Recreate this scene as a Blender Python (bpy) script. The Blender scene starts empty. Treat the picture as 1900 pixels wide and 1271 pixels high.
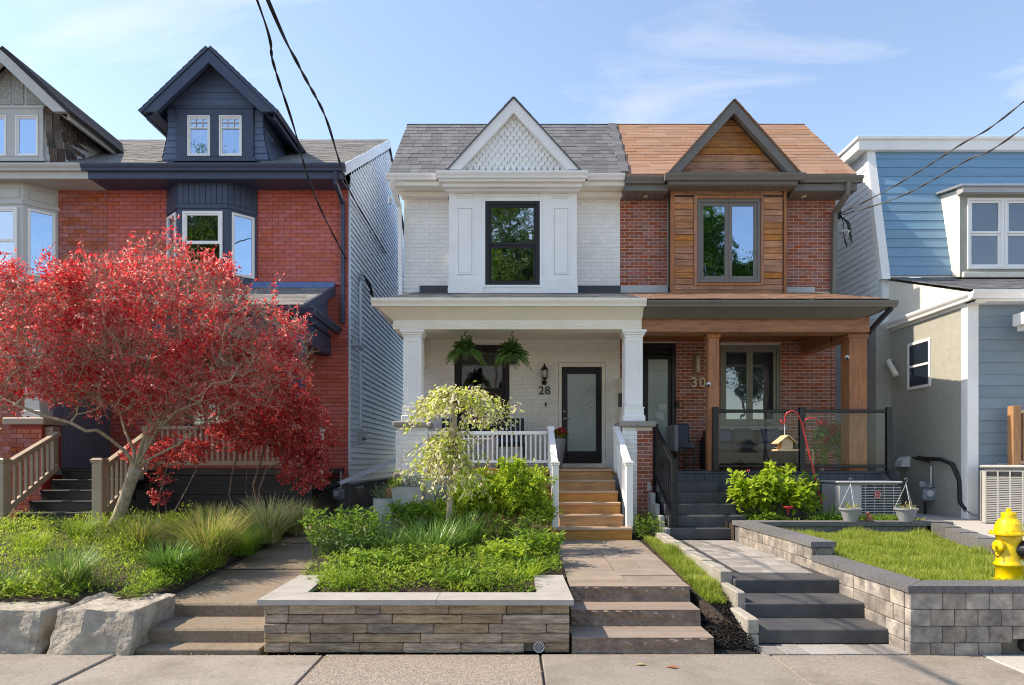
import bpy, math, random
import numpy as np
from mathutils import Matrix, Vector, Euler
random.seed(7); RNG = np.random.default_rng(7)
SC = bpy.context.scene; COL = SC.collection
# ------------------------------------------------------------------ camera, sky, sun, exposure
F = 1267.0                                   # focal length in pixels of a 1900 wide frame
cam_d = bpy.data.cameras.new('camera'); cam = bpy.data.objects.new('camera', cam_d); COL.objects.link(cam)
cam.location = (0, 0, 1.6); cam.rotation_euler = (math.radians(90), 0, 0)
cam_d.sensor_width = 36; cam_d.lens = 36*F/1900; cam_d.shift_y = 0.1155; cam_d.shift_x = 0
cam_d.clip_start = 0.05; cam_d.clip_end = 2000
SC.camera = cam
SUN_DIR = Vector((0.93, -0.06, -1.0)).normalized()   # direction the light travels
sun_d = bpy.data.lights.new('sun', 'SUN'); sun_d.energy = 2.0; sun_d.angle = math.radians(0.53); sun_d.color = (1, 0.95, 0.88)
sun = bpy.data.objects.new('sun', sun_d); COL.objects.link(sun)
sun.rotation_euler = SUN_DIR.to_track_quat('-Z', 'Y').to_euler(); sun.location = (-30, 8, 30)
ELEV = math.asin(-SUN_DIR.z); AZ = math.atan2(-SUN_DIR.x, -SUN_DIR.y)
SC.cycles.filter_width = 1.05
SC.view_settings.view_transform = 'Standard'; SC.view_settings.look = 'None'
SC.view_settings.exposure = 1.78; SC.view_settings.gamma = 1; SC.view_settings.use_white_balance = True; SC.view_settings.white_balance_temperature = 7900; SC.view_settings.white_balance_tint = 12; SC.view_settings.use_curve_mapping = False
W = bpy.data.worlds.new('World'); SC.world = W; W.use_nodes = True
def make_sky():
    nt = W.node_tree; N = nt.nodes; L = nt.links; N.clear()
    out = N.new('ShaderNodeOutputWorld'); bg = N.new('ShaderNodeBackground'); sky = N.new('ShaderNodeTexSky')
    sky.sky_type = 'NISHITA'; sky.sun_disc = False; sky.sun_elevation = ELEV; sky.sun_rotation = AZ
    sky.air_density = 1.0; sky.dust_density = 0.5; sky.ozone_density = 3.4; sky.altitude = 100
    tc = N.new('ShaderNodeTexCoord'); sep = N.new('ShaderNodeSeparateXYZ'); L.new(tc.outputs['Generated'], sep.inputs[0])
    ad = N.new('ShaderNodeMath'); ad.operation = 'ADD'; ad.inputs[1].default_value = 0.12; L.new(sep.outputs[2], ad.inputs[0])
    mx = N.new('ShaderNodeMath'); mx.operation = 'MAXIMUM'; mx.inputs[1].default_value = 0.03; L.new(ad.outputs[0], mx.inputs[0])
    com = N.new('ShaderNodeCombineXYZ')
    for i in (0, 1):
        dv = N.new('ShaderNodeMath'); dv.operation = 'DIVIDE'; L.new(sep.outputs[i], dv.inputs[0]); L.new(mx.outputs[0], dv.inputs[1]); L.new(dv.outputs[0], com.inputs[i])
    mp = N.new('ShaderNodeMapping'); mp.inputs['Rotation'].default_value = (0, 0, 0.35); mp.inputs['Scale'].default_value = (0.9, 2.4, 1); mp.inputs['Location'].default_value = (5.5, 1.9, 0)
    L.new(com.outputs[0], mp.inputs[0])
    nz = N.new('ShaderNodeTexNoise'); nz.inputs['Scale'].default_value = 1.25; nz.inputs['Detail'].default_value = 9; nz.inputs['Roughness'].default_value = 0.6; nz.inputs['Distortion'].default_value = 0.9
    L.new(mp.outputs[0], nz.inputs['Vector'])
    rp = N.new('ShaderNodeValToRGB'); rp.color_ramp.elements[0].position = 0.53; rp.color_ramp.elements[1].position = 0.78; L.new(nz.outputs[0], rp.inputs[0])
    ml = N.new('ShaderNodeMath'); ml.operation = 'MULTIPLY'; ml.inputs[1].default_value = 0.3; L.new(rp.outputs[0], ml.inputs[0])
    mix = N.new('ShaderNodeMixRGB'); mix.inputs[2].default_value = (4.0, 4.1, 4.25, 1)
    L.new(ml.outputs[0], mix.inputs[0]); L.new(sky.outputs[0], mix.inputs[1])
    L.new(mix.outputs[0], bg.inputs[0]); bg.inputs[1].default_value = 0.10; L.new(bg.outputs[0], out.inputs[0])
make_sky()
# ------------------------------------------------------------------ helpers: pixels of the 1900 px frame at a known real depth -> metres
def PX(px, d): return (px-950)*d/F
def PZ(py, d): return 1.6+(855-py)*d/F
WL = {}                                      # world location of every object
ROOT = {}; COUNT = {}
def tag(o, label=None, cat=None, group=None, kind=None):
    if label: o['label'] = label
    if cat: o['category'] = cat
    if group: o['group'] = group
    if kind: o['kind'] = kind
    return o
def place(o, loc, parent):
    COL.objects.link(o); loc = Vector(loc); WL[o.name] = loc
    if parent is not None:
        o.parent = parent; o.location = loc-WL[parent.name]; ROOT[o.name] = ROOT.get(parent.name, parent.name)
    else: o.location = loc
    return o
def thing(name, loc, label, cat, group=None):
    o = bpy.data.objects.new(name, None); o.empty_display_size = 0.2
    place(o, loc, None); return tag(o, label, cat, group)
def struct(o): o['kind'] = 'structure'; return o
def stuff(o): o['kind'] = 'stuff'; return o
class MB:
    def __init__(s): s.v = []; s.f = []
    def add(s, vs, fs):
        b = len(s.v); s.v += [tuple(p) for p in vs]; s.f += [tuple(b+i for i in f) for f in fs]; return s
    def box(s, x0, x1, y0, y1, z0, z1, c=0.0):
        if x0 > x1: x0, x1 = x1, x0
        if y0 > y1: y0, y1 = y1, y0
        if z0 > z1: z0, z1 = z1, z0
        c = min(c, 0.45*(x1-x0), 0.45*(y1-y0), 0.45*(z1-z0))
        if c <= 0:
            vs = [(x, y, z) for z in (z0, z1) for y in (y0, y1) for x in (x0, x1)]
            return s.add(vs, [(0, 2, 3, 1), (4, 5, 7, 6), (0, 1, 5, 4), (2, 6, 7, 3), (0, 4, 6, 2), (1, 3, 7, 5)])
        v, f = CBOX((x1-x0, y1-y0, z1-z0), c); o = ((x0+x1)/2, (y0+y1)/2, (z0+z1)/2)
        return s.add([(p[0]+o[0], p[1]+o[1], p[2]+o[2]) for p in v], f)
    def bar(s, a, b, w, h, up=(0, 0, 1)):
        a = Vector(a); b = Vector(b); d = (b-a).normalized(); up = Vector(up)
        if abs(d.dot(up)) > .99: up = Vector((0, 1, 0))
        r = d.cross(up).normalized()*w/2; u = r.cross(d).normalized()*h/2
        vs = [p+i*r+j*u for p in (a, b) for i, j in ((-1, -1), (1, -1), (1, 1), (-1, 1))]
        return s.add(vs, [(0, 1, 2, 3), (7, 6, 5, 4), (0, 4, 5, 1), (1, 5, 6, 2), (2, 6, 7, 3), (3, 7, 4, 0)])
    def prism(s, poly, axis, lo, hi):        # poly: 2D points in the other two axes, extruded along axis
        n = len(poly); vs = []
        for t in (lo, hi):
            for a, b in poly: vs.append({'x': (t, a, b), 'y': (a, t, b), 'z': (a, b, t)}[axis])
        fs = [tuple(range(n)), tuple(range(2*n-1, n-1, -1))]+[(i, n+i, n+(i+1) % n, (i+1) % n) for i in range(n)]
        return s.add(vs, fs)
    def tube(s, pts, r, n=8, caps=True):
        pts = [Vector(p) for p in pts]; k = len(pts)
        rs = r if isinstance(r, (list, tuple)) else [r]*k
        b = len(s.v); ref = Vector((0.3, 0.2, 1)).normalized()
        for i, p in enumerate(pts):
            t = (pts[min(i+1, k-1)]-pts[max(i-1, 0)]).normalized()
            q = t.cross(ref)
            if q.length < 1e-3: q = t.cross(Vector((1, 0, 0)))
            q.normalize(); w = t.cross(q)
            for j in range(n):
                a = 2*math.pi*j/n; s.v.append(tuple(p+rs[i]*(math.cos(a)*q+math.sin(a)*w)))
        for i in range(k-1):
            for j in range(n): s.f.append((b+i*n+j, b+i*n+(j+1) % n, b+(i+1)*n+(j+1) % n, b+(i+1)*n+j))
        if caps: s.f.append(tuple(b+j for j in range(n-1, -1, -1))); s.f.append(tuple(b+(k-1)*n+j for j in range(n)))
        return s
    def lathe(s, prof, cx, cy, n=20):        # prof: (radius, z)
        b = len(s.v); k = len(prof)
        for r, z in prof:
            for j in range(n): a = 2*math.pi*j/n; s.v.append((cx+r*math.cos(a), cy+r*math.sin(a), z))
        for i in range(k-1):
            for j in range(n): s.f.append((b+i*n+j, b+i*n+(j+1) % n, b+(i+1)*n+(j+1) % n, b+(i+1)*n+j))
        s.f.append(tuple(b+j for j in range(n-1, -1, -1))); s.f.append(tuple(b+(k-1)*n+j for j in range(n)))
        return s
    def poly(s, pts): return s.add(pts, [tuple(range(len(pts)))])
    def rot(s, ang, c=(0, 0, 0), axis='Z'):
        M = Matrix.Translation(c) @ Matrix.Rotation(ang, 4, axis) @ Matrix.Translation(-Vector(c))
        s.v = [tuple(M @ Vector(p)) for p in s.v]; return s
    def move(s, d): s.v = [(p[0]+d[0], p[1]+d[1], p[2]+d[2]) for p in s.v]; return s
    def build(s, name, mat, parent=None, smooth=False, label=None):
        a = np.array(s.v, dtype=float); lo = a.min(0); hi = a.max(0); c = Vector(((lo[0]+hi[0])/2, (lo[1]+hi[1])/2, lo[2]))
        me = bpy.data.meshes.new(name); me.from_pydata([Vector(p)-c for p in s.v], [], s.f); me.materials.append(mat)
        if smooth:
            me.polygons.foreach_set('use_smooth', [True]*len(me.polygons))
            if smooth != 'all': me.set_sharp_from_angle(angle=math.radians(40))
        o = bpy.data.objects.new(name, me); place(o, c, parent)
        if label: o['label'] = label
        return o
def CBOX(d, c):                              # chamfered box about the origin, 24 verts
    h = [x/2 for x in d]; vs = []; idx = {}
    for sx in (-1, 1):
        for sy in (-1, 1):
            for sz in (-1, 1):
                s = (sx, sy, sz)
                for a in range(3):
                    p = [s[i]*(h[i] if i == a else h[i]-c) for i in range(3)]
                    idx[(s, a)] = len(vs); vs.append(tuple(p))
    fs = []
    def face(l):
        P = [Vector(vs[i]) for i in l]; n = (P[1]-P[0]).cross(P[2]-P[0]); m = sum(P, Vector())/len(P)
        fs.append(tuple(l) if n.dot(m) > 0 else tuple(reversed(l)))
    for a in range(3):
        b, e = [i for i in range(3) if i != a]
        for sg in (-1, 1):
            l = []
            for p, q in ((-1, -1), (1, -1), (1, 1), (-1, 1)):
                s = [0, 0, 0]; s[a] = sg; s[b] = p; s[e] = q; l.append(idx[(tuple(s), a)])
            face(l)
        for p in (-1, 1):
            for q in (-1, 1):
                s0 = [0, 0, 0]; s0[a] = -1; s0[b] = p; s0[e] = q; s1 = list(s0); s1[a] = 1
                s0 = tuple(s0); s1 = tuple(s1); face([idx[(s0, b)], idx[(s1, b)], idx[(s1, e)], idx[(s0, e)]])
    for sx in (-1, 1):
        for sy in (-1, 1):
            for sz in (-1, 1): face([idx[((sx, sy, sz), a)] for a in range(3)])
    return vs, fs
def FACEBRICK(L, T, H, c):                   # open-backed brick: front face with chamfers; front towards -Y, centre at origin
    x = L/2; z = H/2
    vs = [(-x+c, -T, -z+c), (x-c, -T, -z+c), (x-c, -T, z-c), (-x+c, -T, z-c), (-x, -T+c, -z), (x, -T+c, -z), (x, -T+c, z), (-x, -T+c, z), (-x, 0, -z), (x, 0, -z), (x, 0, z), (-x, 0, z)]
    fs = [(0, 1, 2, 3)]+[(a, a+0, b) for a, b in ()]
    for i in range(4): j = (i+1) % 4; fs += [(4+i, 4+j, j, i), (8+i, 8+j, 4+j, 4+i)]
    return vs, fs
PM = {}
def pieces(name, parent, base, xf, mat, limit=300, many=None):
    """xf: (loc, scale, euler). The first ones become objects that share one mesh, those past the limit one mesh of kind stuff."""
    v, f = base; root = ROOT.get(parent.name, parent.name); key = (root, name); used = COUNT.get(key, 0)
    k = max(0, min(limit-used, len(xf))); COUNT[key] = used+k
    if k:
        me = bpy.data.meshes.new(name); me.from_pydata(v, [], f); me.materials.append(mat)
        for loc, sc, eu in xf[:k]:
            o = bpy.data.objects.new(name, me); place(o, loc, parent); o.scale = sc; o.rotation_euler = eu
    if len(xf) > k:
        V = np.array(v); vs = []; fs = []
        for i, (loc, sc, eu) in enumerate(xf[k:]):
            R = np.array(Euler(eu).to_matrix()) if any(eu) else None
            p = V*np.array(sc)
            if R is not None: p = p @ R.T
            vs.append(p+np.array(loc)); b = i*len(v); fs += [tuple(b+q for q in ff) for ff in f]
        m = MB(); m.v = [tuple(p) for p in np.concatenate(vs)]; m.f = fs
        stuff(m.build(many or name+'_field', mat, parent))
# ------------------------------------------------------------------ materials (all procedural, world position)
def mat(name, c1, c2=None, rough=0.7, scale=6, stretch=(1, 1, 1), bump=0.0, bscale=None, var=0.0, hue=0.0, spec=0.4, metal=0.0,
        dirt=None, damt=0.0, dscale=0.9, lo=0.35, hi=0.65, kind='noise', coat=0.0, detail=6):
    m = bpy.data.materials.new(name); m.use_nodes = True; nt = m.node_tree; N = nt.nodes; L = nt.links
    b = N['Principled BSDF']; b.inputs['Roughness'].default_value = rough; b.inputs['Metallic'].default_value = metal
    b.inputs['Specular IOR Level'].default_value = spec; b.inputs['Coat Weight'].default_value = coat
    geo = N.new('ShaderNodeNewGeometry')
    mp = N.new('ShaderNodeMapping'); mp.inputs['Scale'].default_value = stretch; L.new(geo.outputs['Position'], mp.inputs[0])
    oi = N.new('ShaderNodeObjectInfo')
    ad = N.new('ShaderNodeMath'); ad.operation = 'ADD'; L.new(oi.outputs['Random'], ad.inputs[0]); L.new(geo.outputs['Random Per Island'], ad.inputs[1])
    fr = N.new('ShaderNodeMath'); fr.operation = 'FRACT'; L.new(ad.outputs[0], fr.inputs[0])
    vec = mp.outputs[0]
    if var or hue:                            # shift the grain from piece to piece
        cm = N.new('ShaderNodeVectorMath'); cm.operation = 'ADD'; sc = N.new('ShaderNodeMath'); sc.operation = 'MULTIPLY'; sc.inputs[1].default_value = 37.0
        L.new(fr.outputs[0], sc.inputs[0]); L.new(mp.outputs[0], cm.inputs[0]); L.new(sc.outputs[0], cm.inputs[1]); vec = cm.outputs[0]
    nz = N.new('ShaderNodeTexNoise' if kind == 'noise' else 'ShaderNodeTexVoronoi'); nz.inputs['Scale'].default_value = scale
    if kind == 'noise': nz.inputs['Detail'].default_value = detail; nz.inputs['Roughness'].default_value = 0.6
    L.new(vec, nz.inputs['Vector'])
    rp = N.new('ShaderNodeMapRange'); rp.inputs[1].default_value = lo; rp.inputs[2].default_value = hi; L.new(nz.outputs[0], rp.inputs[0])
    mx = N.new('ShaderNodeMixRGB'); mx.inputs[1].default_value = (*c1, 1); mx.inputs[2].default_value = (*(c2 or [x*0.85 for x in c1]), 1)
    L.new(rp.outputs[0], mx.inputs[0]); col = mx.outputs[0]
    if dirt:
        n2 = N.new('ShaderNodeTexNoise'); n2.inputs['Scale'].default_value = dscale; n2.inputs['Detail'].default_value = 8; n2.inputs['Roughness'].default_value = 0.65; L.new(geo.outputs['Position'], n2.inputs['Vector'])
        r2 = N.new('ShaderNodeMapRange'); r2.inputs[1].default_value = 0.45; r2.inputs[2].default_value = 0.75; r2.inputs[4].default_value = damt; L.new(n2.outputs[0], r2.inputs[0])
        m2 = N.new('ShaderNodeMixRGB'); m2.inputs[2].default_value = (*dirt, 1); L.new(r2.outputs[0], m2.inputs[0]); L.new(col, m2.inputs[1]); col = m2.outputs[0]
    if var or hue:
        h = N.new('ShaderNodeHueSaturation'); L.new(col, h.inputs['Color'])
        v1 = N.new('ShaderNodeMapRange'); v1.inputs[3].default_value = 1-var; v1.inputs[4].default_value = 1+var; L.new(fr.outputs[0], v1.inputs[0]); L.new(v1.outputs[0], h.inputs['Value'])
        m7 = N.new('ShaderNodeMath'); m7.operation = 'MULTIPLY'; m7.inputs[1].default_value = 7.31; L.new(fr.outputs[0], m7.inputs[0])
        f7 = N.new('ShaderNodeMath'); f7.operation = 'FRACT'; L.new(m7.outputs[0], f7.inputs[0])
        v2 = N.new('ShaderNodeMapRange'); v2.inputs[3].default_value = 0.5-hue; v2.inputs[4].default_value = 0.5+hue; L.new(f7.outputs[0], v2.inputs[0]); L.new(v2.outputs[0], h.inputs['Hue'])
        v3 = N.new('ShaderNodeMapRange'); v3.inputs[3].default_value = 1-var*1.4; v3.inputs[4].default_value = 1+var*0.4; L.new(f7.outputs[0], v3.inputs[0]); L.new(v3.outputs[0], h.inputs['Saturation'])
        col = h.outputs[0]
    L.new(col, b.inputs['Base Color'])
    if bump:
        n3 = N.new('ShaderNodeTexNoise'); n3.inputs['Scale'].default_value = bscale or scale*2; n3.inputs['Detail'].default_value = 8; L.new(vec, n3.inputs['Vector'])
        bp = N.new('ShaderNodeBump'); bp.inputs['Strength'].default_value = 1.0; bp.inputs['Distance'].default_value = bump; L.new(n3.outputs[0], bp.inputs['Height']); L.new(bp.outputs[0], b.inputs['Normal'])
    return m
def leafmat(name, cols, transl=0.45, rough=0.45, spec=0.35):
    m = bpy.data.materials.new(name); m.use_nodes = True; nt = m.node_tree; N = nt.nodes; L = nt.links
    b = N['Principled BSDF']; b.inputs['Roughness'].default_value = rough; b.inputs['Specular IOR Level'].default_value = spec
    geo = N.new('ShaderNodeNewGeometry'); rp = N.new('ShaderNodeValToRGB'); e = rp.color_ramp.elements
    n = len(cols)
    e[0].color = (*cols[0], 1); e[0].position = 0; e[1].color = (*cols[-1], 1); e[1].position = 1
    for i in range(1, n-1): q = e.new(i/(n-1)); q.color = (*cols[i], 1)
    nz = N.new('ShaderNodeTexNoise'); nz.inputs['Scale'].default_value = 2.2; nz.inputs['Detail'].default_value = 3; L.new(geo.outputs['Position'], nz.inputs['Vector'])
    a = N.new('ShaderNodeMath'); a.operation = 'MULTIPLY_ADD'; a.inputs[1].default_value = 0.7; L.new(geo.outputs['Random Per Island'], a.inputs[0])
    s = N.new('ShaderNodeMapRange'); s.inputs[1].default_value = .3; s.inputs[2].default_value = .7; s.inputs[3].default_value = 0; s.inputs[4].default_value = 0.3; L.new(nz.outputs[0], s.inputs[0]); L.new(s.outputs[0], a.inputs[2])
    L.new(a.outputs[0], rp.inputs[0]); L.new(rp.outputs[0], b.inputs['Base Color'])
    t = N.new('ShaderNodeBsdfTranslucent'); L.new(rp.outputs[0], t.inputs[0])
    mx = N.new('ShaderNodeMixShader'); mx.inputs[0].default_value = transl; L.new(b.outputs[0], mx.inputs[1]); L.new(t.outputs[0], mx.inputs[2])
    L.new(mx.outputs[0], N['Material Output'].inputs[0]); return m
def glassmat(name, refl=0.4, tint=(0.6, 0.65, 0.68), wavy=0.004, fres=1.0, gcol=(0.95, 0.97, 1, 1)):
    m = bpy.data.materials.new(name); m.use_nodes = True; nt = m.node_tree; N = nt.nodes; L = nt.links
    N.remove(N['Principled BSDF']); tr = N.new('ShaderNodeBsdfTransparent'); tr.inputs[0].default_value = (*tint, 1)
    gl = N.new('ShaderNodeBsdfGlossy'); gl.inputs['Roughness'].default_value = 0.015; gl.inputs['Color'].default_value = gcol
    lw = N.new('ShaderNodeFresnel'); lw.inputs[0].default_value = 1.5
    a = N.new('ShaderNodeMath'); a.operation = 'MULTIPLY_ADD'; a.inputs[1].default_value = fres; a.inputs[2].default_value = refl; a.use_clamp = True; L.new(lw.outputs[0], a.inputs[0])
    geo = N.new('ShaderNodeNewGeometry'); nb = N.new('ShaderNodeMath'); nb.operation = 'SUBTRACT'; nb.inputs[0].default_value = 1; L.new(geo.outputs['Backfacing'], nb.inputs[1]); pr = N.new('ShaderNodeMath'); pr.operation = 'MULTIPLY'; L.new(a.outputs[0], pr.inputs[0]); L.new(nb.outputs[0], pr.inputs[1])
    nz = N.new('ShaderNodeTexNoise'); nz.inputs['Scale'].default_value = 1.6; L.new(geo.outputs['Position'], nz.inputs['Vector'])
    bp = N.new('ShaderNodeBump'); bp.inputs['Distance'].default_value = wavy; L.new(nz.outputs[0], bp.inputs['Height']); L.new(bp.outputs[0], gl.inputs['Normal'])
    mx = N.new('ShaderNodeMixShader'); L.new(pr.outputs[0], mx.inputs[0]); L.new(tr.outputs[0], mx.inputs[1]); L.new(gl.outputs[0], mx.inputs[2])
    L.new(mx.outputs[0], N['Material Output'].inputs[0]); return m
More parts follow.
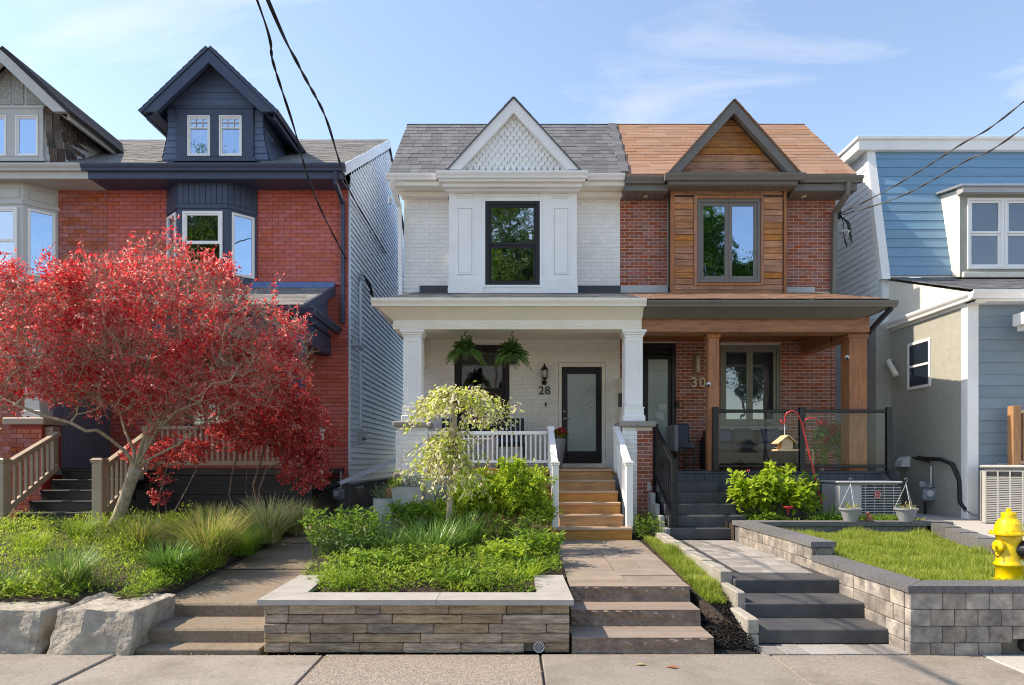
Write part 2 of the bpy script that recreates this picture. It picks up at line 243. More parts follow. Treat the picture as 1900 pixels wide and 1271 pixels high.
M = dict(
 white=mat('white_paint', (.90, .89, .87), (.86, .85, .83), rough=.5, scale=3, bump=.0006, bscale=40, dirt=(.5, .48, .43), damt=.25),
 cream=mat('cream_paint', (.87, .84, .76), (.82, .79, .71), rough=.5, scale=3, dirt=(.65, .6, .5), damt=.2),
 wbrick=mat('white_painted_brick', (.89, .875, .84), (.83, .815, .78), rough=.6, scale=14, bump=.003, bscale=45, var=.035, dirt=(.5, .47, .4), damt=.3),
 wmortar=mat('white_painted_mortar', (.74, .72, .68), (.64, .62, .58), rough=.7, scale=20, bump=.002),
 brick30=mat('red_face_brick', (.37, .088, .046), (.27, .062, .036), rough=.8, scale=30, bump=.002, bscale=90, var=.22, hue=.006),
 mortar30=mat('pale_mortar', (.66, .56, .46), (.56, .47, .385), rough=.9, scale=30, bump=.002),
 brickred=mat('red_painted_brick', (.58, .115, .08), (.48, .088, .06), rough=.65, scale=10, bump=.003, bscale=50, var=.10, hue=.008, dirt=(.60, .19, .15), damt=.5),
 mortred=mat('red_painted_mortar', (.36, .055, .05), (.28, .045, .04), rough=.8, scale=25, bump=.002),
 brickor=mat('orange_red_brick', (.46, .11, .06), (.34, .07, .042), rough=.7, scale=10, bump=.003, bscale=50, var=.2, hue=.012),
 greysh=mat('grey_asphalt_shingle', (.15, .157, .172), (.092, .097, .107), rough=.9, scale=60, bump=.002, bscale=200, var=.22),
 greyshl=mat('pale_grey_shingle', (.24, .235, .225), (.14, .135, .13), rough=.9, scale=60, bump=.002, bscale=200, var=.25),
 brownsh=mat('tan_brown_shingle', (.345, .19, .115), (.255, .135, .08), rough=.9, scale=60, bump=.002, bscale=200, var=.14),
 underlay=mat('dark_roof_underlay', (.045, .045, .047), rough=.95),
 greytrim=mat('taupe_metal_trim', (.17, .16, .14), (.15, .14, .125), rough=.45, scale=4),
 dkgrey=mat('charcoal_flashing', (.05, .055, .065), rough=.5, scale=3),
 navy=mat('navy_trim_paint', (.05, .068, .115), (.043, .058, .10), rough=.4, scale=4),
 navysid=mat('navy_siding', (.095, .135, .225), (.08, .115, .195), rough=.45, scale=4, var=.05),
 black=mat('black_paint', (.012, .012, .014), rough=.35, scale=5),
 blackm=mat('matt_black', (.02, .02, .022), rough=.6, scale=5),
 greytri=mat('dove_grey_paint', (.54, .53, .50), (.50, .49, .46), rough=.5, scale=4, dirt=(.38, .37, .34), damt=.3),
 wsid=mat('grey_white_siding', (.64, .74, .86), (.59, .69, .81), rough=.4, scale=3, var=.04, dirt=(.4, .43, .45), damt=.3),
 wsid2=mat('white_siding', (.80, .84, .87), (.76, .80, .83), rough=.45, scale=3, var=.03),
 bluesid=mat('blue_siding', (.17, .33, .475), (.145, .295, .43), rough=.5, scale=3, var=.05, bump=.0015, bscale=50, stretch=(.2, 1, 3)),
 gbsid=mat('grey_blue_siding', (.22, .28, .34), (.19, .25, .30), rough=.55, scale=3, var=.05),
 stucco=mat('olive_stucco', (.40, .395, .34), (.35, .345, .30), rough=.9, scale=12, bump=.003, bscale=80, dirt=(.22, .22, .2), damt=.35),
 crstucco=mat('cream_stucco', (.72, .69, .61), (.66, .63, .55), rough=.9, scale=12, bump=.002, bscale=80),
 wood=mat('stained_cedar', (.56, .225, .06), (.30, .105, .03), rough=.5, scale=3, stretch=(1, 6, 9), bump=.001, bscale=12, var=.17, hue=.004, dirt=(.12, .045, .018), damt=.55, dscale=2.6),
 woodp=mat('stained_cedar_posts', (.46, .175, .06), (.30, .105, .035), rough=.55, scale=3, stretch=(7, 7, 1), bump=.001, bscale=12, var=.12, dirt=(.16, .065, .03), damt=.4, dscale=1.5),
 woodb=mat('stained_cedar_beam', (.46, .175, .06), (.30, .105, .035), rough=.55, scale=3, stretch=(1, 7, 7), bump=.001, bscale=12, var=.1, dirt=(.16, .065, .03), damt=.4, dscale=1.5),
 deckw=mat('honey_deck_wood', (.58, .28, .075), (.42, .18, .045), rough=.55, scale=3, stretch=(1.2, 8, 10), bump=.001, bscale=14, var=.10, dirt=(.22, .10, .04), damt=.35, dscale=3),
 deckt=mat('worn_deck_tread', (.50, .34, .22), (.40, .25, .15), rough=.6, scale=3, stretch=(1.2, 10, 8), var=.1),
 tan=mat('tan_rail_paint', (.38, .31, .23), (.34, .275, .2), rough=.45, scale=4),
 concrete=mat('sidewalk_concrete', (.305, .272, .235), (.225, .20, .17), rough=.9, scale=38, bump=.003, bscale=110, var=.09, dirt=(.14, .118, .095), damt=.75, dscale=1.6),
 aggregate=mat('aggregate_concrete', (.34, .29, .245), (.16, .132, .108), rough=.9, scale=75, bump=.006, bscale=120, var=.05, dirt=(.3, .25, .2), damt=.35, lo=.42, hi=.58),
 newconc=mat('new_concrete', (.44, .42, .39), (.38, .36, .34), rough=.9, scale=40, bump=.002),
 oldconc=mat('old_brown_concrete', (.27, .215, .16), (.18, .142, .104), rough=.92, scale=30, bump=.004, bscale=90, dirt=(.17, .13, .085), damt=.7, dscale=2.2),
 curbconc=mat('pale_edging_concrete', (.38, .355, .31), (.30, .28, .245), rough=.92, scale=25, bump=.004, bscale=80, var=.12, dirt=(.22, .2, .16), damt=.5, dscale=3),
 found=mat('foundation_concrete', (.24, .22, .19), (.17, .155, .135), rough=.95, scale=8, bump=.006, bscale=30, dirt=(.1, .09, .08), damt=.5),
 ledge=mat('ledge_stone', (.47, .35, .235), (.235, .168, .112), rough=.85, scale=5, stretch=(1, 3, 5), bump=.045, bscale=11, var=.22, hue=.005, dirt=(.15, .115, .085), damt=.6, dscale=4.5),
 coping=mat('grey_limestone', (.385, .37, .345), (.315, .30, .28), rough=.8, scale=6, bump=.003, bscale=30, var=.05, dirt=(.36, .33, .29), damt=.4),
 brownst=mat('brown_sandstone', (.265, .21, .17), (.21, .163, .132), rough=.85, scale=4, stretch=(1, 4, 3), bump=.003, bscale=18, var=.06, dirt=(.28, .21, .165), damt=.35),
 rockface=mat('split_sandstone', (.27, .205, .165), (.17, .125, .10), rough=.9, scale=9, bump=.02, bscale=16),
 flag=mat('flagstone', (.275, .222, .18), (.22, .175, .14), rough=.85, scale=5, bump=.003, bscale=30, var=.1, hue=.01, dirt=(.28, .22, .17), damt=.3),
 boulder=mat('pale_limestone', (.43, .39, .33), (.26, .23, .19), rough=.9, scale=7, bump=.03, bscale=18, dirt=(.22, .19, .15), damt=.65, dscale=5),
 blackst=mat('charcoal_cast_stone', (.07, .071, .076), (.05, .051, .055), rough=.6, scale=20, bump=.002, bscale=90, dirt=(.14, .138, .135), damt=.55, dscale=5),
 blackcop=mat('charcoal_coping', (.165, .165, .168), (.095, .095, .098), rough=.8, scale=40, bump=.004, bscale=70, var=.15),
 wallblk=mat('mottled_wall_block', (.40, .345, .29), (.155, .135, .12), rough=.9, scale=6, bump=.009, bscale=28, var=.2, dirt=(.12, .11, .105), damt=.6, dscale=5),
 paver=mat('mixed_paver', (.30, .28, .26), (.23, .217, .205), rough=.85, scale=30, bump=.002, var=.3, hue=.015),
 paverd=mat('dark_border_paver', (.06, .06, .064), (.045, .045, .048), rough=.85, scale=30, bump=.002, var=.15),
 soil=mat('garden_soil', (.075, .052, .036), (.03, .021, .015), rough=1, scale=30, bump=.03, bscale=45),
 mulch=mat('black_mulch', (.02, .018, .016), (.01, .009, .008), rough=1, scale=40, bump=.02),
 asphalt=mat('asphalt', (.2, .195, .19), (.16, .155, .15), rough=.9, scale=60, bump=.003),
 acbeige=mat('beige_metal', (.43, .425, .40), (.40, .395, .37), rough=.45, scale=3),
 acgrey=mat('grey_metal', (.45, .455, .45), (.41, .415, .41), rough=.4, scale=3),
 meter=mat('grey_meter_paint', (.33, .37, .39), (.26, .29, .31), rough=.45, scale=12),
 darkv=mat('dark_louvre', (.03, .032, .034), rough=.6),
 slate=mat('slate_deck_paint', (.062, .072, .088), (.05, .058, .072), rough=.5, scale=4, var=.06),
 alum=mat('galvanised_metal', (.5, .52, .54), (.42, .44, .46), rough=.35, scale=8, metal=.6),
 yellow=mat('yellow_enamel', (.80, .56, .012), (.74, .50, .01), rough=.32, scale=3, coat=.3, dirt=(.34, .19, .03), damt=.65, dscale=18),
 red=mat('red_enamel', (.62, .045, .05), rough=.35, scale=3),
 barewood=mat('pale_bare_wood', (.62, .46, .27), (.5, .34, .18), rough=.6, scale=4, stretch=(1, 4, 8), var=.1),
 orwood=mat('orange_fence_wood', (.50, .24, .085), (.38, .16, .05), rough=.6, scale=4, stretch=(8, 8, 1), var=.15),
 conplant=mat('pale_fibre_concrete', (.46, .47, .45), (.38, .39, .37), rough=.85, scale=9, bump=.002, dirt=(.3, .31, .29), damt=.5, dscale=5),
 plastic=mat('grey_plastic', (.30, .31, .33), rough=.4, scale=4),
 wplastic=mat('white_plastic', (.75, .76, .76), rough=.35, scale=4),
 wicker=mat('black_wicker', (.02, .02, .022), (.035, .035, .037), rough=.6, scale=60, bump=.004),
 cushion=mat('grey_cushion', (.075, .08, .09), (.06, .065, .075), rough=.9, scale=40),
 blind=mat('white_blind', (.62, .64, .64), (.55, .57, .58), rough=.7, scale=4),
 gblind=mat('grey_blind', (.50, .51, .53), (.42, .43, .45), rough=.7, scale=4), slatew=mat('blue_grey_boards', (.15, .18, .225), (.13, .155, .195), rough=.5, scale=4, var=.05),
 dblind=mat('dusk_blue_blind', (.10, .13, .19), (.085, .11, .165), rough=.7, scale=4),
 curtain=mat('pale_curtain', (.6, .63, .66), (.45, .49, .54), rough=.8, scale=2, stretch=(14, 14, .2)),
 shake=mat('weathered_cedar_shake', (.15, .10, .075), (.06, .042, .035), rough=.9, scale=4, stretch=(9, 9, 1.2), bump=.004, bscale=20, var=.45),
 bark=mat('pale_bark', (.46, .38, .28), (.27, .21, .15), rough=.9, scale=6, stretch=(4, 4, 1), bump=.01, bscale=14),
 barkd=mat('grey_brown_bark', (.24, .17, .13), (.13, .09, .07), rough=.9, scale=8, stretch=(4, 4, 1), bump=.005),
 drystem=mat('dry_stem', (.45, .33, .19), (.33, .23, .12), rough=.8, scale=10),
 stem=mat('green_stem', (.12, .17, .05), (.08, .12, .035), rough=.6, scale=10),
 brass=mat('aged_brass', (.33, .25, .13), rough=.4, metal=.5, scale=8),
 tnum=mat('champagne_metal', (.52, .45, .31), rough=.35, metal=.3, scale=8),
 ltshade=mat('frosted_shade', (.7, .62, .42), rough=.5),
 frost=mat('frosted_door_glass', (.40, .47, .455), (.34, .41, .395), rough=.25, scale=2, spec=.6),
 text_red=mat('red_print', (.5, .02, .02), rough=.5), text_w=mat('white_print', (.7, .7, .7), rough=.5), paper=mat('paper', (.65, .7, .68), rough=.8),
 cable=mat('black_cable', (.01, .01, .011), rough=.5), cablew=mat('weathered_cable', (.10, .09, .085), rough=.6),
 rust=mat('rusty_metal', (.28, .09, .035), (.15, .05, .025), rough=.85, scale=10, bump=.002),
 terra=mat('terracotta', (.35, .13, .065), rough=.8), floorb=mat('porch_boards', (.25, .22, .19), rough=.7, scale=3, stretch=(8, 1, 1)),
 roomdark=mat('dark_interior', (.05, .05, .05), rough=.9),
 glass=glassmat('window_glass', .14), glassd=glassmat('reflective_glass', .5, (.4, .43, .46), .009), glassb=glassmat('sky_mirror_glass', .55, (.5, .54, .58), .008, gcol=(.62, .80, 1, 1)), rail_glass=glassmat('rail_glass', 0.0, (.95, .965, .96), .0, .5),
)
LM = dict(
 red=leafmat('red_plum_leaf', [(.26, .018, .032), (.56, .03, .045), (.84, .05, .055), (.90, .13, .12), (.92, .40, .38), (.95, .74, .70)], .7, .28, .9),  # pale pink ramp end paints glossy sky highlights into the leaf colour
 shrub=leafmat('dark_red_leaf', [(.20, .018, .03), (.46, .035, .042), (.70, .06, .06), (.80, .17, .15), (.82, .46, .42)], .6, .35, .7),
 green=leafmat('fresh_green_leaf', [(.08, .17, .018), (.15, .28, .028), (.24, .40, .04), (.34, .48, .06)], .5),
 lime=leafmat('lime_leaf', [(.16, .27, .02), (.32, .48, .04), (.46, .60, .06), (.62, .70, .12)], .58),
 cover=leafmat('cover_leaf', [(.07, .14, .018), (.15, .26, .03), (.30, .42, .045), (.52, .56, .10)], .5),
 dark=leafmat('deep_green_leaf', [(.02, .055, .012), (.035, .085, .016), (.06, .13, .022), (.10, .18, .035)], .4),
 fern=leafmat('fern_green', [(.09, .19, .05), (.16, .30, .07), (.26, .42, .11)], .4),
 blade=leafmat('strap_leaf', [(.05, .13, .022), (.10, .21, .035), (.17, .31, .06), (.32, .44, .16)], .4, .35, .5),
 pale=leafmat('pale_ornamental_blade', [(.28, .34, .09), (.46, .49, .17), (.66, .60, .28), (.78, .68, .42)], .45),
 brownb=leafmat('russet_blade', [(.13, .20, .04), (.26, .32, .07), (.44, .37, .13), (.58, .42, .19)], .45),
 lawn=leafmat('lawn_blade', [(.16, .24, .03), (.26, .36, .04), (.38, .46, .07), (.60, .58, .20)], .5),
 variegated=leafmat('variegated_leaf', [(.40, .58, .05), (.58, .70, .09), (.74, .76, .30), (.90, .82, .66), (.90, .78, .70)], .45),
 grey=leafmat('grey_green_leaf', [(.14, .20, .09), (.23, .30, .15), (.34, .40, .23)], .4),
 street=leafmat('street_tree_leaf', [(.03, .08, .012), (.07, .16, .02), (.14, .25, .03), (.2, .32, .05)], .45),
 pink=leafmat('pink_petal', [(.6, .1, .16), (.7, .2, .25)], .4), redf=leafmat('red_petal', [(.55, .03, .04), (.65, .08, .08)], .4), yel=leafmat('yellow_petal', [(.7, .5, .03), (.75, .6, .1)], .4), purple=leafmat('mauve_petal', [(.2, .1, .35), (.35, .2, .5)], .4),
)
# ------------------------------------------------------------------ foliage builders (numpy)
def npmesh(name, V, faces, mat_, parent=None, origin=None):
    """V (n,3) world coordinates, faces (m,k) constant k"""
    V = np.asarray(V, dtype=np.float32); faces = np.asarray(faces, dtype=np.int32); k = faces.shape[1]
    lo = V.min(0); hi = V.max(0); c = np.array([(lo[0]+hi[0])/2, (lo[1]+hi[1])/2, lo[2]]) if origin is None else np.array(origin)
    me = bpy.data.meshes.new(name); me.vertices.add(len(V)); me.vertices.foreach_set('co', (V-c).ravel().astype(np.float32))
    me.loops.add(faces.size); me.loops.foreach_set('vertex_index', faces.ravel()); me.polygons.add(len(faces))
    me.polygons.foreach_set('loop_start', np.arange(0, faces.size, k, dtype=np.int32)); me.polygons.foreach_set('loop_total', np.full(len(faces), k, dtype=np.int32))
    me.update(); me.validate(); me.materials.append(mat_)
    o = bpy.data.objects.new(name, me); return place(o, tuple(float(x) for x in c), parent)
def nrm(a): return a/np.maximum(np.linalg.norm(a, axis=1, keepdims=True), 1e-6)
def leaves(name, P, D, L, Wd, mat_, parent=None, fold=.25, up=.6, rng=RNG):
    P = np.asarray(P); n = len(P); D = nrm(np.asarray(D)); L = np.broadcast_to(L, n)[:, None]; Wd = np.broadcast_to(Wd, n)[:, None]
    U = rng.normal(size=(n, 3))*(1-up)+np.array([0, 0, 1])*up*1.5
    S = nrm(np.cross(D, U)); Nn = nrm(np.cross(S, D))
    mid = P+D*L*.45
    V = np.stack([P, mid+S*Wd*.5+Nn*Wd*fold, P+D*L-Nn*L*.08, mid-S*Wd*.5+Nn*Wd*fold], 1).reshape(-1, 3)
    b = np.arange(n)[:, None]*4
    Fc = np.concatenate([b+np.array([[0, 1, 2]]), b+np.array([[0, 2, 3]])], 1).reshape(-1, 3)
    return npmesh(name, V, Fc, mat_, parent)
def blades(name, P, H, lean, Wd, mat_, parent=None, segs=4, droop=1.6, rng=RNG):
    """arching strips; lean (n,2) horizontal reach"""
    P = np.asarray(P); n = len(P); H = np.broadcast_to(H, n); Wd = np.broadcast_to(Wd, n)
    d = np.concatenate([lean, np.zeros((n, 1))], 1); s = nrm(np.stack([-lean[:, 1], lean[:, 0], np.zeros(n)], 1)+rng.normal(size=(n, 3))*.02)
    rows = []
    for i in range(segs+1):
        t = i/segs; c = P+d*(t**droop)+np.array([0, 0, 1])*(H*(t-.30*t**3*np.minimum(1, np.linalg.norm(lean, axis=1)/H)))[:, None]
        w = (Wd*(1-t**2.2)*.5+.0006)[:, None]; rows.append(np.stack([c-s*w, c+s*w], 1))
    V = np.stack(rows, 1).reshape(-1, 3); per = (segs+1)*2; b = np.arange(n)[:, None]*per
    q = np.concatenate([np.array([[2*i, 2*i+1, 2*i+3, 2*i+2]]) for i in range(segs)], 0)
    Fc = (b[:, None, :]+q[None]).reshape(-1, 4)
    return npmesh(name, V, Fc, mat_, parent)
def tuft(loc, n, h, spread, w, m, parent=None, name='grass_blades', base=.08, segs=4, droop=1.6, rng=RNG):
    a = rng.uniform(0, 2*np.pi, n); r = base*np.sqrt(rng.uniform(0, 1, n)); P = np.stack([loc[0]+r*np.cos(a), loc[1]+r*np.sin(a), np.full(n, loc[2])], 1)
    a2 = a+rng.normal(0, .7, n); R = spread*rng.uniform(.15, 1, n)**.8
    return blades(name, P, h*rng.uniform(.55, 1.05, n), np.stack([R*np.cos(a2), R*np.sin(a2)], 1), w*rng.uniform(.6, 1.2, n), m, parent, segs, droop)
def skeleton(name, nodes, par, rad, m, parent, n=5):
    nodes = np.asarray(nodes); par = np.asarray(par); ids = np.where(par >= 0)[0]; A = nodes[par[ids]]; B = nodes[ids]
    D = nrm(B-A); ref = np.where(np.abs(D[:, 2:3]) > .9, np.array([[1., 0, 0]]), np.array([[0, 0, 1.]])); S = nrm(np.cross(D, ref)); T = np.cross(D, S)
    ra = np.minimum(rad[par[ids]], rad[ids]*1.35)[:, None]; rb = rad[ids][:, None]; Bx = B+D*rb*.5; rings = []
    for c, r in ((A, ra), (Bx, rb)):
        for j in range(n): an = 2*np.pi*j/n; rings.append(c+r*(np.cos(an)*S+np.sin(an)*T))
    V = np.stack(rings, 1).reshape(-1, 3); b = np.arange(len(ids))[:, None]*2*n
    Fc = np.concatenate([b+np.array([[j, (j+1) % n, n+(j+1) % n, n+j]]) for j in range(n)], 1).reshape(-1, 4)
    o = npmesh(name, V, Fc, m, parent); o.data.polygons.foreach_set('use_smooth', [True]*len(Fc)); return o
def grow(nodes, par, targets, step=.12, jit=.25, rng=RNG, sag=0.0, pexp=2.4, tip=.0032):
    nodes = [np.array(p, dtype=float) for p in nodes]; par = list(par); targets = np.asarray(targets); tips = []
    d0 = np.min(np.linalg.norm(targets[:, None, :]-np.array(nodes)[None], axis=2), 1); order = np.argsort(d0)
    arr = np.zeros((len(targets)*14+len(nodes)+10, 3)); arr[:len(nodes)] = nodes; cnt = len(nodes)
    for i in order:
        t = targets[i]; dist = np.linalg.norm(arr[:cnt]-t, axis=1)+np.maximum(0, arr[:cnt, 2]-t[2])*.35; j = int(np.argmin(dist)); a = arr[j].copy(); L = np.linalg.norm(t-a)
        k = max(1, min(12, int(L/step))); p = j; off = rng.normal(size=3)*jit*L*.25
        for s in range(1, k+1):
            u = s/k; q = a+(t-a)*u+off*math.sin(math.pi*u)-np.array([0, 0, sag*L*math.sin(math.pi*u)]); arr[cnt] = q; par.append(p); p = cnt; cnt += 1
        tips.append(p)
    nodes = arr[:cnt]; rp = np.zeros(cnt)
    kids = np.zeros(cnt, dtype=int)
    for c in range(cnt-1, -1, -1):
        if rp[c] == 0: rp[c] = tip**pexp
        if par[c] >= 0: rp[par[c]] += rp[c]
    return nodes, np.array(par), rp**(1/pexp), tips
def blobs(n, ells, rng=RNG, shell=0.0):
    """points in a union of ellipsoids (cx,cy,cz,rx,ry,rz)"""
    vol = np.array([e[3]*e[4]*e[5] for e in ells]); k = rng.choice(len(ells), n, p=vol/vol.sum()); E = np.array(ells)[k]
    u = nrm(rng.normal(size=(n, 3))); r = (shell**3+(1-shell**3)*rng.uniform(0, 1, n))**(1/3); return E[:, :3]+u*r[:, None]*E[:, 3:]
def textmesh(name, s, size, loc, m, parent=None, depth=.006, rot=(math.pi/2, 0, 0), bold=0.0):
    cu = bpy.data.curves.new('t', 'FONT'); cu.body = s; cu.size = size; cu.extrude = depth/2; cu.align_x = 'CENTER'; cu.offset = bold
    o = bpy.data.objects.new('t', cu); COL.objects.link(o); dg = bpy.context.evaluated_depsgraph_get(); me = bpy.data.meshes.new_from_object(o.evaluated_get(dg))
    bpy.data.objects.remove(o); me.materials.clear(); me.materials.append(m); o = bpy.data.objects.new(name, me); place(o, loc, parent); o.rotation_euler = rot; return o
# ------------------------------------------------------------------ ground, sidewalk, road, beds, paths
def sheet(name, pts, m, thick=.25):          # polygon with per-corner z and a skirt downwards
    b = MB(); n = len(pts); b.add(list(pts)+[(p[0], p[1], p[2]-thick) for p in pts], [tuple(range(n))]+[(i, n+i, n+(i+1) % n, (i+1) % n) for i in range(n)])
    for f in range(1): pass
    return b.build(name, m)
def fix_normals(o):
    import bmesh
    bm = bmesh.new(); bm.from_mesh(o.data); bmesh.ops.recalc_face_normals(bm, faces=bm.faces); bm.to_mesh(o.data); bm.free(); return o
g = struct(MB().poly([(-400, -400, -.16), (400, -400, -.16), (400, 900, -.16), (-400, 900, -.16)]).build('ground', M['soil']))
struct(MB().box(-60, 60, -12, 1.6, -.15, -.12).build('road', M['asphalt']))
struct(MB().box(-60, 60, 1.6, 1.78, -.15, .0, .02).build('kerb', M['curbconc']))
struct(MB().box(-60, 60, -12.2, -12, -.15, .0, .02).build('kerb', M['curbconc']))
struct(MB().box(-60, 60, -16, -12.2, -.15, -.005).build('verge', M['soil']))
sw = struct(MB().box(-60, 60, 1.78, 5.72, -.15, -.035).build('sidewalk', M['found']))
xs = [-14.2, -12.4, -10.6, -8.8, -7.0, -5.15, -3.27, -1.55, .235, 2.13, 3.87, 5.7, 7.5, 9.3, 11.1]
for i in range(len(xs)-1):
    m = M['aggregate'] if i in (4, 7) else M['newconc'] if i >= 10 else M['concrete']
    MB().box(xs[i]+.009, xs[i+1]-.009, 3.2, 5.64 if i != 7 else 5.655, -.06, .004*((i*7) % 3-1), .008).build('concrete_slab', m, sw)
    MB().box(xs[i]+.009, xs[i+1]-.009, 1.79, 3.18, -.06, .0, .008).build('concrete_slab', m, sw)
for x, y, r, s in ((1.02, 5.33, .07, 1), (1.25, 5.27, .065, -1)):   # dry leaves lying on the slab
    a = np.array([[x, y, .008]]); o = leaves('fallen_leaf', a-np.array([[r, 0, 0]]), np.array([[1, .1*s, .02]]), .13, .055, M['terra'] if s < 0 else M['drystem'], None, .12, .9)
    tag(o, 'dry brown leaf lying on the pale sidewalk slab' if s > 0 else 'reddish dry leaf lying on the sidewalk right of the brown one', 'fallen leaf')
# soil of the beds
def bed(name, pts): return struct(fix_normals(sheet(name, pts, M['soil'], .7)))
bed('garden_bed', [(-14, 6.2, .33), (-3.36, 6.2, .33), (-3.36, 8, .42), (-3.36, 10.1, .56), (-3.42, 11.6, .62), (-14, 11.6, .62)])
bed('garden_bed', [(-1.8, 5.95, .385), (.24, 5.95, .385), (.55, 6.95, .42), (.58, 8.5, .47), (.6, 11.7, .56), (-2.35, 11.7, .56), (-2.4, 9, .5), (-2.15, 7, .42)])
bed('lawn_soil', [(3.42, 5.8, .49), (8, 5.8, .49), (8, 6.9, .49), (5.4, 7.0, .5), (5.95, 10.0, .56), (3.42, 10.0, .56)])
bed('garden_bed', [(3.3, 10.15, .66), (6.6, 10.15, .66), (6.6, 11.7, .66), (3.3, 11.7, .66)])
bed('grass_strip', [(1.74, 6.0, .10), (2.04, 5.95, .08), (2.1, 6.9, .34), (2.14, 10.2, .44), (1.92, 10.2, .42), (1.76, 6.5, .33)])
# sloping concrete path beside the navy house
path = struct(fix_normals(sheet('concrete_path', [(-3.34, 6.42, .255), (-2.12, 6.42, .255), (-2.05, 7.0, .29), (-2.5, 9, .405), (-2.3, 11.7, .56), (-3.3, 11.7, .56), (-3.4, 10, .46), (-3.36, 8, .345)], M['oldconc'], .4)))
for y, z in ((7.9, .346), (9.6, .446)): MB().box(-3.35, -2.3, y, y+.014, z-.012, z+.0035).build('joint', M['soil'], path)
struct(MB().box(-3.3, -2.15, 11.7, 26, .1, .56).build('alley_ground', M['found']))
st = thing('concrete_steps', (-2.9, 5.95, 0), 'worn brown concrete steps between white boulder and stone planter', 'steps')
MB().box(-3.42, -2.115, 5.72, 6.0, -.1, .022, .01).build('step', M['oldconc'], st)
b = MB().box(-3.42, -2.115, 5.93, 6.5, -.1, .14, .018); b.build('step', M['oldconc'], st)
MB().box(-3.32, -2.115, 6.40, 6.75, -.1, .262, .018).build('step', M['oldconc'], st)
# brown stone steps of the white house
st = thing('stone_steps', (1.1, 5.7, 0), 'three brown split stone steps right of the stone planter', 'steps')
def rockstep(x0, x1, y0, y1, z0, z1, seed):
    r = random.Random(seed); b = MB(); nx, nz = 56, 9; g = []
    for k in range(nz+1):
        row = []
        for i in range(nx+1):
            u = i/nx; t = k/nz; e = math.sin(math.pi*min(1, t*1.0))
            d = .010*r.random()+.016*abs(math.sin(i*.53+seed)+math.sin(i*.217*seed+k*.9))*(.25+.75*t)*(1 if t < .97 else .35)
            row.append((x0+(x1-x0)*u, y0+.028-d*.8-(.012 if t < .2 else 0), z0+(z1-z0)*t))
        g += row
    b.add(g, [(k*(nx+1)+i, k*(nx+1)+i+1, (k+1)*(nx+1)+i+1, (k+1)*(nx+1)+i) for k in range(nz) for i in range(nx)]); return b
for i, (x0, x1, y0, y1, z0, z1) in enumerate(((.5, 1.675, 5.65, 6.10, -.05, .134), (.525, 1.675, 6.05, 6.46, .13, .277), (.55, 1.675, 6.41, 6.76, .273, .42))):
    s = MB().box(x0, x1, y0+.03, y1, z0, z1-.001).build('step', M['brownst'], st); rockstep(x0, x1, y0, y1, max(z0, 0), z1, i+2).build('split_face', M['rockface'], s)
    MB().box(x0, x1, y0+.012, y0+.2, z1-.006, z1+.002, .003).build('tread_edge', M['brownst'], s)
# flagstone walkway up to the wooden stairs
wk = struct(MB().poly([(.55, 6.76, .405), (1.69, 6.76, .405), (1.9, 10.2, .405), (.62, 10.2, .405)]).build('stone_walkway', M['mulch']))
def flag(x0, x1, y0, y1, z):
    def sx(u, y): t = (y-6.76)/3.44; a = .55+.07*t; e = 1.69+.21*t; return a+(e-a)*u
    q = .005; b = MB(); t = [(sx(x0, y0)+q, y0+q), (sx(x1, y0)-q, y0+q), (sx(x1, y1)-q, y1-q), (sx(x0, y1)+q, y1-q)]
    b.add([(x, y, z-.05) for x, y in t]+[(x, y, z) for x, y in t], [(0, 3, 2, 1), (4, 5, 6, 7), (0, 1, 5, 4), (1, 2, 6, 5), (2, 3, 7, 6), (3, 0, 4, 7)]); b.build('flagstone', M['flag'], wk)
for x0, x1, y0, y1 in ((0, .5, 6.76, 7.3), (.5, 1, 6.76, 7.03), (.46, 1, 7.03, 7.52), (0, .46, 7.3, 7.62), (.46, .72, 7.52, 8.05), (.72, 1, 7.52, 8.05), (0, .46, 7.62, 8.3), (.46, 1, 8.05, 8.6), (0, .46, 8.3, 8.6), (0, .36, 8.6, 9.05), (.36, .66, 8.6, 9.05), (.66, 1, 8.6, 9.4), (0, .66, 9.05, 9.5), (0, .42, 9.5, 10.19), (.42, 1, 9.5, 10.19), (.66, 1, 9.4, 9.5)):
    flag(x0, x1, y0, y1, .42+random.uniform(-.003, .003))
# black steps and paver walkway of the brick house
st = thing('cast_stone_steps', (2.8, 5.95, 0), 'three charcoal slab steps left of the grey block wall', 'steps')
MB().box(2.137, 3.30, 5.95, 6.42, 0, .135, .012).build('step', M['blackst'], st)
MB().box(2.16, 3.30, 6.36, 6.92, .0, .275, .012).build('step', M['blackst'], st)
MB().box(2.23, 3.30, 6.85, 7.25, .0, .412, .012).build('step', M['blackst'], st)
ap = struct(MB().box(2.06, 3.3, 5.64, 5.96, -.15, -.04).build('apron', M['mulch']))
for i in range(6): MB().box(2.07+.205*i+.003, 2.07+.205*(i+1)-.003, 5.65, 5.94, -.06, .003+.002*(i % 2), .004).build('paver', M['paver'], ap)
pw = struct(MB().poly([(2.25, 7.25, .395), (3.3, 7.25, .395), (3.68, 10.3, .395), (2.42, 10.3, .395)]).build('paver_walkway', M['mulch']))
r = random.Random(5); y = 7.26; row = 0; pxf = []
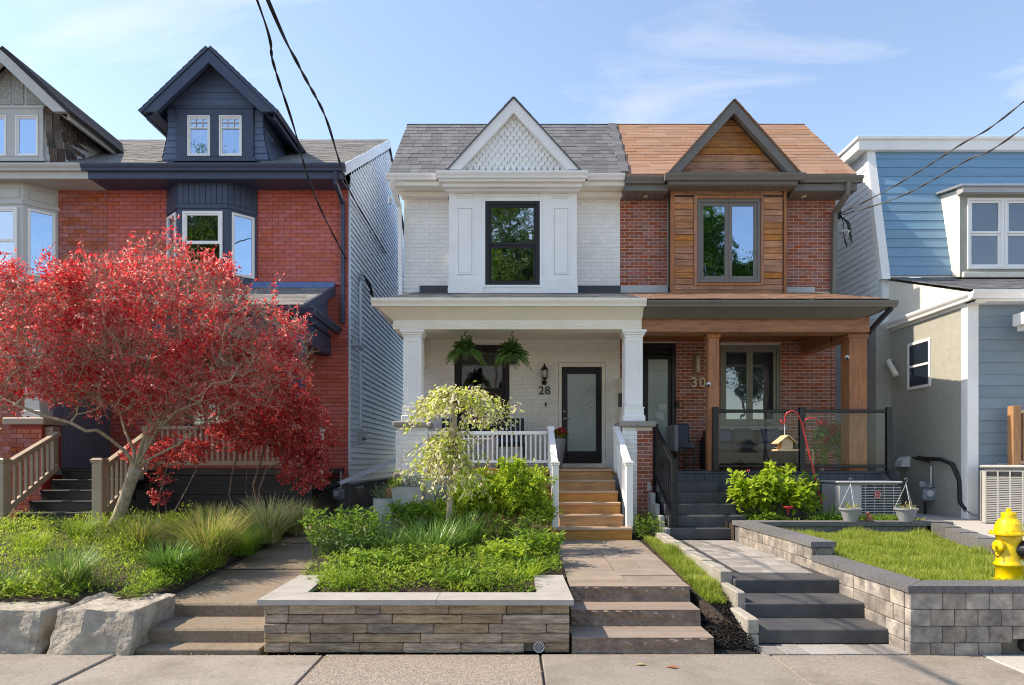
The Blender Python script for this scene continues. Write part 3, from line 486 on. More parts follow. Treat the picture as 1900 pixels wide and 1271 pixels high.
while y < 10.2:
    h = (.15, .20, .15, .24)[row % 4]; t = (y-7.25)/3.05; a = 2.27+.15*t; e = 3.36+.3*t
    MB().box(a, a+.15, y, y+h-.004, .36, .413, .003).build('border_paver', M['paverd'], pw); MB().box(e-.15, e, y, y+h-.004, .36, .413, .003).build('border_paver', M['paverd'], pw)
    x = a+.154
    while x < e-.16:
        w = min(r.choice((.15, .2, .27, .34)), e-.154-x)
        if e-.154-x-w < .08: w = e-.154-x
        MB().box(x, x+w-.004, y, y+h-.004, .36, .412+r.uniform(-.001, .002), .003).build('paver', M['paver'], pw); x += w
    y += h; row += 1
# concrete edging blocks between the grass strip and the paver walkway
ed = thing('edging', (2.15, 8.5, .3), 'row of pale concrete edging blocks between grass strip and paver walk', 'edging')
y = 6.9; k = 0
while y < 10.25:
    x = 2.105+.045*(y-6.9)/3.3; z = .485+.05*(y-6.9)/3.3+.006*math.sin(k*2.3); MB().box(x, x+.125, y+.002, y+.238, .15, z, .008).build('edging_block', M['curbconc'], ed); y += .24; k += 1
for x0, x1, y0, y1, z0, z1 in ((2.1, 2.185, 6.38, 6.89, .14, .375), (2.03, 2.135, 5.9, 6.37, .1, .235), (2.035, 2.135, 5.9, 6.3, -.05, .097)): MB().box(x0, x1, y0, y1, z0, z1, .012).build('edging_block', M['curbconc'], ed)
# ------------------------------------------------------------------ boulders
import bmesh
from mathutils import noise as mnoise
def boulder(label, x0, x1, y0, y1, z1, seed, lean=0, cut=0):
    bm = bmesh.new(); bmesh.ops.create_cube(bm, size=1); bmesh.ops.bevel(bm, geom=bm.edges[:], offset=.07, segments=2, profile=.6, affect='EDGES')
    bmesh.ops.subdivide_edges(bm, edges=bm.edges[:], cuts=4, use_grid_fill=True); bmesh.ops.triangulate(bm, faces=bm.faces[:])
    bmesh.ops.subdivide_edges(bm, edges=bm.edges[:], cuts=1)
    cx, cy, w, d, h = (x0+x1)/2, (y0+y1)/2, x1-x0, y1-y0, z1+.12
    for v in bm.verts:
        p = v.co; q = Vector((p.x*w, p.y*d, p.z*h)); o = Vector((seed*3.1, 0, 0))
        top = p.z > .44
        n = mnoise.fractal(q*2.2+o, 1, 2, 4)*.03*(.3 if top else 1)+mnoise.voronoi(q*3.1+o)[0][0]*.09*(.22 if top else 1)+mnoise.voronoi(q*9+o)[0][0]*.045*(.3 if top else 1)-.055
        q += Vector((p.x, p.y, p.z)).normalized()*n; q.x += lean*(p.z-.5)*h+.06*(p.z+.5)*p.x*w*.5; q.y += .10*(.5-p.z)*(-1 if p.y < 0 else 0)
        if p.x > .3 and lean: q.z -= .0
        v.co = q
    me = bpy.data.meshes.new('boulder'); bm.to_mesh(me); bm.free(); me.materials.append(M['boulder']); me.polygons.foreach_set('use_smooth', [True]*len(me.polygons)); me.set_sharp_from_angle(angle=math.radians(16))
    o = bpy.data.objects.new('boulder', me); place(o, (cx, cy, h/2-.12), None); tag(o, label, 'boulder', 'pale boulders edging the left bed'); return o
boulder('pale split boulder left of the brown concrete steps', -3.80, -3.16, 5.72, 6.40, .37, 1, .06)
boulder('pale boulder cut by the left edge of the photo', -5.0, -3.99, 5.78, 6.5, .355, 2)
# ------------------------------------------------------------------ stone planter wall of the white house
pl = thing('planter_wall', (-.8, 5.8, 0), 'low dry laid brown stone planter wall with grey slab coping', 'garden wall')
core = MB().box(-2.02, .44, 5.74, 5.95, 0, .39).box(-2.02, -1.86, 5.95, 6.9, 0, .39).box(.27, .44, 5.95, 6.9, 0, .39).build('core', M['found'], pl)
r = random.Random(11)
lens = [(.22, .58, .21, .6, .5, .31, .24), (.21, .3, .6, .6, .35, .58), (.19, .2, .5, .58, .47, .5, .2), (.4, .37, .58, .7, .58), (.2, .55, .34, .45, .65, .2)]
for i, row in enumerate(lens):
    z1 = .398-.0795*i; z0 = z1-.076
    if i == 4: z0 = .0
    x = -2.07; tot = sum(row); k = 2.55/tot
    for j, l in enumerate(row):
        l *= k; x1 = x+l
        if i == 4 and x < .12 and x1 > .12: x1 = min(x1, .10)
        if x1-x > .04: MB().box(x+.002, x1-.002, 5.70-r.uniform(0, .016), 5.78, z0, z1-r.uniform(0, .004), .006).build('stone', M['ledge'], pl)
        x += l
    for sx in (-2.07, .475):                  # returns along both sides
        y = 5.80
        while y < 6.85:
            l = min(r.uniform(.2, .45), 6.87-y); MB().box(sx-.004 if sx < 0 else sx-.07, sx+.07 if sx < 0 else sx+.004+r.uniform(0, .01), y, y+l-.004, z0, z1-.003, .006).build('stone', M['ledge'], pl); y += l
for p in ([(-2.11, 5.655), (-.63, 5.655), (-.63, 5.985), (-1.79, 5.985)], [(-.626, 5.655), (.512, 5.655), (.512, 6.9), (.22, 6.9), (.22, 5.985), (-.626, 5.985)], [(-2.113, 5.66), (-1.795, 5.99), (-1.86, 6.9), (-2.14, 6.9)]):
    b = MB().prism(p, 'z', .402, .447); fix_normals(b.build('coping_slab', M['coping'], pl))
def grate(label, x, y, z, r, m, ang, parent=None):
    t = thing('drain_grate', (x, y, z), label, 'drain grate')
    b = MB(); n = 24
    for i in range(n): a0, a1 = 2*math.pi*i/n, 2*math.pi*(i+1)/n; b.bar((x+r*math.cos(a0), y, z+r*math.sin(a0)), (x+r*math.cos(a1), y, z+r*math.sin(a1)), .008, .02, (0, 1, 0))
    b.build('ring', m, t)
    for k in range(-2, 3):
        o = k*r/2.5; h = math.sqrt(max(0, r*r-o*o)); c, s = math.cos(ang), math.sin(ang); MB().bar((x-h*c-o*s, y, z-h*s+o*c), (x+h*c-o*s, y, z+h*s+o*c), .0085, .008, (0, 1, 0)).build('slat', m, t)
    pb = MB(); pb.tube([(x, y+.012, z), (x, y+.06, z)], r*1.0, 16); pb.build('pipe', M['blackm'], t); return t
grate('round white slatted drain grate at the foot of the stone planter', .225, 5.69, .048, .043, M['acgrey'], .85)
# ------------------------------------------------------------------ grey block wall round the lawn
rw = thing('block_wall', (4.5, 5.8, 0), 'mottled grey block retaining wall with charcoal coping round the lawn', 'garden wall')
MB().box(3.33, 8, 5.70, 5.9, -.05, .48).box(3.33, 3.5, 5.9, 7.46, -.05, .48).box(3.33, 3.5, 7.47, 9.9, .0, .63).build('core', M['found'], rw)
r = random.Random(3)
rows = [(.372, .508), (.234, .369), (.096, .231), (-.03, .093)]
for i, (z0, z1) in enumerate(rows):
    x = 3.285; first = .272 if i % 2 == 0 else .178
    while x < 7.6:
        l = first if x < 3.3 else .194
        if i == 3 and 4.13 < x+l/2 < 4.42: pass
        elif i == 2 and 4.2 < x+l/2 < 4.32: MB().box(x+.002, x+l-.002, 5.642-r.uniform(0, .008), 5.72, z0+.03, z1, .006).build('block', M['wallblk'], rw)
        else: MB().box(x+.002, x+l-.002, 5.642-r.uniform(0, .008), 5.72, z0, z1, .006).build('block', M['wallblk'], rw)
        x += l
    y = 5.725; k = 0
    while y < 9.9:                            # the side along the steps
        l = (.21, .16, .27, .2)[(k+i) % 4]; zz0, zz1 = z0, z1
        MB().box(3.285-r.uniform(0, .007), 3.34, y+.002, min(y+l, 9.9)-.002, zz0, zz1, .006).build('block', M['wallblk'], rw); y += l; k += 1
y = 7.48; k = 0
while y < 9.9: l = (.2, .17, .26)[k % 3]; MB().box(3.285-r.uniform(0, .008), 3.345, y+.002, min(y+l, 9.9)-.002, .511, .655, .006).build('block', M['wallblk'], rw); y += l; k += 1
MB().box(3.35, 3.53, 7.475, 7.55, .568, .652, .008).build('block', M['blackcop'], rw)
def cop(pts, z1, t=.057): fix_normals(MB().prism(pts, 'z', z1-t, z1).build('coping_slab', M['blackcop'], rw))
cop([(3.268, 5.625), (3.955, 5.625), (3.955, 5.9), (3.548, 5.9)], .568)
x = 3.96
while x < 7.6: cop([(x, 5.625), (x+.6, 5.625), (x+.6, 5.9), (x, 5.9)], .568+.002*math.sin(x*9)); x += .604
for y0, y1 in ((6.2, 6.83), (6.834, 7.46)): cop([(3.268, y0), (3.54, y0), (3.54, y1), (3.268, y1)], .568)
cop([(3.268, 5.629), (3.544, 5.905), (3.54, 6.196), (3.268, 6.196)], .568)
for y0, y1 in ((7.465, 8.2), (8.204, 9.0), (9.004, 9.87)): cop([(3.268, y0), (3.54, y0), (3.54, y1), (3.268, y1)], .716, .06)
x = 3.268
while x < 5.9: cop([(x, 9.875), (x+.62, 9.875), (x+.62, 10.15), (x, 10.15)], .716, .06); x += .624
MB().box(3.3, 6.0, 9.9, 10.1, .3, .65).build('backing', M['blackcop'], rw)
P0 = Vector((6.05, 9.87)); P1 = Vector((5.3, 7.1)); dv = (P1-P0).normalized(); sv = Vector((-dv.y, dv.x))
for i in range(5):
    a = P0+dv*(i*.58); c = P0+dv*(i*.58+.575); cop([tuple(a), tuple(c), tuple(c+sv*.2), tuple(a+sv*.2)], .70-.012*i, .16)
grate('round black drain grate low in the grey block wall', 4.275, 5.63, .07, .062, M['blackm'], 0)
struct(fix_normals(sheet('driveway_pad', [(5.55, 7.1, .625), (12, 7.1, .6), (12, 13, .66), (6.6, 13, .66), (6.3, 9.9, .655)], M['newconc'], .3)))
# ------------------------------------------------------------------ building kit
FD = 13.6                                    # distance of the facades
def wallq(b, x0, x1, z0, z1, y, holes=(), th=.22):
    xs = sorted({x0, x1, *[min(max(h[i], x0), x1) for h in holes for i in (0, 1)]}); zs = sorted({z0, z1, *[min(max(h[i], z0), z1) for h in holes for i in (2, 3)]})
    for i in range(len(xs)-1):
        for j in range(len(zs)-1):
            cx, cz = (xs[i]+xs[i+1])/2, (zs[j]+zs[j+1])/2
            if any(h[0] < cx < h[1] and h[2] < cz < h[3] for h in holes): continue
            b.add([(xs[i], y, zs[j]), (xs[i+1], y, zs[j]), (xs[i+1], y, zs[j+1]), (xs[i], y, zs[j+1])], [(0, 1, 2, 3)])
            b.add([(xs[i], y+th, zs[j]), (xs[i+1], y+th, zs[j]), (xs[i+1], y+th, zs[j+1]), (xs[i], y+th, zs[j+1])], [(3, 2, 1, 0)])
    for h in holes:
        a, c, d, e = h; b.add([(a, y, d), (c, y, d), (c, y, e), (a, y, e), (a, y+th, d), (c, y+th, d), (c, y+th, e), (a, y+th, e)], [(0, 4, 5, 1), (1, 5, 6, 2), (2, 6, 7, 3), (3, 7, 4, 0)])
    return b
def bricks(parent, x0, x1, z0, z1, y, holes, m, L=.19, H=.0665, J=.011, limit=300, proud=.007, name='brick', chf=.003):
    base = FACEBRICK(1, 1, 1, .0); v, f = FACEBRICK(L-J, proud, H-J, chf); xf = []; row = 0; z = z0
    while z+H-J <= z1+.002:
        x = x0-(L/2 if row % 2 else 0)
        while x < x1-.02:
            a, c = max(x, x0), min(x+L-J, x1)
            for h in holes:
                if z+H-J > h[2]+.004 and z < h[3]-.004:
                    if a >= h[0]-.001 and c <= h[1]+.001: c = a
                    elif a < h[0] < c: c = h[0]
                    elif a < h[1] < c: a = h[1]
            if c-a > .025: xf.append((((a+c)/2, y, z+(H-J)/2), ((c-a)/(L-J), random.uniform(.7, 1.3), 1), (0, 0, 0)))
            x += L
        z += H; row += 1
    pieces(name, parent, (v, f), xf, m, limit, 'brick_courses'); return xf
def bricks_side(parent, x, y0, y1, z0, z1, sign, m, L=.19, H=.0665, J=.011, limit=300):
    v, f = FACEBRICK(L-J, .007, H-J, .003); xf = []; row = 0; z = z0
    while z+H-J <= z1+.002:
        y = y0-(L/2 if row % 2 else 0)
        while y < y1-.02:
            a, c = max(y, y0), min(y+L-J, y1)
            if c-a > .025: xf.append(((x, (a+c)/2, z+(H-J)/2), ((c-a)/(L-J), 1, 1), (0, 0, sign*math.pi/2)))
            y += L
        z += H; row += 1
    pieces('brick', parent, (v, f), xf, m, limit, 'brick_courses')
def shingles(parent, x0, x1, y0, z0, y1, z1, rows, tabw, m, keep=lambda x, y: True, limit=300, xl=lambda t: 0, xr=lambda t: 0, name='shingle', thick=.007, rnd=.5):
    S = Vector((0, y1-y0, z1-z0)); Ls = S.length; e = Ls/rows; ang = math.atan2(z1-z0, y1-y0); n = Vector((0, -math.sin(ang), math.cos(ang))); u = S/Ls
    v, f = CBOX((tabw, e*1.22, thick), .0015); xf = []
    for r in range(rows):
        t0 = (r+.5)/rows; x = x0+xl(t0)-random.uniform(0, tabw)
        while x < x1+xr(t0):
            w = tabw*random.uniform(1-rnd*.5, 1+rnd*.5); a = max(x, x0+xl(t0)); c = min(x+w, x1+xr(t0)); x += w
            if c-a < .03: continue
            p = Vector(((a+c)/2, y0, z0))+u*(e*(r+.5+.11))+n*(thick*.5+.004+random.uniform(0, .003))
            if keep(p.x, p.y): xf.append((tuple(p), ((c-a-.004)/tabw, 1, random.choice((.8, 1, 1.5))), (ang-.028, 0, 0)))
    pieces(name, parent, (v, f), xf, m, limit, 'shingle_courses'); return xf
def gutter(b, x0, x1, y, z, h=.11, d=.12):   # ogee-like gutter along X, front face at y
    b.prism([(y+d, z-h), (y+.045, z-h), (y+.035, z-h*.7), (y+.012, z-h*.45), (y, z-h*.25), (y, z), (y+.012, z), (y+.012, z-.02), (y+d, z-.02)], 'x', x0, x1); return b
def gutter_y(b, y0, y1, x, z, s, h=.11, d=.12):   # along Y, outer face at x, s = +1 when the house is towards +X
    b.prism([(x+s*d, z-h), (x+s*.045, z-h), (x+s*.035, z-h*.7), (x+s*.012, z-h*.45), (x, z-h*.25), (x, z), (x+s*.012, z), (x+s*.012, z-.02), (x+s*d, z-.02)], 'y', y0, y1); return b
def ring(b, x0, x1, z0, z1, y0, y1, w, wt=None, wb=None, c=.004):   # rectangular frame
    wt = wt or w; wb = wb or w
    b.box(x0, x0+w, y0, y1, z0, z1, c); b.box(x1-w, x1, y0, y1, z0, z1, c); b.box(x0+w+.001, x1-w-.001, y0+.001, y1, z1-wt, z1, c); b.box(x0+w+.001, x1-w-.001, y0+.001, y1, z0, z0+wb, c); return b
def pane(parent, x0, x1, z0, z1, y, m): return MB().box(x0, x1, y, y+.006, z0, z1).build('pane', m, parent)
def window(root, x0, x1, z0, z1, y, mf, mg, fw=.06, split=None, vsplit=None, ms=None, depth=.09, sash=.045, blind=None, bz=None, curtain=None, muntin=None):
    w = ring(MB(), x0, x1, z0, z1, y, y+depth, fw).build('window', mf, root); ms = ms or mf
    a, c, d, e = x0+fw, x1-fw, z0+fw, z1-fw
    cells = []
    if split: cells = [(a, c, d, split, .035), (a, c, split, e, .02)]
    elif vsplit: cells = [(a, vsplit, d, e, .02), (vsplit, c, d, e, .02)]
    else: cells = [(a, c, d, e, .02)]
    for p, q, r_, s, o in cells:
        ring(MB(), p+.001, q-.001, r_+.001, s-.001, y+o, y+o+.04, sash, c=.003).build('sash', ms, w)
        pane(w, p+sash*.6, q-sash*.6, r_+sash*.6, s-sash*.6, y+o+.018, mg)
    if blind:
        zz = bz if bz else d; n = max(3, int((e-zz)/.06)); xf = []
        v, f = CBOX((c-a-.06, .004, .062), .001)
        for i in range(n): xf.append((((a+c)/2, y+depth+.05, e-.03-i*(e-zz)/n), (1, 1, 1), (.35, 0, 0)))
        pieces('blind_slat', w, (v, f), xf, blind, 200)
    if curtain:
        for p, q in curtain:
            b = MB(); k = 14; pts = [(p+(q-p)*i/k, y+depth+.09+.03*math.sin(i*1.9)) for i in range(k+1)]
            for i in range(k): b.add([(pts[i][0], pts[i][1], d), (pts[i+1][0], pts[i+1][1], d), (pts[i+1][0], pts[i+1][1], e), (pts[i][0], pts[i][1], e)], [(0, 1, 2, 3)])
            b.build('curtain', M['curtain'], w)
    return w
def siding_side(parent, x, sign, m, z0, z1, exp, yfun, name='siding_board', limit=300):
    """boards on a wall x = const; yfun(z) -> (near, far) or None"""
    z = z0
    while z < z1:
        r = yfun(z+exp*.5)
        if r and r[1]-r[0] > .05:
            a, c = r; b = MB(); o = (.030 if sign > 0 else .016)*sign; zt = min(z+exp+.012, z1+.01); r2 = yfun(min(zt, z1)) or r
            b.add([(x+o, a, z), (x+o, c, z), (x+.004*sign, max(r2[0], a), zt), (x+.004*sign, min(r2[1], c), zt), (x, a, z), (x, c, z)], [(0, 1, 3, 2), (0, 4, 5, 1)]); b.build(name, m, parent)
        z += exp
def siding_front(parent, x0, x1, y, z0, z1, exp, m, lean=0, xf0=None, xf1=None, name='siding_board', o=.016):
    """boards facing -Y; lean = dy/dz of the wall; xf0/xf1: functions of z for slanted ends"""
    z = z0
    while z < z1-.01:
        zt = min(z+exp, z1); A = xf0 or (lambda q: x0); C = xf1 or (lambda q: x1); yb = y+lean*(z-z0); yt = y+lean*(zt-z0)
        if C(z)-A(z) > .04:
            b = MB(); ztt = zt+.008
            b.add([(A(z), yb-o, z), (C(z), yb-o, z), (max(C(zt), A(zt)), yt-.003, ztt), (A(zt), yt-.003, ztt), (A(z), yb+.01, z), (C(z), yb+.01, z)], [(0, 1, 2, 3), (0, 4, 5, 1)])
            b.build(name, m, parent)
        z += exp
def boards_front(parent, x0, x1, y, z0, z1, h, m, name='board', t=.018, xa=None, xb=None, gap=.011):
    z = z0
    while z < z1-.012:
        zt = min(z+h, z1); A0 = xa(z) if xa else x0; A1 = xa(zt-gap) if xa else x0; B0 = xb(z) if xb else x1; B1 = xb(zt-gap) if xb else x1
        if B0-A0 > .03:
            o = random.uniform(0, .003); yy = y-t-o; b = MB()
            b.add([(A0, yy, z), (B0, yy, z), (max(A1, B1) if B1 > A1 else (A1+B1)/2, yy, zt-gap), (A1 if B1 > A1 else (A1+B1)/2, yy, zt-gap), (A0, y, z), (B0, y, z), (max(A1, B1), y, zt-gap), (A1, y, zt-gap)], [(0, 1, 2, 3), (4, 5, 1, 0), (3, 2, 6, 7), (1, 5, 6, 2), (0, 3, 7, 4)])
            b.build(name, m, parent)
        z += h
def downspout(root, pts, m, r=.04, name='downspout'):
    b = MB(); P = [Vector(p) for p in pts]
    for i in range(len(P)-1): b.bar(P[i], P[i+1]+(P[i+1]-P[i]).normalized()*.02, r*2, r*1.5, (1, 0, 0))
    return b.build(name, m, root)
def balusters(root, a, c, n, z0, z1, m, w=.035, rise=0.0):
    """n balusters between plan points a and c; rise lifts along the run"""
    me = None
    for i in range(n):
        t = (i+.5)/n; x = a[0]+(c[0]-a[0])*t; y = a[1]+(c[1]-a[1])*t; dz = rise*t
        if me is None:
            o = MB().box(x-w/2, x+w/2, y-w/2, y+w/2, z0+dz, z1+dz, .003).build('baluster', m, root); me = o.data; hz = 0
        else:
            o = bpy.data.objects.new('baluster', me); place(o, (x, y, z0+dz), root)
def post(root, x, y, z0, z1, w, m, cap=None, name='newel_post', capw=.02):
    o = MB().box(x-w/2, x+w/2, y-w/2, y+w/2, z0, z1, .006).build(name, m, root); c = w/2+capw
    MB().box(x-c, x+c, y-c, y+c, z1, z1+.022, .005).box(x-w/2-.004, x+w/2+.004, y-w/2-.004, y+w/2+.004, z1+.022, z1+.042, .01).box(x-w/2-.012, x+w/2+.012, y-w/2-.012, y+w/2+.012, z1-.03, z1, .004).build('post_cap', cap or m, o); return o
def gable_front(root, xc, half, y, zb, zp, bw, mt, depth=.12):
    """two rake boards meeting at the peak, front at y"""
    for s in (-1, 1):
        t = (zp-zb)/half; hw = bw
        p = [(xc, zp), (xc+s*half, zb), (xc+s*(half-hw*1.0), zb), (xc, zp-hw*t)]
        b = MB().prism(p, 'y', y, y+depth); fix_normals(b.build('rake_board', mt, root))
def gable_roof(root, xc, half, y0, ridge_y, eave_y, zb, zp, m, over=.02, t=.018):
    for s in (-1, 1):
        dx, dz = s*half, zb-zp; n = Vector((s*(zp-zb), 0, half)).normalized()*t
        A = [Vector((xc, y0, zp+over*.3)), Vector((xc+dx*1.05, y0, zp+dz*1.05)), Vector((xc+dx*1.05, eave_y, zp+dz*1.05)), Vector((xc, ridge_y, zp+over*.3))]
        b = MB().add([tuple(p) for p in A]+[tuple(p+n) for p in A], [(0, 1, 2, 3), (7, 6, 5, 4), (0, 4, 5, 1), (1, 5, 6, 2), (2, 6, 7, 3), (3, 7, 4, 0)]); o = fix_normals(b.build('gable_roof', m, root))
        # courses of shingles on the slope
        rows = 9; S = A[1]-A[0]
        for i in range(rows):
            p = A[0]+S*(i/rows); q = A[0]+S*min(1, (i+1.15)/rows); y1 = ridge_y+(eave_y-ridge_y)*(i/rows); up = n*1.02; up2 = n*1.28
            bb = MB(); bb.add([tuple(p+up), tuple(q+up2), (q.x+up2.x, y1, q.z+up2.z), (p.x+up.x, y1, p.z+up.z), tuple(q+up*.95), (q.x+up.x*.95, y1, q.z+up.z*.95)], [(0, 1, 2, 3), (1, 4, 5, 2)]); bb.build('shingle_course', m, o)
def body(root, x0, x1, y1, z0, z1, m, ridge=None, sides=True, front=FD):
    """side and back walls of the house behind its facade, with gable ends when ridge=(y,z)"""
    b = MB()
    for x in (x0, x1):
        if ridge: b.poly([(x, front, z0), (x, y1, z0), (x, y1, z1), (x, ridge[0], ridge[1]), (x, front, z1)])
        else: b.poly([(x, front, z0), (x, y1, z0), (x, y1, z1), (x, front, z1)])
    b.poly([(x0, y1, z0), (x1, y1, z0), (x1, y1, z1), (x0, y1, z1)])
    for z in (z0, 4.2, z1): b.poly([(x0, front+.25, z), (x1, front+.25, z), (x1, y1, z), (x0, y1, z)])
    b.poly([(x0, front+2.6, z0), (x1, front+2.6, z0), (x1, front+2.6, z1), (x0, front+2.6, z1)])
    return b.build('house_body', m, root)
def stairs(root, x0, x1, ys, zs, m, mt, side=None, ztop=None, z0=.35, nose=.02, skirt=True):
    for i, (y, z) in enumerate(zip(ys, zs)):
        s = MB().box(x0+.01, x1-.01, y+nose, ys[i+1]+nose+.03 if i+1 < len(ys) else y+.3, z0 if i == 0 else zs[i-1]-.02, z-.036).build('riser', m, root)
        MB().box(x0, x1, y, (ys[i+1]+nose-.001 if i+1 < len(ys) else y+.3), z-.036, z, .006).build('tread', mt, root)
# ================================================================== white semi-detached house, number 28
H28 = thing('house', (0, FD, .4), 'white painted semi-detached house with white gable and number 28', 'house')
X0, X1 = -2.15, 2.15
hole_w = (-1.15, -.05, 2.15, 3.91); hole_d = (.92, 1.86, 1.46, 3.56); bayhole = (-.55, .58, 5.1, 6.72)
wall = wallq(MB(), X0, X1, .4, 7.15, FD, [hole_w, hole_d, (-1.15, 1.18, 4.9, 7.0)]).build('wall', M['wmortar'], H28)
body(H28, X0+.001, X1-.001, 22, .4, 7.1, M['wbrick'], (15.6, 9.2))
bricks(wall, X0, X1, 1.47, 4.02, FD, [hole_w, hole_d], M['wbrick'], .205, .075, .006, 170, .006)
bricks(wall, X0, -1.22, 4.95, 7.1, FD, [], M['wbrick'], .205, .075, .006, 235, .006); bricks(wall, 1.26, X1, 4.95, 7.1, FD, [], M['wbrick'], .205, .075, .006, 300, .006)
# bay with panels
by = 13.27
wb = wallq(MB(), -1.228, 1.26, 4.8, 6.95, by, [(-.52, .545, 4.98, 6.66)], .12); wb.poly([(-1.228, by, 4.8), (-1.228, FD, 4.8), (-1.228, FD, 6.95), (-1.228, by, 6.95)]); wb.poly([(1.26, by, 4.8), (1.26, FD, 4.8), (1.26, FD, 6.95), (1.26, by, 6.95)]); bay = wb.build('bay', M['white'], H28)
for x0, x1, z0, z1 in ((-1.07, -.76, 5.22, 6.52), (.80, 1.11, 5.22, 6.52), (-1.07, -.74, 6.70, 6.82), (-.55, .56, 6.70, 6.82), (.78, 1.11, 6.70, 6.82)):
    p = ring(MB(), x0, x1, z0, z1, by-.016, by, .022, c=.005); p.box(x0+.03, x1-.03, by-.010, by, z0+.03, z1-.03, .006); p.build('panel', M['white'], bay)
for x0, x1 in ((-1.245, -.55), (.57, 1.28)): MB().box(x0, x1, by-.03, by+.02, 4.8, 4.98, .005).box(x0, x1, by-.045, by+.02, 4.79, 4.82, .004).box(x0+.01, x1-.01, by-.02, by, 4.982, 5.15, .004).build('plinth', M['white'], bay)
MB().box(-.55, .57, by-.02, by+.02, 4.79, 4.93, .004).build('sill_board', M['white'], bay)
ring(MB(), -.575, .595, 4.96, 6.70, by-.018, by+.01, .055, c=.004).build('casing', M['white'], bay)
window(H28, -.52, .545, 4.98, 6.655, by-.005, M['blackm'], M['glassd'], .075, split=5.80, depth=.12, sash=.05, curtain=[(-.4, .42)])
# cornice over the bay and the pediment
c = MB(); gutter(c, -1.44, 1.44, 12.88, 7.08, .12, .13); c.build('gutter', M['white'], H28)
MB().box(-1.40, 1.40, 12.97, 13.6, 6.91, 7.06, .006).box(-1.33, 1.34, 13.05, 13.6, 6.84, 6.91, .006).box(-1.27, 1.29, 13.14, 13.6, 6.80, 6.84, .005).build('cornice', M['white'], H28)
MB().prism([(12.9, 7.085), (13.35, 7.085), (13.35, 7.19)], 'x', -1.36, 1.42).build('pediment_ledge', M['white'], H28)
xg = .03
gable_front(H28, xg, 1.25, 12.93, 7.12, 8.46, .24, M['white'], .10); gable_roof(H28, xg, 1.25, 12.90, 14.75, 13.2, 7.10, 8.47, M['greysh'])
tri = MB().poly([(xg-1.06, 13.06, 7.12), (xg+1.06, 13.06, 7.12), (xg, 13.06, 8.25)]).build('pediment', M['greytri'], H28)
fsv = [(-.055, -.024, .0), (-.026, -.026, -.055), (.026, -.026, -.055), (.055, -.024, 0), (.055, -.003, .085), (-.055, -.003, .085), (-.056, .0, 0), (-.026, .0, -.055), (.026, 0, -.055), (.056, 0, 0)]
fsf = [(0, 1, 2, 3, 4, 5), (6, 7, 1, 0), (7, 8, 2, 1), (8, 9, 3, 2)]; xf = []
for r_ in range(13):
    z = 7.20+r_*.082; half = (8.22-z)/1.13*1.06-.0
    k = int(half/.118)+1
    for i in range(-k, k+1):
        x = xg+(i+(.5 if r_ % 2 else 0))*.118
        if abs(x-xg) < half+.02: xf.append(((x, 13.06, z), (1, random.uniform(.8, 1.3), 1), (0, 0, 0)))
pieces('scale_shingle', tri, (fsv, fsf), xf, M['wbrick'], 300)
# main roof
RE = (13.12, 7.12); RR = (15.5, 9.22)
def roofslab(root, x0, x1, m=None, e=RE, r=RR, yb=19, zb=6.4, name='roof', t=.05):
    b = MB(); P = [(e[0], e[1]), (r[0], r[1]), (yb, zb), (yb, zb-t), (r[0], r[1]-t), (e[0], e[1]-t)]; b.prism(P, 'x', x0, x1); return fix_normals(b.build(name, m or M['underlay'], root))
rf = roofslab(H28, -2.36, 2.17, M['greysh'])
keep28 = lambda x, y: not (abs(x-xg) < 1.22-(y-13.0)*.72)
shingles(rf, -2.38, 2.17, RE[0], RE[1], RR[0], RR[1], 14, .23, M['greysh'], keep28, 300, xr=lambda t: .06+.10*t)
MB().bar((-2.38, 15.52, 9.225), (2.3, 15.52, 9.225), .10, .02).build('ridge_cap', M['greysh'], rf)
for s, a in ((1, 0),):                       # side gutters of the upper eaves
    b = MB(); gutter(b, -2.42, -1.45, 13.04, 7.10, .11, .12); gutter(b, 1.45, 2.16, 13.04, 7.10, .11, .12); b.build('gutter', M['white'], H28)
    MB().box(-2.36, -1.28, 13.15, FD+.02, 6.90, 6.985, .005).build('soffit', M['cream'], H28); MB().box(1.30, 2.17, 13.15, FD+.02, 6.90, 6.985, .005).build('soffit', M['cream'], H28)
    MB().box(-2.2, -1.24, 13.42, FD+.02, 6.80, 6.9, .01).box(1.28, 2.17, 13.42, FD+.02, 6.80, 6.9, .01).build('frieze', M['cream'], H28)
downspout(H28, [(-2.30, 13.1, 6.99), (-2.30, 13.2, 6.86), (-2.22, 13.5, 6.62), (-2.21, 13.54, 4.75)], M['white'], .045)
MB().tube([(-2.38, 13.3, 6.75), (-2.38, 13.3, 6.6)], .03, 8).build('insulator', M['alum'], H28)
# flashing and porch roof
MB().box(-1.83, -1.25, 13.52, FD, 4.9, 5.07).box(1.285, 2.15, 13.52, FD, 4.9, 5.07).build('flashing', M['dkgrey'], H28)
PE = (11.16, 4.24); PT = (13.55, 4.93)
def porch_roof(root, x0, x1, t0, t1, m, hipl, hipr):
    b = MB(); A = [(x0, PE[0], PE[1]), (x1, PE[0], PE[1]), (t1, PT[0], PT[1]), (t0, PT[0], PT[1])]; b.add(A, [(0, 1, 2, 3)])
    if hipl: b.add([(x0, PE[0], PE[1]), (t0, PT[0], PT[1]), (x0, PT[0], PE[1])], [(0, 1, 2)])
    if hipr: b.add([(x1, PE[0], PE[1]), (x1, PT[0], PE[1]), (t1, PT[0], PT[1])], [(0, 1, 2)])
    o = b.build('porch_roof', M['underlay'], root)
    shingles(o, x0, x1, PE[0], PE[1], PT[0], PT[1], 12, .26, m, limit=0, xl=lambda t: (t0-x0)*t, xr=lambda t: (t1-x1)*t)
    return o
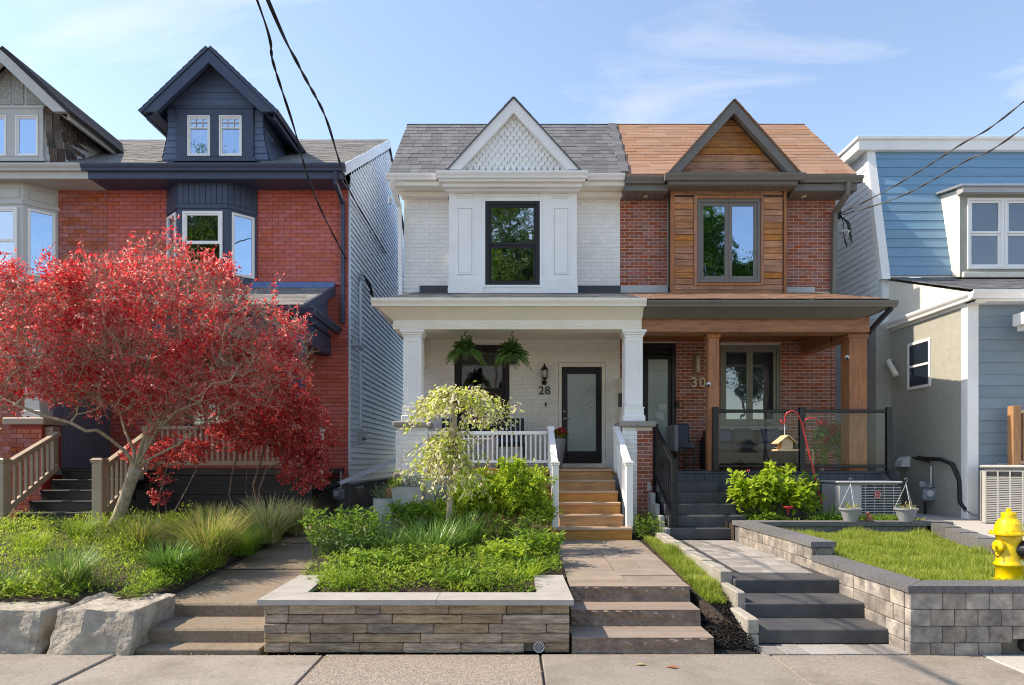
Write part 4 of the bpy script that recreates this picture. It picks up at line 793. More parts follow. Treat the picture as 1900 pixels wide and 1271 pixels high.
porch_roof(H28, -2.2, 2.17, -1.9, 2.17, M['greysh'], True, False)
b = MB(); gutter(b, -2.29, 2.19, 11.07, 4.245, .125, .12); b.build('gutter', M['cream'], H28)
b = MB(); gutter_y(b, 11.19, 13.5, -2.29, 4.245, 1, .12, .12); b.build('gutter', M['cream'], H28)
b = MB().add([(-2.2, 11.19, 4.12), (2.17, 11.19, 4.12), (2.17, 11.42, 3.95), (-1.99, 11.42, 3.95), (-2.2, 13.6, 4.12), (-1.99, 13.6, 3.95)], [(0, 1, 2, 3), (0, 3, 5, 4)]); fix_normals(b.build('soffit', M['cream'], H28))
MB().box(-1.985, 2.17, 11.42, 11.72, 3.80, 4.1, .008).box(-2.0, 2.17, 11.41, 11.73, 3.85, 3.88, .006).box(-1.985, -1.7, 11.72, FD, 3.80, 4.1, .008).box(-1.69, 2.17, 11.72, FD, 4.02, 4.06).build('porch_beam', M['cream'], H28)
MB().box(-1.93, -1.70, 13.35, FD-.01, 3.45, 3.8, .01).build('bracket', M['cream'], H28)
def column(root, x, y, z0, z1, w, m):
    o = MB().box(x-w/2, x+w/2, y-w/2, y+w/2, z0+.24, z1-.09, .005).build('column', m, root)
    e = w/2
    MB().box(x-e-.018, x+e+.018, y-e-.018, y+e+.018, z0+.02, z0+.24, .004).box(x-e-.035, x+e+.035, y-e-.035, y+e+.035, z0, z0+.025, .004).box(x-e-.028, x+e+.028, y-e-.028, y+e+.028, z0+.225, z0+.245, .004).box(x-e-.04, x+e+.04, y-e-.04, y+e+.04, z0, z0+.10, .01).build('column_base', m, o)
    MB().box(x-e-.015, x+e+.015, y-e-.015, y+e+.015, z1-.12, z1-.085, .004).box(x-e-.04, x+e+.04, y-e-.04, y+e+.04, z1-.085, z1-.045, .01).box(x-e-.06, x+e+.06, y-e-.06, y+e+.06, z1-.045, z1, .005).build('column_cap', m, o)
    ring(MB(), x-e, x+e, z0+.27, z1-.14, y-e-.012, y-e, .06, c=.003).build('column_panel', m, o)
    b = ring(MB(), -e, e, z0+.27, z1-.14, -.012, 0, .06, c=.003); b.rot(math.pi/2 if x < 0 else -math.pi/2); b.move((x+(e if x < 0 else -e), y, 0)); b.build('column_panel', m, o)
column(H28, -1.675, 11.62, 2.26, 3.80, .29, M['white']); column(H28, 2.05, 11.62, 2.26, 3.80, .29, M['white'])
def pier(root, x0, x1, y0, y1, z0, z1, mm, mb, H=.0665, L=.19):
    o = MB().box(x0+.007, x1-.007, y0+.007, y1, z0, z1).build('pier', mm, root)
    return o
p = pier(H28, -1.94, -1.42, 11.4, 11.9, .35, 2.16, M['wmortar'], None); bricks(p, -1.94, -1.42, .45, 2.15, 11.407, [], M['wbrick'], .205, .075, .006, 300, .006); bricks_side(p, -1.427, 11.41, 11.9, 1.46, 2.15, 1, M['wbrick'], .205, .075, .006)
MB().box(-1.99, -1.37, 11.35, 11.95, 2.165, 2.26, .02).build('cap_stone', M['curbconc'], p)
p = pier(H28, 1.84, 2.09, 11.4, 11.9, .4, 2.16, M['wmortar'], None); bricks(p, 1.84, 2.09, .45, 2.15, 11.407, [], M['wbrick'], .205, .075, .006)
MB().box(1.79, 2.40, 11.35, 11.95, 2.165, 2.26, .02).build('cap_stone', M['curbconc'], p)
# porch floor, front boards and stairs
MB().box(-1.42, .695, 11.52, FD, 1.36, 1.46).box(.70, 1.84, 11.62, FD, 1.36, 1.457).build('porch_floor', M['deckw'], H28)
for i in range(5): MB().box(-1.42, .66, 11.52-.004, 11.55, 1.15-.2*i, 1.15-.2*i+.194, .003).build('skirt_board', M['deckw'], H28)
MB().box(-1.42, .66, 11.46, 11.52, 1.36, 1.463, .006).build('nosing', M['deckw'], H28)
ys = [10.16, 10.43, 10.70, 10.97, 11.24, 11.51]; zs = [.60, .77, .945, 1.115, 1.285, 1.46]
stairs(H28, .60, 1.80, ys[:1]+[10.43], [.60, .77][:1], M['deckw'], M['deckt'])
stairs(H28, .72, 1.71, ys[1:], zs[1:], M['deckw'], M['deckt'], z0=.35)
MB().box(.60, 1.80, 10.44, 10.6, .35, .58).build('stringer', M['deckw'], H28)
for s, x in ((-1, .655), (1, 1.775)):
    post(H28, x, 10.34, .36 if s < 0 else .6, 1.56, .10, M['white']); post(H28, x, 11.56, 1.40, 2.14, .10, M['white'])
    MB().bar((x, 10.38, 1.52), (x, 11.54, 2.33-.22), .09, .10).build('hand_rail', M['white'], H28); MB().bar((x, 10.38, .80), (x, 11.54, 1.52), .05, .08).build('bottom_rail', M['white'], H28)
    balusters(H28, (x, 10.42), (x, 11.5), 9, .84, 1.50, M['white'], .032, .60)
MB().box(-1.42, .6, 11.50, 11.58, 2.04, 2.10, .008).build('top_rail', M['white'], H28); MB().box(-1.42, .6, 11.51, 11.57, 1.56, 1.61, .006).build('bottom_rail', M['white'], H28)
balusters(H28, (-1.42, 11.54), (.6, 11.54), 25, 1.61, 2.04, M['white'], .030)
# window, door
window(H28, -1.14, -.06, 2.16, 3.90, FD+.02, M['blackm'], M['glass'], .085, split=3.0, depth=.12, sash=.05)
MB().box(-1.19, -.01, FD-.05, FD+.1, 2.08, 2.155, .006).build('window_sill', M['wbrick'], H28)
ring(MB(), .925, 1.855, 1.46, 3.555, FD-.012, FD+.1, .065, .085, .03, c=.004).build('door_frame', M['cream'], H28)
MB().box(.9, 1.88, FD-.03, FD+.1, 1.46, 1.545, .006).build('threshold', M['cream'], H28)
bb = MB(); v, f = FACEBRICK(.075-.004, .012, .2, .003); pieces('arch_brick', wall, (v, f), [((.9+.062*i, FD, 3.655+.045*(1-((i-8)/8.)**2)-.045), (.82, 1, .5), (0, (i-8)*.02, 0)) for i in range(17)], M['wbrick'], 300)
dr = ring(MB(), .99, 1.79, 1.55, 3.475, FD+.02, FD+.065, .115, .14, .24, c=.005).build('door', M['black'], H28)
MB().box(1.10, 1.68, FD+.035, FD+.05, 1.78, 3.345).build('glass_panel', M['frost'], dr)
lg = MB(); r = random.Random(2)                # leaded ornament in the glass
for k in range(34):
    z = 2.25+k*.027; w = .075*math.sin(math.pi*(k+1)/37)+.012; lg.tube([(1.545-w, FD+.032, z), (1.545+w*math.sin(k*1.3)*.6, FD+.028, z+.03), (1.545+w, FD+.032, z)], .006, 4)
lg.build('leaded_ornament', M['wplastic'], dr)
MB().lathe([(.012, 0), (.024, .006), (.024, .02), (.012, .03)], 0, 0, 14).rot(math.pi/2, axis='X').move((1.045, FD+.02, 2.58)).build('deadbolt', M['alum'], dr)
b = MB(); b.lathe([(.026, 0), (.026, .012), (.012, .03)], 0, 0, 14).rot(math.pi/2, axis='X').move((1.045, FD+.02, 2.44)); b.tube([(1.045, FD-.03, 2.44), (1.10, FD-.035, 2.44), (1.15, FD-.03, 2.437)], .011, 8); b.build('handle', M['alum'], dr, 'all')
# divider between both porches
MB().prism([(11.75, 1.46), (13.6, 1.46), (13.6, 3.22), (11.75, 3.05)], 'x', 2.06, 2.2).build('porch_divider', M['cream'], H28)
# ================================================================== brick semi-detached house, number 30
H30 = thing('house', (4.3, FD, .4), 'brown brick semi-detached house with wood clad bay and number 30', 'house')
A0, A1 = 2.152, 6.44
h_d = (2.58, 3.27, 1.42, 3.95); h_w = (4.15, 5.35, 2.3, 3.9)
wall = wallq(MB(), A0, A1, .4, 7.1, FD, [h_d, h_w, (3.2, 5.2, 4.9, 7.0)]).build('wall', M['mortar30'], H30)
body(H30, A0+.001, A1-.001, 22, .4, 7.05, M['greytri'], (15.5, 9.15))
bricks(wall, 3.27, A1, 1.43, 4.15, FD, [h_w], M['brick30'], limit=165)
bricks(wall, A0, 2.58, 1.43, 4.15, FD, [], M['brick30'], limit=180); bricks(wall, 2.58, 3.27, 3.97, 4.15, FD, [], M['brick30'], limit=190)
bricks(wall, A0, 3.09, 4.97, 7.0, FD, [], M['brick30'], limit=245); bricks(wall, 5.33, A1, 4.97, 7.0, FD, [], M['brick30'], limit=300)
by = 13.3; bx0, bx1 = 3.11, 5.31
wb = wallq(MB(), bx0, bx1, 4.82, 6.98, by, [(3.60, 4.83, 5.06, 6.68)], .12)
for x in (bx0, bx1): wb.poly([(x, by, 4.82), (x, FD, 4.82), (x, FD, 6.98), (x, by, 6.98)])
bay = wb.build('bay_wall', M['underlay'], H30)
boards_front(bay, bx0+.05, 3.53, by, 5.03, 6.75, .122, M['wood'], 'cladding_board'); boards_front(bay, 4.90, bx1-.05, by, 5.03, 6.75, .122, M['wood'], 'cladding_board')
boards_front(bay, bx0+.05, bx1-.05, by, 6.77, 6.96, .125, M['wood'], 'cladding_board'); boards_front(bay, bx0+.05, bx1-.05, by, 4.83, 5.03, .1, M['wood'], 'cladding_board')
for x in (bx0, bx1): MB().box(x-.025, x+.05 if x < 4 else x+.03, by-.035, by+.04, 4.8, 6.99, .005).build('corner_board', M['woodp'], bay)
ring(MB(), 3.535, 4.895, 5.0, 6.755, by-.045, by+.01, .06, c=.004).build('casing', M['woodp'], bay)
window(H30, 3.60, 4.83, 5.07, 6.685, by-.03, M['greytrim'], M['glassb'], .055, vsplit=4.215, depth=.1, sash=.07)
window(H30, 4.16, 5.34, 2.31, 3.89, FD+.02, mat('olive_grey_frame', (.24, .24, .19), rough=.45, scale=4), M['glass'], .06, vsplit=4.75, depth=.12, sash=.06, blind=M['gblind'])
MB().box(4.02, 5.46, FD-.06, FD+.12, 2.2, 2.29, .008).build('window_sill', M['coping'], H30)
fr = ring(MB(), 2.585, 3.265, 1.42, 3.945, FD+.03, FD+.15, .08, .12, .04, c=.004).build('door_frame', M['black'], H30)
dr = ring(MB(), 2.667, 3.183, 1.47, 3.72, FD+.07, FD+.12, .06, .09, .2, c=.004).build('door', M['black'], H30); MB().box(2.72, 3.13, FD+.09, FD+.1, 1.66, 3.65).build('glass_panel', M['frost'], dr)
MB().box(2.67, 3.18, FD+.08, FD+.09, 3.74, 3.82).build('transom', M['black'], dr)
MB().box(2.93, 3.10, FD+.075, FD+.08, 2.62, 2.74).build('notice', M['paper'], dr); MB().prism([(2.86, 2.56), (3.0, 2.575), (3.05, 2.5), (3.02, 2.40), (2.93, 2.44), (2.88, 2.48)], 'y', FD+.075, FD+.08).build('notice', M['paper'], dr)
for i in range(14): MB().box(2.76+.026*i, 2.776+.026*i, FD+.08, FD+.086, 3.34, 3.36).build('ornament', M['wplastic'], dr)
# pediment with soffits
xg = 4.215
b = MB(); gutter(b, 2.90, 5.56, 12.90, 7.05, .12, .13); b.build('gutter', M['greytrim'], H30)
MB().box(2.98, 5.45, 13.0, FD, 6.86, 6.99, .005).build('fascia', M['greytrim'], H30)
for i in range(19): MB().box(2.98+.13*i+.003, 2.98+.13*(i+1)-.003, 13.03, FD, 6.845, 6.86, .002).build('soffit_board', M['greytrim'], H30)
MB().prism([(12.92, 7.06), (13.4, 7.06), (13.4, 7.12)], 'x', 3.0, 5.5).build('pediment_ledge', M['acgrey'], H30)
gable_front(H30, xg, 1.23, 12.95, 7.08, 8.43, .21, M['greytrim'], .10); gable_roof(H30, xg, 1.23, 12.92, 14.7, 13.2, 7.07, 8.44, M['brownsh'])
sl = (8.25-7.1)/1.04
tri = MB().poly([(xg-1.06, 13.21, 7.08), (xg+1.06, 13.21, 7.08), (xg, 13.21, 8.26)]).build('pediment', M['underlay'], H30)
boards_front(tri, 0, 0, 13.205, 7.10, 8.2, .14, M['wood'], 'cladding_board', xa=lambda z: xg-(8.25-z)/sl, xb=lambda z: xg+(8.25-z)/sl)
for s in (-1, 1):                            # soffit strips under the rakes
    for i in range(11):
        t0, t1 = i/11, (i+.93)/11; P = [(xg+s*(1.10*(1-t)), 8.27-(1-t)*1.20) for t in (t0, t1)]
        MB().add([(P[0][0], 13.04, P[0][1]), (P[1][0], 13.04, P[1][1]), (P[1][0], 13.2, P[1][1]), (P[0][0], 13.2, P[0][1])], [(0, 1, 2, 3)]).build('soffit_board', M['greytrim'], H30)
rf = roofslab(H30, 2.175, 6.62, M['brownsh'])
keep30 = lambda x, y: not (abs(x-xg) < 1.2-(y-13.0)*.72)
shingles(rf, 2.25, 6.64, RE[0], RE[1]-.02, RR[0], RR[1], 17, .42, M['brownsh'], keep30, 300, xl=lambda t: .06+.10*t, rnd=.7)
MB().bar((2.3, 15.52, 9.225), (6.64, 15.52, 9.225), .10, .02).build('ridge_cap', M['brownsh'], rf)
for k in range(14):                          # rolled seam of dark shingles where both roofs meet
    t = k/14.6; MB().bar((2.16+.11*t, 13.12+2.38*t, 7.15+2.1*t), (2.16+.11*(t+.085), 13.12+2.38*(t+.085), 7.17+2.1*(t+.085)), .16+.03*math.sin(k*2.), .035, (0, -.66, .75)).build('seam_shingle', M['greysh'], rf)
b = MB(); gutter(b, 2.17, 2.93, 13.04, 7.04, .12, .12); gutter(b, 5.53, 6.72, 13.04, 7.06, .12, .12); b.build('gutter', M['greytrim'], H30)
MB().box(2.17, 3.0, 13.14, FD, 6.80, 6.93, .004).build('fascia', M['greytrim'], H30); MB().box(5.43, 6.64, 13.14, FD, 6.80, 6.93, .004).build('fascia', M['greytrim'], H30)
for x0, x1 in ((2.18, 3.0), (5.43, 6.6)):
    x = x0
    while x < x1: MB().box(x+.003, min(x+.12, x1), 13.18, FD, 6.785, 6.8, .002).build('soffit_board', M['greytrim'], H30); x += .123
for x in (2.62, 5.72): MB().lathe([(.05, 0), (.05, .012), (.035, .012)], x, 13.38, 16).move((0, 0, 6.772)).build('recessed_light', M['ltshade'], H30)
downspout(H30, [(6.45, 13.1, 6.95), (6.45, 13.15, 6.72), (6.38, 13.5, 6.5), (6.37, 13.545, 4.85)], M['greytrim'], .05)
MB().box(2.152, 3.09, 13.52, FD, 4.86, 5.07).box(5.335, 6.0, 13.52, FD, 4.86, 5.04).build('flashing', M['acgrey'], H30)
# porch of number 30
porch_roof(H30, 2.18, 6.18, 2.18, 5.95, M['brownsh'], False, True)
b = MB(); gutter(b, 2.2, 6.27, 11.07, 4.21, .10, .12); b.build('gutter', M['greytrim'], H30)
b = MB(); gutter_y(b, 11.19, 13.5, 6.27, 4.21, -1, .10, .12); b.build('gutter', M['greytrim'], H30)
b = MB().add([(2.18, 11.17, 4.11), (6.17, 11.17, 4.11), (5.8, 11.42, 3.98), (2.12, 11.42, 3.98), (6.17, 13.6, 4.11), (5.8, 13.6, 3.98)], [(0, 1, 2, 3), (1, 4, 5, 2)]); fix_normals(b.build('soffit', M['greytrim'], H30))
for i in range(28): MB().bar((2.2+.137*i, 11.2, 4.105), (2.16+.133*i, 11.42, 3.985), .008, .006).build('soffit_joint', M['dkgrey'], H30)
MB().box(2.15, 6.03, 11.5, 11.9, 3.77, 4.03, .012).build('porch_beam', M['woodb'], H30); MB().box(5.76, 6.02, 11.905, FD, 3.74, 4.0, .01).build('porch_beam', M['woodb'], H30); MB().box(2.15, 5.755, 11.905, FD, 3.99, 4.03).build('porch_ceiling', M['woodb'], H30)
MB().box(2.16, 6.0, FD-.06, FD-.01, 4.0, 4.12).build('ledger', M['woodp'], H30)
for x0, x1, y0 in ((3.35, 3.535, 11.64), (5.76, 6.07, 11.66)):
    p = MB().box(x0, x1, y0, y0+(x1-x0), 1.42, 3.765, .01).build('wood_post', M['woodp'], H30); MB().box(x0-.02, x1+.02, y0-.02, y0+(x1-x0)+.02, 3.70, 3.768, .006).build('post_cap', M['woodp'], p)
MB().box(6.06, 6.075, 11.7, 11.76, 3.1, 3.22).build('outlet', M['wplastic'], H30)
downspout(H30, [(6.2, 11.15, 4.1), (6.18, 11.6, 3.92), (6.16, 11.85, 3.78), (6.15, 11.88, 1.5)], M['dkgrey'], .035)
p = MB().box(2.09, 2.345, 11.407, 11.9, .4, 2.16).build('pier', M['mortar30'], H30); bricks(p, 2.09, 2.35, .45, 2.15, 11.407, [], M['brick30']); bricks_side(p, 2.345, 11.41, 11.9, 1.42, 2.15, 1, M['brick30'])
# deck
dk = MB().box(2.352, 6.5, 11.56, FD, 1.3, 1.395).build('porch_floor', M['slate'], H30)
for i in range(14): MB().box(2.352, 6.52, 11.52+.149*i, 11.52+.149*i+.146, 1.395, 1.42, .003).build('deck_board', M['slate'], dk)
x = 2.36
while x < 6.45: MB().box(x, x+.148, 11.545, 11.565, .55, 1.39, .004).build('skirt_board', M['slate'], H30); x += .15
st_y = [10.3, 10.56, 10.82, 11.06, 11.3]; st_z = [.58, .748, .916, 1.084, 1.252]; st_r = [3.67, 3.63, 3.55, 3.48, 3.40]; st_l = [2.40, 2.43, 2.42, 2.41, 2.40]
ps = thing('porch_steps', (3.0, 10.3, .41), 'charcoal slab stairs with black handrail up to the brick house porch', 'steps')
for i in range(5): MB().box(st_l[i], st_r[i], st_y[i], (st_y[i+1]+.03 if i < 4 else 11.54), st_z[i]-.17, st_z[i]-.001, .008).build('step', M['blackst'], ps)
for i in range(5):
    for k in range(3):
        y = st_y[i]+.1+k*.085; MB().box(2.335-.02*i, 2.335-.02*i+.07, y, y+.08, .4, st_z[i]-.01, .005).build('side_block', M['acgrey'], ps)
hr = ps
MB().box(2.44, 2.53, 10.42, 10.51, .59, 1.63, .008).box(2.43, 2.54, 10.41, 10.52, 1.63, 1.645, .004).build('newel_post', M['black'], hr); MB().box(2.40, 2.57, 10.38, 10.55, .58, .595, .003).build('base_plate', M['black'], hr)
MB().box(2.36, 2.44, 11.40, 11.48, 1.26, 2.2, .008).box(2.35, 2.45, 11.39, 11.49, 2.2, 2.215, .004).build('newel_post', M['black'], hr); MB().box(2.32, 2.48, 11.36, 11.52, 1.253, 1.27, .003).build('base_plate', M['black'], hr)
MB().bar((2.485, 10.5, 1.57), (2.40, 11.40, 2.14), .055, .045).build('hand_rail', M['black'], hr); MB().bar((2.485, 10.5, .72), (2.40, 11.40, 1.34), .035, .035).build('bottom_rail', M['black'], hr)
balusters(hr, (2.485, 10.5), (2.40, 11.42), 9, .74, 1.57, M['black'], .02, .60)
# glass railing on the deck
gr = thing('glass_railing', (4.9, 11.6, 1.42), 'black framed glass railing along the brick house porch', 'railing')
px_ = [3.45, 4.915, 6.39]
for x in px_: MB().box(x-.045, x+.045, 11.54, 11.63, 1.42, 2.51, .006).build('post', M['black'], gr); MB().box(x-.08, x+.08, 11.50, 11.67, 1.42, 1.432, .003).build('base_plate', M['black'], gr)
for a, c in ((0, 1), (1, 2)):
    x0, x1 = px_[a]+.046, px_[c]-.046
    MB().box(x0, x1, 11.56, 11.61, 2.415, 2.47, .008).build('top_rail', M['black'], gr); MB().box(x0, x1, 11.565, 11.605, 1.485, 1.53, .005).build('bottom_rail', M['black'], gr)
    MB().box(x0+.004, x1-.004, 11.58, 11.588, 1.53, 2.415).build('glass_panel', M['rail_glass'], gr)
MB().box(2.352, 2.42, 11.43, 11.5, 1.42, 2.0).build('rail_stub', M['black'], gr)
# ================================================================== left houses
def dormer(root, xc, mt, ms, shake=False, mgl=None, extra=False):
    y = 13.3; zb, zp = 8.24, 9.42; hf = 1.25; sl = .567; tw = .62 if shake else .75
    gable_front(root, xc, hf, 12.98, zb, zp, .26, mt, .10)
    t = .06
    for s in (-1, 1):                        # roof slopes with soffit, running back into the main roof
        dx = s*hf; n = Vector((s*(zp-zb), 0, hf)).normalized()*t
        A = [Vector((xc, 12.96, zp+.02)), Vector((xc+dx*1.03, 12.96, zp+(zb-zp)*1.03)), Vector((xc+dx*1.03, 14.76, zp+(zb-zp)*1.03)), Vector((xc, 16.84, zp+.02))]
        b = MB().add([tuple(p) for p in A]+[tuple(p+n) for p in A], [(0, 1, 2, 3), (7, 6, 5, 4), (0, 4, 5, 1), (1, 5, 6, 2), (2, 6, 7, 3), (3, 7, 4, 0)]); o = fix_normals(b.build('gable_roof', M['underlay'] if not extra else mt, root))
        S = A[1]-A[0]; rows = 12
        for i in range(rows):
            p = A[0]+S*(i/rows); q = A[0]+S*min(1, (i+1.15)/rows); y1 = 16.84+(14.76-16.84)*(i/rows); u1 = n*1.02; u2 = n*1.2
            MB().add([tuple(p+u1), tuple(q+u2), (q.x+u2.x, y1, q.z+u2.z), (p.x+u1.x, y1, p.z+u1.z), tuple(q+u1*.95), (q.x+u1.x*.95, y1, q.z+u1.z*.95)], [(0, 1, 2, 3), (1, 4, 5, 2)]).build('shingle_course', M['greysh'], o)
        MB().bar((xc+dx*.97, 13.09, zb-.02), (xc+dx*.97, 14.7, zb-.02), .05, .16).build('fascia', mt, root)
        b = MB().add([(xc+s*1.02, 13.05, zb+.02), (xc+dx*.98, 13.05, zb-.08), (xc+dx*.98, 14.7, zb-.08), (xc+s*1.02, 14.7, zb+.02)], [(0, 1, 2, 3)]); b.build('soffit', mt, root)
    w = .93; fl = .12                         # walls; the foot flares outwards
    b = MB(); b.add([(xc-w-fl, y, 7.40), (xc+w+fl, y, 7.40), (xc+w, y, 8.0), (xc+w, y, 8.5), (xc, y, 9.36), (xc-w, y, 8.5), (xc-w, y, 8.0)], [(0, 1, 2, 3, 4, 5, 6)])
    for s in (-1, 1): b.add([(xc+s*(w+fl), y, 7.40), (xc+s*(w+fl), y+.2, 7.45), (xc+s*w, 15.0, 8.2), (xc+s*w, 15.0, 8.5), (xc+s*w, y, 8.5), (xc+s*w, y, 8.0)], [(0, 1, 2, 3, 4, 5)])
    dw = b.build('dormer_wall', mt, root)
    xl = lambda s: (lambda z: xc+s*(w+fl*max(0, (8.0-z)/.6)**1.3))
    if not shake:
        siding_front(dw, 0, 0, y, 7.46, 8.44, .125, ms, xf0=xl(-1), xf1=lambda z: xc-tw-.005); siding_front(dw, 0, 0, y, 7.46, 8.44, .125, ms, xf0=lambda z: xc+tw+.005, xf1=xl(1))
        siding_front(dw, 0, 0, y, 8.52, 9.28, .125, ms, xf0=lambda z: xc-(9.36-z)/.94, xf1=lambda z: xc+(9.36-z)/.94)
        z = 7.5
        while z < 8.5:
            for s in (-1, 1):
                x = lambda q: xc+s*(w+.012+fl*max(0, (8.0-q)/.6)**1.3); yb = 13.3+max(0, (z-7.41)/sl); MB().add([(x(z)+s*.012, y-.012, z), (x(z)+s*.012, yb, z), (x(z+.125), yb+.15, z+.128), (x(z+.125), y-.005, z+.128)], [(0, 1, 2, 3)]).build('siding_board', ms, dw)
            z += .125
    else:
        v, f = CBOX((.15, .015, .27), .002)
        xf = []
        for r_ in range(6):
            z = 7.53+r_*.165
            for k in range(3):
                xx = xc+w+fl*max(0, (8.0-z)/.6)**1.3-.06-.15*k
                if xx > xc+.66: xf.append(((xx, y-.02, z), (random.uniform(.8, 1.05), 1.2, 1), (.06, random.uniform(-.02, .02), 0)))
            for k in range(12):
                yy = y+.08+.16*k
                if yy < 13.3+(z-7.36)/sl: xf.append(((xc+w+.015+fl*max(0, (8.0-z)/.6)**1.3, yy, z+random.uniform(-.012, .012)), (random.uniform(.8, 1.1), 1.4, 1), (.09, 0, math.pi/2)))
        pieces('shake', dw, (v, f), xf, M['shake'], 200)
        tr = MB().prism([(xc-.9, 8.50), (xc+.9, 8.50), (xc, 9.35)], 'y', y-.02, y).build('gable_panel', mt, root)
        tex = mat('pebbled_stucco', (.62, .61, .575), (.36, .355, .33), rough=.9, scale=26, kind='voronoi', lo=.1, hi=.5, bump=.01, bscale=26)
        for k, (x0, x1) in enumerate(((-.86, -.32), (-.26, -.02), (.02, .26), (.32, .86))):
            q = .02; P = [(xc+x0*.88, 8.53), (xc+x1*.88, 8.53)]
            hA = 9.32-abs(x0)*.83-.10; hB = 9.32-abs(x1)*.83-.10; x0 *= .88; x1 *= .88
            P += [(xc+x1, max(8.56, hB)), (xc+(x0+x1)/2, max(8.58, (hA+hB)/2+.05)), (xc+x0, max(8.56, hA))]
            fix_normals(MB().prism(P, 'y', y-.035, y-.02).build('stucco_panel', tex, tr))
    wd = MB(); ring(wd, xc-tw, xc+tw, 7.46, 8.43, y-.05, y+.02, tw-.53, .13, .05, c=.004); wd.box(xc-.085, xc+.085, y-.055, y+.02, 7.51, 8.30, .004); wd.box(xc-tw-.05, xc+tw+.05, y-.09, y, 7.40, 7.46, .004); wd.box(xc-tw-.02, xc+tw+.02, y-.06, y, 8.43, 8.50, .004); wd.build('window_trim', mt, root)
    for s in (-1, 1):
        a, c = (xc-.528, xc-.087) if s < 0 else (xc+.087, xc+.528)
        wn = window(root, a, c, 7.512, 8.30, y-.065, M['white'], M['glassb'] if mgl is None else mgl, .025, depth=.05, sash=.03)
        if extra:
            zz = 8.06; MB().box(a+.03, c-.03, y-.05, y-.035, zz-.012, zz+.012).build('muntin', M['white'], wn); MB().box(a+.03, c-.03, y-.05, y-.036, zz+.105, zz+.117).build('muntin', M['white'], wn)
            for q in (1/3, 2/3): MB().box(a+.03+(c-a-.06)*q-.006, a+.03+(c-a-.06)*q+.006, y-.05, y-.037, zz, 8.27).build('muntin', M['white'], wn)
        else: MB().box(a+.035, c-.035, y-.012, y-.008, 7.6, 8.27).build('shade', M['blind'], wn)
def bay3(root, xc, hw, ho, yf, z0, z1, mt, boards=None, wt=6.66, wb=5.2, mg=None, blind=None, dv=None):
    P = [(xc-ho, FD+.01), (xc-hw, yf), (xc+hw, yf), (xc+ho, FD+.01)]
    b = MB().prism(P, 'z', z0, z1); o = fix_normals(b.build('bay_window', mt, root))
    for i in range(3):
        A = Vector((*P[i], 0)); B = Vector((*P[i+1], 0)); u = (B-A).normalized(); L = (B-A).length; nrm_ = Vector((u.y, -u.x, 0)); ang = math.atan2(u.y, u.x)
        def loc(b): b.rot(ang); b.move(A); return b
        loc(MB().box(.0, L, -.02, 0, wt+.06, wt+.14, .004).box(0, L, -.025, 0, z0+.02, z0+.10, .004)).build('trim_board', mt, o)
        if boards:
            n = max(3, int(L/.1))
            for k in range(n): loc(MB().box(L*k/n+.004, L*(k+1)/n-.004, -.014, 0, wt+.145, z1-.0, .003)).build('vertical_board', mt, o)
        else: loc(ring(MB(), .06, L-.06, wt+.18, z1-.1, -.015, 0, .02)).build('panel', mt, o)
        m_ = .10 if i == 1 else .07
        w = loc(ring(MB(), m_, L-m_, wb, wt, -.035, .0, .05, c=.004)).build('window', M['white'], root)
        g = M['glassb'] if i != 1 else (mg or M['glassd'])
        loc(MB().box(m_+.045, L-m_-.045, -.012, -.006, wb+.045, wt-.045)).build('pane', g, w)
        if i == 1:
            zm = (wb+wt)/2; loc(MB().box(m_+.05, L-m_-.05, -.03, -.004, zm-.025, zm+.025, .004)).build('sash', M['white'], w)
            loc(ring(MB(), m_+.05, L-m_-.05, zm, wt-.05, -.028, -.013, .035)).build('sash', M['white'], w)
        # the pane closes a shallow recess with its blind
        loc(MB().box(m_+.05, L-m_-.05, -.0045, -.0035, wb+.05 if i != 1 else (wb+wt)/2+.25, wt-.05)).build('blind', M['blind'], w)
        loc(MB().box(m_+.05, L-m_-.05, -.003, -.0025, wb+.05, wt-.05)).build('unlit_room_sheet', M['roomdark'], w)  # thin dark sheet on the solid bay paints in the unlit room
    return o
def left_roof(root, x0, x1, xc, m=M['greyshl'], end=False):
    rf = roofslab(root, x0, x1, e=(13.0, 7.24), r=(17.8, 9.96), yb=23, zb=7.0, name='roof', t=.06)
    shingles(rf, x0, x1, 13.0, 7.24, 14.9, 7.24+1.9*.567, 16, .3, m, lambda x, y: not (abs(x-xc) < 1.0), 300, rnd=.9, thick=.009)
    shingles(rf, x0, x1, 14.9, 7.24+1.9*.567, 17.8, 9.96, 20, .45, m, lambda x, y: not (abs(x-xc) < 1.32-(y-14.8)*.6), 0, rnd=.9, thick=.009); return rf
HN = thing('house', (-5.6, FD, .5), 'red painted brick house with navy dormer and navy bay window', 'house')
XN0, XN1 = -8.05, -3.25
wn_ = wallq(MB(), XN0, XN1, 1.2, 7.1, FD, [(-6.5, -5.3, 2.2, 4.0)]).build('wall', M['mortred'], HN)
body(HN, XN0+.002, XN1-.003, 22.5, .5, 7.1, M['wsid'], (17.8, 9.93))
bricks(wn_, XN0, XN1-.002, 5.1, 7.02, FD, [(-6.72, -5.05, 5, 7.2)], M['brickred'], .235, .0795, .008, 215, .006)
bricks(wn_, -4.5, XN1-.002, 1.25, 5.06, FD, [], M['brickred'], .235, .0795, .008, 300, .006)
bricks(wn_, XN0, -4.5, 1.45, 4.0, FD, [(-6.5, -5.3, 2.2, 4.0)], M['brickred'], .235, .0795, .008, 300, .006)
window(HN, -6.49, -5.31, 2.21, 3.99, FD+.03, M['navy'], M['glass'], .07, split=3.2)
MB().box(XN0, XN1-.02, FD-.03, FD+.3, .5, 1.24, .01).build('foundation', M['found'], HN)
